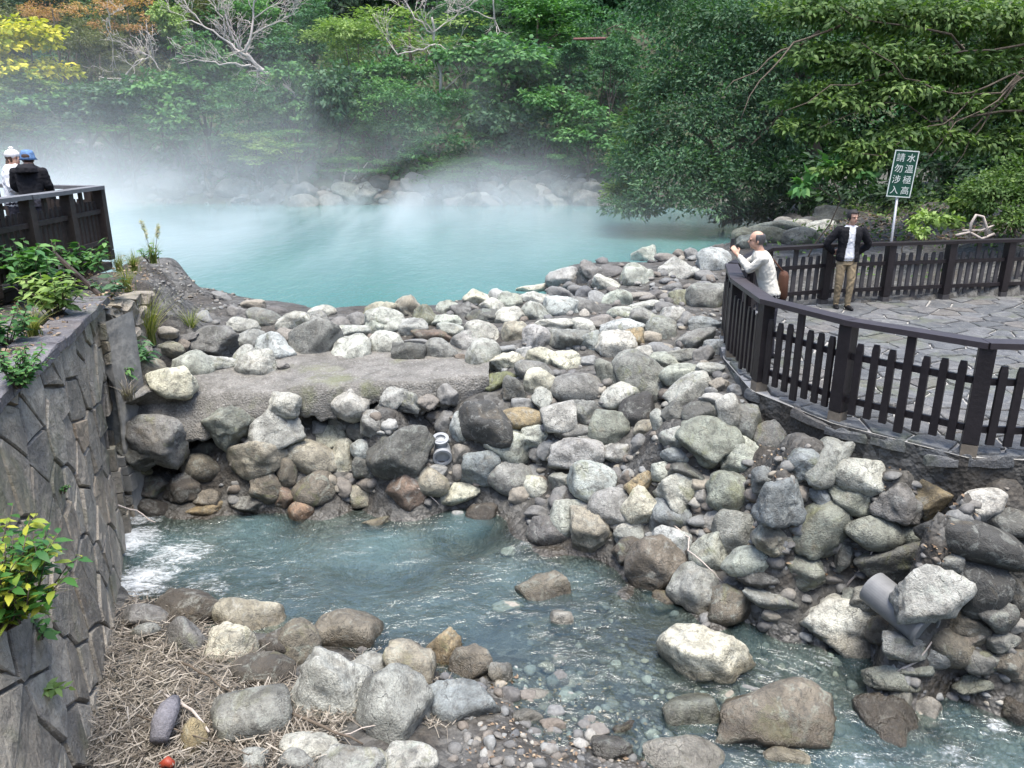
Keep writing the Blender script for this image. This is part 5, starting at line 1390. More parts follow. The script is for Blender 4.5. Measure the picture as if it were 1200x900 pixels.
# plume grass and dry scrub of the far shore, reddish handrail
def blades(seed, n, base, L, spread, w_, mat, name, label, cat, group=None, plume=0, parent=None, up=1.0):
    r = np.random.default_rng(seed); V, F, Tn, nb = [], [], [], 0
    for k in range(n):
        a = r.uniform(0, 6.283); l = L * r.uniform(.55, 1.15); lean = spread * r.uniform(.15, 1)
        d = np.array([math.cos(a), math.sin(a), 0]); s = np.array([-d[1], d[0], 0]); p0 = np.array(base) + d * r.uniform(0, .12) * L * .5 + s * r.normal() * .03
        tt = r.random()
        for i in range(5):
            t = i / 4; p = p0 + np.array([0, 0, l * up]) * (t - .35 * lean * t * t) + d * lean * l * t * t
            ww = w_ * (1 - t * .9)
            V += [p - s * ww, p + s * ww]; Tn += [tt, tt]
            if i: F.append([nb + 2 * i - 2, nb + 2 * i - 1, nb + 2 * i + 1, nb + 2 * i])
        nb += 10
    me = np_mesh('blades', np.array(V), np.array(F), mat, False, {'tint': Tn})
    t = thing(name, label, cat, base, group); o = link('blades', me, t)
    if plume:
        V, F, Tn, nb = [], [], [], 0
        Ps, Ds = [], []
        m = MB()
        for k in range(plume):
            a = r.uniform(0, 6.28); top = np.array(base) + np.array([math.cos(a) * spread * L * .45, math.sin(a) * spread * L * .3, L * r.uniform(1.15, 1.6)])
            m.tube([base, (np.array(base) * .5 + top * .5), top], [.006 * L, .005 * L, .003 * L], 4)
            for j in range(60):
                t_ = r.uniform(-.28, .02); Ps.append(top + (top - np.array(base)) * t_); Ds.append((top - np.array(base)) * .5 + r.normal(size=3) * .5)
        link('stalk', m.mesh('stalk', LF['straw']), t)
        v, f, tn = leaves(np.array(Ps), np.array(Ds), r.normal(size=(len(Ps), 3)), np.full(len(Ps), .11 * L), np.full(len(Ps), .03 * L), r.random(len(Ps)))
        link('plume', np_mesh('plume', v, f, LF['plume'], False, {'tint': tn}), t)
    return t
for i, (u, v, lab) in enumerate([(195,140,'dry plume grass clump with pale feathery heads on the far bank'), (178,112,'pale plume grass clump high on the far bank behind the other clumps'), (212,165,'plume grass clump low in the steam near the lake')]):
    b = hit(u, v, .02); blades(50 + i, 90, b, 2.0, .7, .02, LF['straw'], 'plume_grass', lab, 'grass clump', 'plume grass clumps of the far bank', plume=8)
m = MB(); a, b = py(672, 46, 46), py(712, 45, 46); m.tube([a, b], .075, 8)
REDW = solid('rusty_red_paint', (.13, .05, .04), .7, 12, .3, .2)
t = thing('handrail', 'rusty reddish handrail beam half hidden among dark trees of the far bank', 'handrail', (a + b) / 2); m.build('rail', REDW, t)
for p in (a, b):
    m = MB(); g0 = float(ground_z(p[0], p[1] + 3)); m.tube([(p[0], p[1] + 3.2, g0 - .2), (p[0], p[1] + .3, p[2]), p], .05, 6); m.build('post', BARK, t)
for i, ((x0, y0_, x1, y1_), lab) in enumerate([((404,221,431,190), 'pale driftwood pole leaning on the far bank stones'), ((401,222,406,198), 'short pale driftwood stick beside the leaning pole')]):
    a = hit(x0, y0_, .1); b = py(x1, y1_, a[1] + .4); m = MB(); m.tube(wander(a, b, 4, .02, random.Random(i)), [.05, .05, .045, .04, .03], 6); tag(m.build('driftwood_pole', BARKP, None, True), lab, 'driftwood', 'driftwood on the far bank')

# undergrowth of the hillside
r = np.random.default_rng(99); P = []
ux = r.uniform(-46, 26, 105000); uy = r.uniform(39.5, 74, 105000); gz = ground_z(ux, uy); ok = gz > 2.7
ok &= np.array([fbm((a * .22, b * .22, 1), 4) for a, b in zip(ux, uy)]) + r.normal(size=len(ux)) * .3 > -.28
ux, uy, gz = ux[ok], uy[ok], gz[ok]; n = len(ux)
P = np.stack([ux, uy, gz + r.random(n) ** 2 * .8], 1)
Dd = r.normal(size=(n, 3)) + np.array([0, -.5, .2]); L = r.uniform(.18, .50, n)
v, f, tn = leaves(P, Dd, np.array([0, -.35, .9]) + .5 * r.normal(size=(n, 3)), L, L * .5, np.clip(.5 + .25 * r.normal(size=n), 0, 1), 'plain')
tag(link('undergrowth', np_mesh('undergrowth', v, f, LF['deep'], False, {'tint': tn})), 'low green undergrowth covering the far hillside', None, None, 'stuff')
# ferns and weeds on the slope behind the paved platform
ux = r.uniform(6.0, 22, 26000); uy = r.uniform(15.4, 34, 26000); gz = ground_z(ux, uy); ok = (gz > 2.35) & (ux > 4.6 + (uy - 16) * .55)
ok &= np.array([fbm((a * .5, b * .5, 4), 4) for a, b in zip(ux, uy)]) + r.normal(size=len(ux)) * .15 > .0
ux, uy, gz = ux[ok], uy[ok], gz[ok]; n = len(ux); L = r.uniform(.06, .16, n)
v, f, tn = leaves(np.stack([ux, uy, gz + r.random(n) ** 2 * .35], 1), r.normal(size=(n, 3)) + np.array([0, -.6, .2]), np.array([0, -.3, .9]) + .5 * r.normal(size=(n, 3)), L, L * .5, np.clip(.55 + .25 * r.normal(size=n), 0, 1))
tag(link('undergrowth', np_mesh('undergrowth', v, f, LF['over'], False, {'tint': tn})), 'weeds and ferns on the slope behind the paved platform', None, None, 'stuff')

# ------------------------------------------------------------------ the overhanging trees on the fence side of the lake
def blob_tree(name, label, base, limbs, blobs_px, mat, seed, n_clump, per, leaf, aspect=.36, shape='plain', group=None, r0=.2, flat=.5, clump_r=.5, bark=None, droop=.25, up=.4, cat='tree', shell=.4):
    t = thing(name, label, cat, base, group)
    bl = []
    for u, v, y, rw, rh in blobs_px:
        c = py(u, v, y); s = ppm(c); bl.append((c - np.array(base), (rw / s, rw / s * .85, rh / s)))
    me = crown_mesh('crown', LF[mat], seed, bl, n_clump, per, leaf, aspect, shape, up=up, flat=flat, clump_r=clump_r, shell=shell, droop=droop)
    o = bpy.data.objects.new('crown', me); COL.objects.link(o); o.parent = t
    m = MB(); r_ = random.Random(seed)
    for pts, ra, rb in limbs:
        P = [np.array(p) - np.array(base) for p in pts]; fine = []
        for i in range(len(P) - 1): fine += wander(P[i], P[i + 1], 3, .05, r_)[:-1]
        fine.append(P[-1]); n = len(fine); m.tube(fine, [ra + (rb - ra) * (i / (n - 1)) ** .8 for i in range(n)], 7)
    o = bpy.data.objects.new('trunk', m.mesh('trunk', bark or BARK, True)); COL.objects.link(o); o.parent = t
    return t
RT = 'overhanging trees beside the paved platform'
b1 = (11.5, 30.0, float(ground_z(11.5, 30.0)))
fan = [(770,225,28.5),(820,240,28),(760,160,29),(820,110,29),(800,60,30),(860,40,30),(880,170,28)]
blob_tree('tree', 'big dark leafy tree drooping its branches down to the turquoise water', b1,
  [([b1, (11, 29.6, 5), (10.4, 29.2, 8)], .35, .2)] + [([(10.6, 29.3, 6.5 + .3 * i), tuple(py(u + 30, v - 30, y)), tuple(py(u, v, y - .6))], .10, .02) for i, (u, v, y) in enumerate(fan)],
  [(735,245,27.5,32,16),(775,232,27,42,26),(830,240,27,40,26),(745,200,28,36,34),(800,205,27.5,50,38),(855,215,27.5,40,44),(760,160,28.5,34,34),(820,150,28,50,46),(790,105,29,40,40),(850,95,28.5,55,50),(900,140,28,50,60),(810,50,29.5,45,44),(780,10,30,44,40),(860,30,29,60,50),(920,60,28.5,60,60),(900,190,28.5,40,44),(950,120,29,60,70),(960,20,29,60,50)],
  'blue', 41, 1500, 22, .17, .46, group=RT)
blob_tree('tree', 'yellowish green leafy tree at the rim of the drooping dark tree', (9.0, 31.5, float(ground_z(9., 31.5))),
  [([(9, 31.5, 2.5), (7.6, 31, 5), tuple(py(775, 130, 30))], .18, .05)],
  [(752,150,30.5,26,24),(738,185,30,22,20),(730,225,29.5,24,18),(765,115,31,24,22),(748,245,29,22,12)], 'over', 42, 330, 20, .17, .46, group=RT)
b2 = (14.5, 19.5, float(ground_z(14.5, 19.5)))
br = []
for pts in [[(1260,40),(1180,90),(1120,110),(1060,92),(1010,50)],[(1260,90),(1195,85),(1120,135),(1075,160),(1010,180)],[(1240,60),(1130,60),(1000,100),(920,130)],[(1130,60),(1060,30),(985,8)],[(1200,130),(1120,140),(1040,120),(960,150)],
            [(1250,150),(1200,90),(1150,130),(1085,190)],[(1195,88),(1120,170),(1080,185)],[(1195,90),(1150,150),(1115,200)],[(985,30),(930,50),(890,95),(868,140)],[(960,36),(900,70),(850,105)]]:
    br.append(([tuple(py(u, v, 18.2 - .3 * k)) for k, (u, v) in enumerate(pts)], .030, .008))
blob_tree('tree', 'broad-leaved tree reaching long arching branches over the warning sign', b2, [([b2, (13.6, 19.4, 6), tuple(py(1180, 70, 19.4))], .28, .08)] + br,
  [(945,20,18.8,50,24),(1010,20,18.6,60,26),(1080,25,18.6,60,28),(1150,30,18.8,60,30),(1200,60,19,50,36),(960,70,18.4,46,22),(1020,75,18.2,54,24),(1085,80,18.4,50,26),(1150,85,18.8,50,30),(945,115,18.2,34,16),(985,120,18,44,20),(1050,110,18,44,18),(1110,125,18.4,46,22),(1180,130,18.8,44,28),
   (930,150,18,22,14),(965,160,18,26,14),(1010,175,17.6,34,14),(1060,160,17.8,40,16),(985,200,17.4,26,10),(1100,165,18,34,18),(1165,170,18.4,40,20),(1030,190,17.4,24,10)],
  'over', 43, 1500, 17, .15, .38, 'long', group=RT, clump_r=.46, droop=.4, flat=.45)
blob_tree('tree', 'dense tree with shade painted into its leaves behind the warning sign', (15, 27, float(ground_z(15., 27.))), [([(15, 27, 3), (14.5, 27, 8)], .3, .15)],
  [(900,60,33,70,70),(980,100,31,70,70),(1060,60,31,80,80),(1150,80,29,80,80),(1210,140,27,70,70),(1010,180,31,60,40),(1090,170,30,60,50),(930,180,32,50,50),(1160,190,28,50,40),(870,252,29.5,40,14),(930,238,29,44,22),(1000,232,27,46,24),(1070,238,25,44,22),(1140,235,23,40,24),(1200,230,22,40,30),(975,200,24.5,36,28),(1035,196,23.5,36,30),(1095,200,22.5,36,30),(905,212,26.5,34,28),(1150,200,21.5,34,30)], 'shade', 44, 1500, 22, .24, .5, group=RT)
blob_tree('shrub', 'thick green shrub behind the far fence at the frame edge', (10.9, 16.8, float(ground_z(10.9, 16.8))), [([(10.9, 16.8, 2.5), (10.8, 16.7, 4)], .05, .02)],
  [(1165,230,16.6,40,26),(1195,215,16.8,36,30),(1190,262,16.0,26,22),(1140,248,16.8,26,16)], 'over', 45, 420, 18, .09, .4, 'long', group='shrubs behind the far fence', cat='shrub')
blob_tree('shrub', 'yellow-green seedling bushes on the slope beside the sign pole', (8.3, 16.4, float(ground_z(8.3, 16.4))), [([(8.3, 16.4, 2.4), (8.3, 16.4, 3)], .02, .01)],
  [(1088,258,16.2,20,12),(1110,262,16.2,16,10),(1125,240,16.8,14,9),(1075,272,15.8,14,7)], 'lime', 46, 70, 12, .10, .6, 'broad', group='shrubs behind the far fence', cat='shrub')
blob_tree('shrub', 'young tree with large drooping pale green leaves in front of the dark hollow', (6.7, 17.6, float(ground_z(6.7, 17.6))),
  [([(6.7, 17.6, 2.3), tuple(py(985, 235, 17.5)), tuple(py(945, 222, 17.4))], .02, .01), ([tuple(py(985, 235, 17.5)), tuple(py(975, 200, 17.4))], .015, .01)],
  [(945,220,17.4,15,8),(972,198,17.4,14,8),(1000,205,17.4,16,8),(960,205,17.4,10,6)], 'mid', 47, 22, 9, .24, .55, 'broad', group='shrubs behind the far fence', cat='shrub', droop=.5)
m = MB(); 
for (pts, rad) in [([(1136,278),(1138,262),(1144,252),(1152,254),(1156,266),(1155,276)], .03), ([(1120,276),(1136,272),(1150,280),(1165,274)], .03), ([(1128,270),(1150,270),(1165,264)], .02)]:
    m.tube([py(u, v, 15.9) for u, v in pts], rad, 6)
tag(m.build('curled_vine', BARKP, None, True), 'pale curled woody vine looping up behind the far fence', 'vine')
# ------------------------------------------------------------------ plants near the viewer
def plant(name, label, base, n_stem, H, spread, leaf, mat, seed, aspect=.45, per=9, shape='broad', cat='plant', group=None, droop=.4, top=.35, lean=(0, 0, 0), stem_mat=None):
    r = np.random.default_rng(seed); rp = random.Random(seed); t = thing(name, label, cat, base, group); base = np.array(base, float)
    m = MB(); Ps, Ds, Ns, Ls, Tt = [], [], [], [], []
    for s in range(n_stem):
        a = r.uniform(0, 6.283); e = base + np.array([math.cos(a), math.sin(a), 0]) * spread * r.uniform(.2, 1) + np.array([0, 0, H * r.uniform(.6, 1.05)]) + np.array(lean) * r.uniform(.5, 1.2)
        pts = wander(base + np.array([math.cos(a), math.sin(a), 0]) * .02, e, 5, .04, rp); m.tube(pts, [.007, .006, .005, .005, .004, .003], 5)
        for k in range(per):
            f = top + (1 - top) * (k + r.random()) / per; i = min(int(f * 5), 4); p = pts[i] * (1 - (f * 5 - i)) + pts[i + 1] * (f * 5 - i)
            b = k * 2.4 + r.uniform(-.4, .4); d = np.array([math.cos(b), math.sin(b), r.uniform(-.1, .55)])
            Ps.append(p); Ds.append(d); Ns.append(np.array([0, 0, 1.]) + .3 * r.normal(size=3)); Ls.append(leaf * r.uniform(.6, 1.2)); Tt.append(r.random())
    link('stem', m.mesh('stem', stem_mat or BARK, True), t)
    Ls = np.array(Ls); v, f, tn = leaves(np.array(Ps), np.array(Ds), np.array(Ns), Ls, Ls * aspect, np.array(Tt), shape, droop=droop)
    link('foliage', np_mesh('foliage', v, f, LF[mat], False, {'tint': tn}), t); return t
PG = 'plants on the terrace and masonry wall'
plant('shrub', 'broad-leaved light green shrub growing against the deck fence', pz(42, 352, 3.06), 26, .72, .62, .16, 'mid', 61, .5, 15, cat='shrub', group=PG)
plant('shrub', 'second green shrub between the two slanting braces at the deck', pz(98, 331, 3.05), 18, .62, .42, .14, 'mid', 62, .5, 13, cat='shrub', group=PG)
plant('shrub', 'leafy shrub at the frame edge below the deck rail', pz(2, 345, 3.05), 14, .6, .45, .14, 'mid', 63, .5, 11, cat='shrub', group=PG)
blades(87, 120, pz(158, 318, 2.9), .42, .9, .006, LF['grass'], 'grass_tuft', 'green and straw grass tuft on the bare point beside the lake', 'grass clump', 'grass clumps on the terrace')
blades(88, 90, pz(150, 342, 2.9), .5, .8, .006, LF['grass'], 'grass_tuft', 'grass tuft behind the corner of the masonry wall', 'grass clump', 'grass clumps on the terrace')
blades(89, 90, pz(185, 345, 2.5), .3, 1.0, .005, LF['straw'], 'grass_tuft', 'dry straw-coloured tuft on the gravel slope by the lake', 'grass clump', 'grass clumps on the terrace')
plant('shrub', 'bright green bush at the middle of the terrace behind the coping', pz(62, 372, 3.05), 20, .5, .42, .13, 'lime', 83, .5, 13, cat='shrub', group=PG)
plant('shrub', 'green bush on the terrace at the frame edge beside the litter', pz(8, 405, 3.05), 18, .42, .36, .11, 'mid', 84, .5, 12, cat='shrub', group=PG)
blades(85, 130, pz(110, 322, 3.0), .4, .9, .006, LF['grass'], 'grass_tuft', 'green grass tuft beside the slanting brace on the terrace', 'grass clump', 'grass clumps on the terrace')
blades(86, 130, pz(40, 395, 3.05), .36, .9, .006, LF['grass'], 'grass_tuft', 'green grass tuft between the two terrace bushes', 'grass clump', 'grass clumps on the terrace')
plant('weed', 'bluish green big-leaved weed at the end of the coping slabs', pz(128, 350, 2.95), 6, .32, .3, .15, 'blue', 64, .5, 8, cat='plant', group=PG)
plant('weed', 'small bright green weed on the coping slabs', pz(22, 455, 3.05), 22, .34, .30, .06, 'mid', 65, .6, 18, cat='plant', group=PG, top=.15)
plant('leafy_plant', 'dark green long-leaved plant hanging over the corner of the weir', pz(160, 432, 2.0), 11, .42, .36, .17, 'deep', 66, .3, 10, 'long', group='plants by the weir', droop=.5)
plant('leafy_plant', 'green leafy stems trailing below the long-leaved plant', pz(147, 445, 2.0), 7, .2, .2, .12, 'mid', 67, .4, 8, 'long', group='plants by the weir', droop=.6)
blades(70, 200, pz(176, 405, 2.15), .85, .75, .007, LF['grass'], 'grass_tuft', 'tall yellow-green grass tuft above the long-leaved plant', 'grass clump', 'grass clumps by the weir')
blades(71, 120, pz(225, 392, 2.1), .5, .9, .006, LF['grass'], 'grass_tuft', 'low spreading grass tuft beside the purplish boulder', 'grass clump', 'grass clumps by the weir')
blades(72, 70, pz(150, 470, 1.95), .35, 1.0, .006, LF['straw'], 'grass_tuft', 'brown dead grass hanging at the corner of the weir', 'grass clump', 'grass clumps by the weir')
blades(73, 60, pz(180, 309, 2.8), .55, .7, .006, LF['grass'], 'plume_grass', 'plume grass clump on the point of land beside the deck fence', 'grass clump', None, plume=4)
plant('weed', 'low green weed under the plume grass beside the lake', pz(176, 308, 2.8), 9, .36, .25, .09, 'mid', 74, .4, 9, 'long', group=PG)
blades(75, 140, pz(140, 318, 2.95), .35, 1.0, .005, LF['grass'], 'grass_tuft', 'sparse dry grass on the point of land by the deck', 'grass clump', 'grass clumps by the weir')
# glossy shrub growing out of the wall close to the viewer
wp = wall_pt(2.0, 1.85, .05)
plant('shrub', 'glossy shrub with yellow-edged leaves growing out of the masonry wall', wp, 40, .62, .46, .13, 'croton', 76, .36, 15, 'broad', cat='shrub', group=PG, lean=(.16, .05, .12), droop=.25, top=.25)
plant('weed', 'small light green weed in a wall joint below the glossy shrub', wall_pt(2.5, 1.45, .05), 5, .2, .2, .10, 'mid', 77, .5, 6, group=PG, lean=(.1, 0, 0))
plant('weed', 'thin pale weed hanging low on the masonry wall', wall_pt(2.2, 1.2, .05), 5, .1, .22, .09, 'lime', 78, .45, 6, group=PG, lean=(.12, 0, -.1))
plant('weed', 'tiny weed in a joint high on the masonry wall', wall_pt(4.2, 1.9, .03), 5, .08, .08, .035, 'mid', 79, .6, 8, group=PG, lean=(.05, 0, 0))
blades(80, 60, wall_pt(3.0, 1.55, .05), .3, 1.1, .004, LF['straw'], 'grass_tuft', 'dead brown grass hanging from a joint of the masonry wall', 'grass clump', None, up=.25)

# ------------------------------------------------------------------ dry reeds, leaves, branches
def in_poly(x, y, poly):
    ins = False; j = len(poly) - 1
    for k in range(len(poly)):
        if (poly[k][1] > y) != (poly[j][1] > y) and x < (poly[j][0] - poly[k][0]) * (y - poly[k][1]) / (poly[j][1] - poly[k][1]) + poly[k][0]: ins = not ins
        j = k
    return ins
r = np.random.default_rng(5)
def reed_mesh(n, poly, lmin, lmax, wmin, wmax, zfun, thick, curl=.5, seed=5):
    r = np.random.default_rng(seed); us_ = [p[0] for p in poly]; vs_ = [p[1] for p in poly]; V, F, Tn, nb = [], [], [], 0; c = 0
    while c < n:
        u, v = r.uniform(min(us_), max(us_)), r.uniform(min(vs_), max(vs_))
        if not in_poly(u, v, poly): continue
        p = zfun(u, v); a = r.uniform(0, 6.283); L = lmin * (lmax / lmin) ** r.random(); w_ = r.uniform(wmin, wmax); k = r.normal() * curl / L * .3
        x, y = p[0], p[1]; z0 = r.random() ** 1.5 * thick; tilt = r.normal() * .25; t0 = r.random(); roll = r.uniform(-.8, .8)
        for i in range(5):
            z = z0 + (i / 4 - .5) * L * tilt; z = max(z, .004)
            s = np.array([-math.sin(a) * math.cos(roll), math.cos(a) * math.cos(roll), math.sin(roll)]) * w_
            q = np.array([x, y, p[2] + z]); V += [q - s, q + s]; Tn += [t0, t0]
            if i: F.append([nb + 2 * i - 2, nb + 2 * i - 1, nb + 2 * i + 1, nb + 2 * i])
            x += math.cos(a) * L / 4; y += math.sin(a) * L / 4; a += k * L / 4
        nb += 10; c += 1
    return np.array(V), np.array(F), Tn
V, F, Tn = reed_mesh(7000, [(128,730),(150,700),(240,730),(330,790),(420,830),(400,870),(370,905),(100,905),(112,800)], .06, .27, .0018, .0052, lambda u, v: hit(u, v, 0), .10, .9)
tag(link('dry_reeds', np_mesh('dry_reeds', V, F, LF['straw'], False, {'tint': Tn})), 'thick mat of dry pale reeds and straw washed onto the bank', None, None, 'stuff')
V, F, Tn = reed_mesh(700, [(430,760),(520,800),(560,830),(520,860),(440,830),(400,800)], .06, .25, .002, .005, lambda u, v: hit(u, v, 0), .05, .9, 6)
tag(link('dry_reeds', np_mesh('dry_reeds', V, F, LF['straw'], False, {'tint': Tn})), 'dry straw caught between the boulders of the gravel bar', None, None, 'stuff')
def litter(name, label, poly, n, size, zfun, mat, seed):
    r = np.random.default_rng(seed); us_ = [p[0] for p in poly]; vs_ = [p[1] for p in poly]; Ps = []
    while len(Ps) < n:
        u, v = r.uniform(min(us_), max(us_)), r.uniform(min(vs_), max(vs_))
        if in_poly(u, v, poly): Ps.append(zfun(u, v) + np.array([0, 0, r.uniform(.005, .03)]))
    n = len(Ps); L = size * r.uniform(.5, 1.3, n); D = r.normal(size=(n, 3)) * np.array([1, 1, .2])
    v, f, tn = leaves(np.array(Ps), D, np.array([0, 0, 1.]) + .35 * r.normal(size=(n, 3)), L, L * .55, r.random(n), 'plain', .5, -.1)
    tag(link(name, np_mesh(name, v, f, LF[mat], False, {'tint': tn})), label, None, None, 'stuff')
litter('leaf_litter', 'dead leaves scattered over the terrace behind the coping', [(-20,480),(-20,330),(60,300),(150,300),(190,320),(130,355),(90,370),(20,450)], 1300, .06, lambda u, v: pz(u, v, 3.05), 'litter', 7)
litter('leaf_litter', 'fallen leaves between the boulders under the fence', [(880,520),(1100,560),(1190,600),(1180,640),(1000,690),(860,640),(800,560)], 900, .05, lambda u, v: hit(u, v, 0), 'litter', 8)
litter('leaf_litter', 'fallen brown and red leaves on the gravel bar', [(560,790),(700,790),(780,880),(760,905),(540,905)], 330, .045, lambda u, v: hit(u, v, 0), 'litter', 9)
litter('leaf_litter', 'brown leaves on the slope behind the far fence', [(980,250),(1100,240),(1200,255),(1200,282),(960,286)], 1500, .11, lambda u, v: hit(u, v, 0), 'litter', 10)
def stick(pts, rad, label, mat=None, off=.06, name='branch', cat='branch', group=None):
    P = [hit(u, v, off if isinstance(off, float) else off[i]) for i, (u, v) in enumerate(pts)]; m = MB(); f = []; r_ = random.Random(len(label))
    for i in range(len(P) - 1): f += wander(P[i], P[i + 1], 3, .02, r_)[:-1]
    f.append(P[-1]); n = len(f); m.tube(f, [rad * (1 - .5 * i / n) for i in range(n)], 6)
    return tag(m.build(name, mat or BARK, None, True), label, cat, group)
SG = 'sticks and branches washed onto the banks'
stick([(210,776),(245,792),(280,815)], .012, 'thin brown branch lying across the dry reeds near the dark brown boulder', off=.12, group=SG)
stick([(194,815),(225,832),(245,858)], .016, 'split tan branch beside the grey driftwood stump', BARKP, off=.14, group=SG)
stick([(160,838),(220,860),(292,885)], .008, 'long thin dark twig crossing the bottom of the reeds', off=.16, group=SG)
stick([(340,835),(380,852),(425,872)], .015, 'brown branch lying at the foot of the large pale bank boulder', off=.10, group=SG)
stick([(395,862),(440,850),(480,846)], .006, 'pale bent twig below the large cracked boulder', BARKP, off=.10, group=SG)
stick([(790,616),(808,630),(806,645),(830,665),(850,685)], .010, 'pale curved stick lying over the smooth pale egg boulder', BARKP, off=[.12,.2,.34,.30,.12], group=SG)
stick([(990,690),(1012,662),(1032,632)], .012, 'grey stick standing against the wide dark ledge', BARKP, off=[.05,.2,.42], group=SG)
stick([(1052,787),(1075,775),(1092,752)], .011, 'pale curved twig in the water before the pipe mouth', BARKP, off=[.12,.16,.2], group=SG)
stick([(132,590),(160,598),(182,612)], .012, 'pale root reaching from the outlet over the foaming pool', BARKP, off=[.5,.42,.3], group=SG)
stick([(490,572),(505,582),(515,592)], .009, 'pale twig leaning on the reddish wet boulder', BARKP, off=[.25,.2,.12], group=SG)
p = hit(195, 850, .1); m = MB(); m.tube([p + np.array(q) for q in ((-.02, .22, .06), (0, .08, .09), (.01, -.06, .08), (.03, -.2, .03))], [.05, .085, .095, .07], 8)
b = m.build('driftwood_stump', solid('driftwood_grey', (.17, .165, .18), .85, 40, .45, .8), None, True); tag(b, 'grey weathered driftwood stump half buried in dry reeds', 'driftwood')
p = hit(196, 897, .05); m = MB(); m.tube([p + np.array((-.05, 0, 0)), p + np.array((.0, .01, .03)), p + np.array((.05, 0, 0))], [.025, .04, .03], 7); tag(m.build('red_scrap', solid('red_plastic', (.24, .04, .02), .5), None, True), 'small red scrap in the dry reeds beside the yellow stone', 'litter')

# ------------------------------------------------------------------ pipes and rod
y0_ = float(hit(1040, 700, .2)[1]); a = py(1034, 697, y0_ - .28); b = py(1086, 739, y0_ - .70); d = (b - a) / np.linalg.norm(b - a)
pipe = thing('drain_pipe', 'grey plastic drain pipe sticking out under the pale boulder towards the stream', 'pipe', b)
def ring_tube(m, p, q, ro, ri, n=24):
    m.tube([p, q], ro, n, caps=False); k = len(m.v); m.tube([q, p], ri, n, mi=1, caps=False)
ro = .165
def hollow(p, q, ro, ri, n=28):
    d = Vector(q - p).normalized(); a1 = d.orthogonal().normalized(); b1_ = d.cross(a1); m = MB(); vs = []
    for c, rad in ((p, ro), (q, ro), (q, ri), (p, ri)):
        for k in range(n): t = 2 * math.pi * k / n; vs.append(Vector(c) + (a1 * math.cos(t) + b1_ * math.sin(t)) * rad)
    fs = []
    for L in range(3):
        for k in range(n): fs.append((L * n + k, L * n + (k + 1) % n, (L + 1) * n + (k + 1) % n, (L + 1) * n + k))
    fs.append([3 * n + k for k in range(n)])
    m.add(vs, fs); return m
ext = a - d * .12
hollow(ext, b, ro, ro - .016, 44).build('pipe_body', PVC, pipe)
hollow(b - d * .035, b + d * .004, ro + .010, ro - .012, 44).build('pipe_rim', PVC, pipe)
c = hit(518, 532, .14)
fit = thing('pipe_fitting', 'white plastic pipe fitting with dark open mouth beside the big round dark boulder', 'pipe', c)
hollow(c + np.array([-.02, .35, .04]), c + np.array([.01, -.06, -.03]), .12, .10).build('pipe_body', PVCW, fit)
hollow(c + np.array([-.02, .06, .10]), c + np.array([-.02, .05, .20]), .085, .06).build('inlet_collar', PVCW, fit)
hollow(c + np.array([-.02, .06, .18]), c + np.array([-.02, .045, .215]), .115, .07).build('flange', PVCW, fit)
hollow(c + np.array([.005, -.02, -.02]), c + np.array([.012, -.07, -.033]), .132, .10).build('pipe_rim', PVCW, fit)
p = hit(846, 372, 0.0); m = MB(); m.tube([p, p + np.array([0, 0, .62])], .011, 6); tag(m.build('metal_rod', DARKM), 'thin dark metal rod standing upright among boulders by the fence', 'rod')
# ------------------------------------------------------------------ people
def cloth(name, col, rough=.85): return solid(name, col, rough, 60, .12, .25, spec=.2)
SKIN = solid('skin', (.48, .29, .21), .55, 40, .06, .05); HAIRB = solid('hair_black', (.012, .010, .010), .55, 80, .4, .6); HAIRG = solid('hair_grey', (.07, .07, .075), .6, 80, .4, .6); HAIRBR = solid('hair_brown', (.06, .03, .018), .55, 80, .4, .6)
C_BLACK = cloth('cloth_black', (.012, .012, .015)); C_WHITE = cloth('cloth_white', (.66, .67, .70)); C_CREAM = cloth('cloth_cream', (.62, .60, .53)); C_KHAKI = cloth('cloth_khaki', (.24, .19, .12)); C_DARK = cloth('cloth_dark_trousers', (.03, .03, .04)); C_SHOE = cloth('shoe_black', (.01, .01, .012), .5)
C_BLUE = solid('hat_blue_pattern', (.10, .19, .36), .8, 26, .75, .2); C_CAP = cloth('hat_white', (.72, .70, .68)); C_BAG = cloth('bag_brown', (.075, .035, .022), .7); EYE = solid('eye_dark', (.01, .008, .008), .3); LIP = solid('lip', (.33, .13, .11), .5)
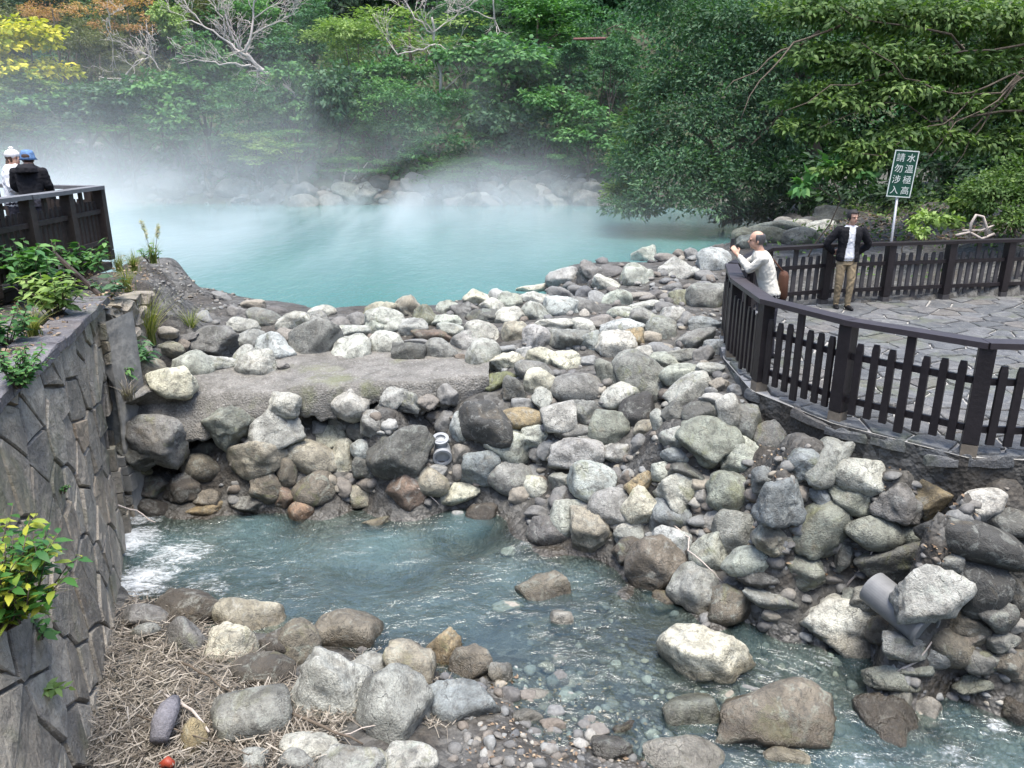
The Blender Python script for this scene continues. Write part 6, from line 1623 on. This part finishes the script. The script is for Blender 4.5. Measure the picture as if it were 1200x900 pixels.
class Fig:
    def __init__(s, base, f):
        f = np.array([f[0], f[1], 0.]); s.f = f / np.linalg.norm(f); s.s = np.array([-s.f[1], s.f[0], 0.]); s.o = np.array(base, float); s.parts = []
    def P(s, a, b, c): return s.o + s.s * a + s.f * b + np.array([0, 0, c])
    def tube(s, pts, rad, mi, n=12):
        m = MB(); m.tube(pts, rad, n); s.parts.append((m, mi))
    def limb(s, pts, rad, mi):
        """smooth tapered limb with rounded ends"""
        pts = [np.array(p, float) for p in pts]; out, rr_ = [], []
        for i in range(len(pts) - 1):
            for k in range(5):
                t = k / 5; out.append(pts[i] * (1 - t) + pts[i + 1] * t); rr_.append(rad[i] * (1 - t) + rad[i + 1] * t)
        out.append(pts[-1]); rr_.append(rad[-1])
        for _ in range(2): out = [out[0]] + [(out[i - 1] + 2 * out[i] + out[i + 1]) / 4 for i in range(1, len(out) - 1)] + [out[-1]]
        s.tube(out, rr_, mi); s.ball(pts[-1], [rad[-1]] * 3, mi); s.ball(pts[0], [rad[0]] * 3, mi)
    def rings(s, rows, mi, n=20, sq=2.3):
        """rows: (centre, half width along side, half depth along forward[, forward axis])"""
        m = MB(); vs = []
        for row in rows:
            c, rx, ry = row[:3]
            for k in range(n):
                t = 2 * math.pi * k / n; ct, st_ = math.cos(t), math.sin(t)
                q = np.array(c) + s.s * rx * abs(ct) ** (2 / sq) * np.sign(ct) + s.f * ry * abs(st_) ** (2 / sq) * np.sign(st_); vs.append(q)
        N = len(rows); fs = [[i * n + k, i * n + (k + 1) % n, (i + 1) * n + (k + 1) % n, (i + 1) * n + k] for i in range(N - 1) for k in range(n)]
        fs += [list(range(n))[::-1], [(N - 1) * n + k for k in range(n)]]; m.add(vs, fs); s.parts.append((m, mi))
    def ball(s, c, r, mi, ax=None, seg=14):
        ax = ax or (s.s, s.f, np.array([0, 0, 1.])); m = MB(); vs = []; nr = 9
        for i in range(1, nr):
            th = math.pi * i / nr
            for k in range(seg):
                t = 2 * math.pi * k / seg; vs.append(np.array(c) + ax[0] * r[0] * math.sin(th) * math.cos(t) + ax[1] * r[1] * math.sin(th) * math.sin(t) + ax[2] * r[2] * math.cos(th))
        b = len(vs); vs += [np.array(c) + ax[2] * r[2], np.array(c) - ax[2] * r[2]]
        fs = [[(i) * seg + k, (i + 1) * seg + k, (i + 1) * seg + (k + 1) % seg, i * seg + (k + 1) % seg] for i in range(nr - 2) for k in range(seg)]
        fs += [[b, k, (k + 1) % seg] for k in range(seg)] + [[b + 1, (nr - 2) * seg + (k + 1) % seg, (nr - 2) * seg + k] for k in range(seg)]
        m.add(vs, fs); s.parts.append((m, mi))
    def head(s, c, hf, mi, H=.235):
        """head around centre c looking along hf"""
        hf = np.array(hf, float); hf /= np.linalg.norm(hf); hs = np.array([-hf[1], hf[0], 0]); hs /= np.linalg.norm(hs); hu = np.cross(hs, hf) * -1; hu = hu if hu[2] > 0 else -hu
        ax = (hs, hf, hu); c = np.array(c); s.hc, s.hax = c, ax
        s.ball(c + hu * .03 - hf * .008, (.076, .096, .092), mi, ax); s.ball(c - hu * .035 + hf * .018, (.060, .072, .082), mi, ax)
        s.ball(c - hu * .085 + hf * .052, (.030, .026, .022), mi, ax)
        s.ball(c - hu * .018 + hf * .092, (.013, .022, .020), mi, ax); s.ball(c + hu * .006 + hf * .084, (.009, .014, .03), mi, ax)
        for k in (-1, 1): s.ball(c + hs * k * .076 - hu * .01 - hf * .01, (.010, .020, .032), mi, ax); s.ball(c + hs * k * .033 + hu * .022 + hf * .074, (.022, .016, .009), mi, ax)
    def hand(s, w, d, up, mi, side=1, curl=.5, L=.18):
        """palm from the wrist w along d, back of hand towards up, five bent fingers"""
        d = np.array(d, float); d /= np.linalg.norm(d); up = np.array(up, float); up -= d * up.dot(d); up /= np.linalg.norm(up); q = np.cross(d, up) * side; w = np.array(w)
        s.ball(w + d * .045, (.042, .052, .018), mi, (q, d, up))
        for k, (o, l) in enumerate(((-.031, .066), (-.011, .078), (.010, .073), (.029, .058))):
            p0 = w + d * .085 + q * o; p1 = p0 + (d * math.cos(curl * .6) - up * math.sin(curl * .6)) * l * .45; p2 = p1 + (d * math.cos(curl * 1.5) - up * math.sin(curl * 1.5)) * l * .32; p3 = p2 + (d * math.cos(curl * 2.4) - up * math.sin(curl * 2.4)) * l * .28
            s.tube([p0 - d * .02, p0, p1, p2, p3], [.010, .010, .0095, .0088, .0075], mi, 8)
        t0 = w + d * .025 - q * .036; t1 = t0 + (d * .6 - q * .8 - up * .2) * .035; t2 = t1 + (d * .9 - q * .25 - up * .35) * .032; s.tube([w + d * .01 - q * .02, t0, t1, t2], [.014, .013, .011, .009], mi, 8)
    def mesh(s, name, mats, voxel=.0075, smooth=5):
        V, F, M = [], [], []
        for m, mi in s.parts:
            b = len(V); V += m.v; F += [[b + i for i in f] for f in m.f]; M += [mi] * len(m.v)
        me = bpy.data.meshes.new('tmp'); me.from_pydata(V, [], F); bm = bmesh.new(); bm.from_mesh(me); bmesh.ops.recalc_face_normals(bm, faces=bm.faces); bm.to_mesh(me); bm.free()
        o = bpy.data.objects.new('tmp', me); COL.objects.link(o)
        md = o.modifiers.new('r', 'REMESH'); md.mode = 'VOXEL'; md.voxel_size = voxel
        ms = o.modifiers.new('s', 'SMOOTH'); ms.iterations = smooth; ms.factor = .5
        out = bpy.data.meshes.new_from_object(o.evaluated_get(bpy.context.evaluated_depsgraph_get())); bpy.data.objects.remove(o); bpy.data.meshes.remove(me)
        out.name = name; out.materials.clear()
        for m in mats: out.materials.append(m)
        for v in out.vertices: pass
        kd = KDTree(len(V))
        for i, v in enumerate(V): kd.insert(v, i)
        kd.balance()
        vm = [M[kd.find(v.co)[1]] for v in out.vertices]
        nv = np.empty(len(out.vertices) * 3, np.float32); out.vertices.foreach_get('normal', nv); nv = nv.reshape(-1, 3)
        for i, v in enumerate(out.vertices):
            if len(mats) == 1 or vm[i] in (1, 2):
                q = v.co; v.co = q + Vector(nv[i].tolist()) * (.010 * mnoise.noise(Vector((q.x * 13, q.y * 13, q.z * 7 + 3 * mnoise.noise(q * 6)))) + .004 * mnoise.noise(q * 30))
        out.polygons.foreach_set('material_index', [vm[p.vertices[0]] for p in out.polygons]); out.polygons.foreach_set('use_smooth', [True] * len(out.polygons)); out.update()
        return out
    def face(s, parent, glasses=False):
        c, (hs, hf, hu) = s.hc, s.hax
        for k in (-1, 1):
            m = Fig(s.o, s.f); m.ball(c + hs * k * .031 + hu * .004 + hf * .0835, (.012, .006, .006), 0, s.hax, 10); m.parts[0][0].build('eye', EYE, parent, True)
            m = Fig(s.o, s.f); m.ball(c + hs * k * .033 + hu * .027 + hf * .087, (.018, .005, .004), 0, s.hax, 10); m.parts[0][0].build('eyebrow', HAIRB, parent, True)
        m = Fig(s.o, s.f); m.ball(c - hu * .055 + hf * .086, (.022, .007, .007), 0, s.hax, 10); m.parts[0][0].build('mouth', LIP, parent, True)
    def hair(s, parent, mat, line=.03, back=-.06, grow=1.09, name='hair', bald=False, seed=1):
        c, (hs, hf, hu) = s.hc, s.hax; m = MB(); n, nr = 28, 18; vs = []
        cc = c + hu * .028 - hf * .008
        for i in range(nr + 1):
            th = math.pi * i / nr
            for k in range(n):
                t = 2 * math.pi * k / n; g_ = grow + .02 * mnoise.noise(Vector((math.cos(t) * 4 + seed, math.sin(t) * 4, th * 5)))
                vs.append(cc + hs * .076 * g_ * math.sin(th) * math.cos(t) + hf * .098 * g_ * math.sin(th) * math.sin(t) + hu * .094 * g_ * math.cos(th))
        fs = []
        for i in range(nr):
            for k in range(n):
                ids = [i * n + k, (i + 1) * n + k, (i + 1) * n + (k + 1) % n, i * n + (k + 1) % n]
                p = sum(vs[j] for j in ids) / 4 - c; x, y, z = p.dot(hs), p.dot(hf), p.dot(hu)
                lim = line + .02 if y > .03 else (back + (y + .03) * .9 if y > -.03 else back)
                if z < lim: continue
                if bald and z > .075 and y < .03: continue
                if bald and y > .02: continue
                fs.append(ids)
        m.add(vs, fs); me = m.mesh(name, mat, True); o = link(name, me, parent); md = o.modifiers.new('thick', 'SOLIDIFY'); md.thickness = .012; md.offset = 0; return o
def torso(F, mi, lean=(0, 0), top=1.43, w=1.0, grow=0.0, low=.86):
    L = lambda c: ((c - .9) / .5)
    rows = []
    for c, rx, ry in [(low, .155, .105), (.92, .168, .115), (1.0, .158, .108), (1.10, .152, .104), (1.22, .170, .112), (1.32, .182, .112), (1.39, .172, .098), (1.43, .130, .080), (1.465, .070, .062)]:
        rows.append((F.P(lean[0] * L(c), lean[1] * L(c), c), (rx + grow) * w, ry + grow))
    F.rings(rows, mi)

# -- the standing man
fx = pz(985, 361, PZ); man = Fig(fx, (-.10, -1)); P = man.P
t = thing('person', 'person in black cardigan and khaki trousers standing on the paving by the far fence', 'person', fx)
torso(man, 1, grow=.006)
man.limb([P(0, 0, 1.44), P(0, .012, 1.53)], [.055, .052], 0)
man.head(P(0, .03, 1.60), man.f * 1 + man.s * .42 + np.array([0, 0, -.05]), 0)
for k in (-1, 1):
    kn = .03 if k < 0 else .075; ft = .02 if k < 0 else .10
    man.limb([P(k * .082, 0, .84), P(k * .095, kn, .49), P(k * .085, ft - .04, .09)], [.092, .066, .048], 2)
    man.limb([P(k * .085, ft - .07, .045), P(k * .10, ft + .06, .035), P(k * .112, ft + .15, .028)], [.042, .043, .034], 3)
    man.limb([P(k * .19, 0, 1.385), P(k * .37, -.06, 1.13), P(k * .21, -.14, .98)], [.056, .044, .032], 1)
    man.hand(P(k * .21, -.14, .98), np.array(P(k * .05, -.17, .93)) - P(k * .21, -.14, .98), -man.f, 0, side=k, curl=.7)
man.rings([(P(0, 0, .78), .155, .105), (P(0, 0, .84), .150, .10), (P(0, 0, .90), .14, .09)], 2)
link('body', man.mesh('body', [SKIN, C_WHITE, C_KHAKI, C_SHOE], .0075), t)
man.face(t); man.hair(t, HAIRB, line=.055, back=-.07, grow=1.13)
card = Fig(fx, (-.10, -1)); Q = card.P
torso(card, 0, grow=.024, low=.84)
for k in (-1, 1): card.limb([Q(k * .185, 0, 1.39), Q(k * .375, -.06, 1.13), Q(k * .22, -.135, .985)], [.078, .066, .052], 0)
cm = card.mesh('cardigan', [C_BLACK], .009, 4); bm = bmesh.new(); bm.from_mesh(cm)
dead = []
for f_ in bm.faces:
    p = np.array(f_.calc_center_median()) - fx; a, b, c = p.dot(card.s), p.dot(card.f), p[2]
    if b > .0 and abs(a + .0) < (.055 + .03 * float(sstep(1.3, .9, c)) * 1.0) and c > .8 or c > 1.445: dead.append(f_)
bmesh.ops.delete(bm, geom=dead, context='FACES'); bm.to_mesh(cm); bm.free(); link('cardigan', cm, t)

# -- the man taking a photo
hp = py(858, 291, 10.55); base = np.array([3.50, 10.30, PZ])
ph = Fig(base, (-1, .12)); P = ph.P
t = thing('person', 'balding person in cream sweater leaning on the fence rail and holding up a phone', 'person', base)
lean = (0, .16); torso(ph, 1, lean, grow=.022)
sh = lambda k, dz=0: P(k * .18, .165, 1.375 + dz)
ph.limb([P(0, .17, 1.43), P(0, .215, 1.52)], [.057, .054], 0); ph.head(P(0, .245, 1.60), (ph.f[0], ph.f[1] + .1, -.06), 0)
for k in (-1, 1):
    ph.limb([P(k * .08, -.02, .86), P(k * .10, -.02, .49), P(k * .10, -.06, .09)], [.085, .068, .05], 2); ph.limb([P(k * .10, -.09, .045), P(k * .105, .04, .035), P(k * .11, .12, .028)], [.042, .043, .034], 3)
    wr = hp + ph.s * k * .075 - ph.f * .06 + np.array([0, 0, -.07]); el = (sh(k) + wr) / 2 + ph.s * k * .05 + np.array([0, 0, -.16])
    ph.limb([sh(k), el], [.066, .056], 1); ph.limb([el, el * .25 + wr * .75], [.054, .040], 1); ph.limb([el * .3 + wr * .7, wr], [.030, .026], 0)
    ph.hand(wr, np.array([0, 0, 1.0]) * .8 + ph.f * .5 - ph.s * k * .35, ph.s * k * 1.0 - ph.f * .3, 0, side=-k, curl=.55)
ph.rings([(P(0, -.01, .74), .15, .10), (P(0, 0, .84), .146, .098), (P(0, .0, .90), .13, .085)], 2)
link('body', ph.mesh('body', [SKIN, C_CREAM, C_DARK, C_SHOE], .0075), t); ph.face(t); ph.hair(t, HAIRG, back=-.055, grow=1.06, bald=True)
m = MB(); hp = hp + np.array([0, 0, .05]); pa = ph.s * .72 + ph.f * .69; pn = ph.f * .72 - ph.s * .69; m.box(hp, pa * .042, pn * .0045, np.array([0, 0, .082])); tp_ = thing('phone', 'black phone held up in both hands of the person in cream sweater', 'phone', hp); m.build('case', DARKM, tp_)
m = MB(); m.box(hp - pn * .0042, pa * .038, pn * .0012, np.array([0, 0, .076])); m.build('screen', solid('phone_screen', (.02, .025, .03), .1), tp_)
bg_ = Fig(base, (-1, .12)); c = P(.0, -.155, 1.02)
tb = thing('shoulder_bag', 'brown shoulder bag on the back of the person in cream sweater', 'bag', c)
bg_.rings([(c + np.array([0, 0, -.19]), .12, .05), (c + np.array([0, 0, -.15]), .14, .06), (c + np.array([0, 0, .12]), .13, .055), (c + np.array([0, 0, .17]), .10, .035)], 0, sq=3); bg_.parts[-1][0].build('pouch', C_BAG, tb, True)
m = MB(); m.tube([c + np.array([0, 0, .15]), P(-.10, -.03, 1.32), P(-.08, .15, 1.475), P(.06, .26, 1.36)], .011, 6); m.build('strap', C_BAG, tb, True)

# -- two visitors on the deck
DZ = 3.21
b1_ = py(33, 210, 11.75); b1_[2] = DZ
v1 = Fig(b1_, (-.25, 1)); P = v1.P
t = thing('person', 'person in black jacket and blue patterned hat leaning on the deck rail', 'person', b1_)
torso(v1, 1, (0, .10), grow=.015); v1.limb([P(0, .10, 1.42), P(0, .12, 1.5)], [.06, .056], 0); v1.head(P(0, .15, 1.545), v1.f, 0)
for k in (-1, 1):
    v1.limb([P(k * .09, 0, .9), P(k * .1, 0, .49), P(k * .1, -.03, .09)], [.105, .075, .06], 2); v1.limb([P(k * .1, -.06, .045), P(k * .1, .12, .03)], [.045, .036], 3)
    v1.limb([P(k * .18, .08, 1.36), P(k * .235, .10, 1.12), P(k * .15, .36, 1.12)], [.074, .062, .05], 1); v1.hand(P(k * .17, .36, 1.12), v1.f * .6 - v1.s * k, np.array([0, 0, 1.]), 0, side=k)
v1.rings([(P(0, 0, 1.36), .15, .15), (P(0, .0, 1.43), .135, .14), (P(0, .03, 1.48), .09, .10)], 1)
link('body', v1.mesh('body', [SKIN, C_BLACK, C_DARK, C_SHOE], .009), t)
c, (hs, hf, hu) = v1.hc, v1.hax; h = Fig(b1_, v1.f)
h.rings([(c - hu * .01, .125, .135), (c + hu * .03, .098, .112), (c + hu * .085, .090, .104), (c + hu * .125, .070, .08), (c + hu * .135, .03, .035)], 0, sq=2); h.parts[-1][0].build('hat', C_BLUE, t, True)
v1.hair(t, HAIRBR, back=-.09, grow=1.05)
b2_ = py(13, 212, 12.15); b2_[2] = DZ
v2 = Fig(b2_, (.75, .3)); P = v2.P
t = thing('person', 'person with long brown hair, white hat and white jacket beside the black-jacketed visitor', 'person', b2_)
torso(v2, 1, (0, .05), grow=.03); v2.limb([P(0, .05, 1.42), P(0, .06, 1.5)], [.052, .05], 0); v2.head(P(0, .085, 1.545), v2.f + np.array([0, -.55, 0]), 0)
for k in (-1, 1):
    v2.limb([P(k * .085, 0, .9), P(k * .09, 0, .49), P(k * .09, -.03, .09)], [.10, .07, .055], 2); v2.limb([P(k * .09, -.06, .045), P(k * .09, .11, .03)], [.042, .034], 3)
    v2.limb([P(k * .19, .03, 1.37), P(k * .24, .02, 1.10), P(k * .16, .25, 1.06)], [.072, .06, .045], 1); v2.hand(P(k * .16, .25, 1.06), v2.f * .8 - v2.s * k * .5, np.array([0, 0, 1.]), 0, side=k)
link('body', v2.mesh('body', [SKIN, C_WHITE, C_DARK, C_SHOE], .009), t); v2.face(t)
c, (hs, hf, hu) = v2.hc, v2.hax; h = Fig(b2_, hf)
h.ball(c + hu * .058 - hf * .012, (.098, .108, .082), 0, v2.hax); h.ball(c + hu * .15 - hf * .01, (.035, .035, .03), 0, v2.hax)
m = MB(); 
for mm, _ in h.parts: m.add(mm.v, mm.f)
m.build('hat', C_CAP, t, True); v2.hair(t, HAIRBR, line=.06, back=-.10, grow=1.08)
h = Fig(b2_, hf); h.rings([(c - hu * .02 - hf * .06, .075, .05), (c - hu * .12 - hf * .07, .085, .05), (c - hu * .26 - hf * .085, .08, .045), (c - hu * .36 - hf * .09, .045, .03)], 0, sq=2); h.parts[-1][0].build('hair', HAIRBR, t, True)
# ------------------------------------------------------------------ steam over the hot lake
def steam_mat():
    m, t, out = newmat('steam_vapour'); g = G(t)
    pos = g.n('ShaderNodeNewGeometry').outputs['Position']
    xyz = g.n('ShaderNodeSeparateXYZ', {0: pos}); x, y, z = xyz.outputs
    n1 = g.noise(g.n('ShaderNodeMapping', {'Vector': pos, 'Scale': (.15, .035, .20)}).outputs[0], 1.0, 4, .6, .6).outputs[0]
    n2 = g.noise(g.n('ShaderNodeMapping', {'Vector': pos, 'Scale': (.17, .04, .11), 'Location': (5, 2, 0)}).outputs[0], 1.0, 4, .62, 1.0).outputs[0]
    side = g.ramp(g.math('MULTIPLY_ADD', x, .025, .8), [(.05, 1.), (.45, .72), (.80, .30), (.90, .09), (1.0, .04)])          # more vapour towards the far open end
    h = g.math('SUBTRACT', z, 1.8)
    low = g.math('EXPONENT', g.math('MULTIPLY', h, -.78))
    high = g.math('EXPONENT', g.math('MULTIPLY', h, -.30))
    d = g.math('ADD', g.math('MULTIPLY', g.math('MULTIPLY', low, g.ramp(n1, [(.46, .03), (.64, 1)])), .16), g.math('MULTIPLY', g.math('MULTIPLY', high, g.ramp(n2, [(.47, 0), (.66, 1)])), .034))
    d = g.math('MULTIPLY', d, side)
    yf = g.ramp(g.math('MULTIPLY', g.math('SUBTRACT', y, 15.), .1), [(0, 0), (.5, .8), (1, 1)])
    d = g.math('MULTIPLY', g.math('MULTIPLY', d, yf), 1.75)
    pv = g.n('ShaderNodeVolumePrincipled', {'Color': (.97, .985, 1.0, 1), 'Density': d, 'Anisotropy': .2})
    t.links.new(pv.outputs[0], out.inputs[1]); return m
m = MB(); m.box((-17, 30.6, 5.4), (29, 0, 0), (0, 15.4, 0), (0, 0, 3.58))
STEAM = steam_mat()
st_o = m.build('steam', STEAM); tag(st_o, 'white steam drifting over the turquoise lake', None, None, 'stuff')
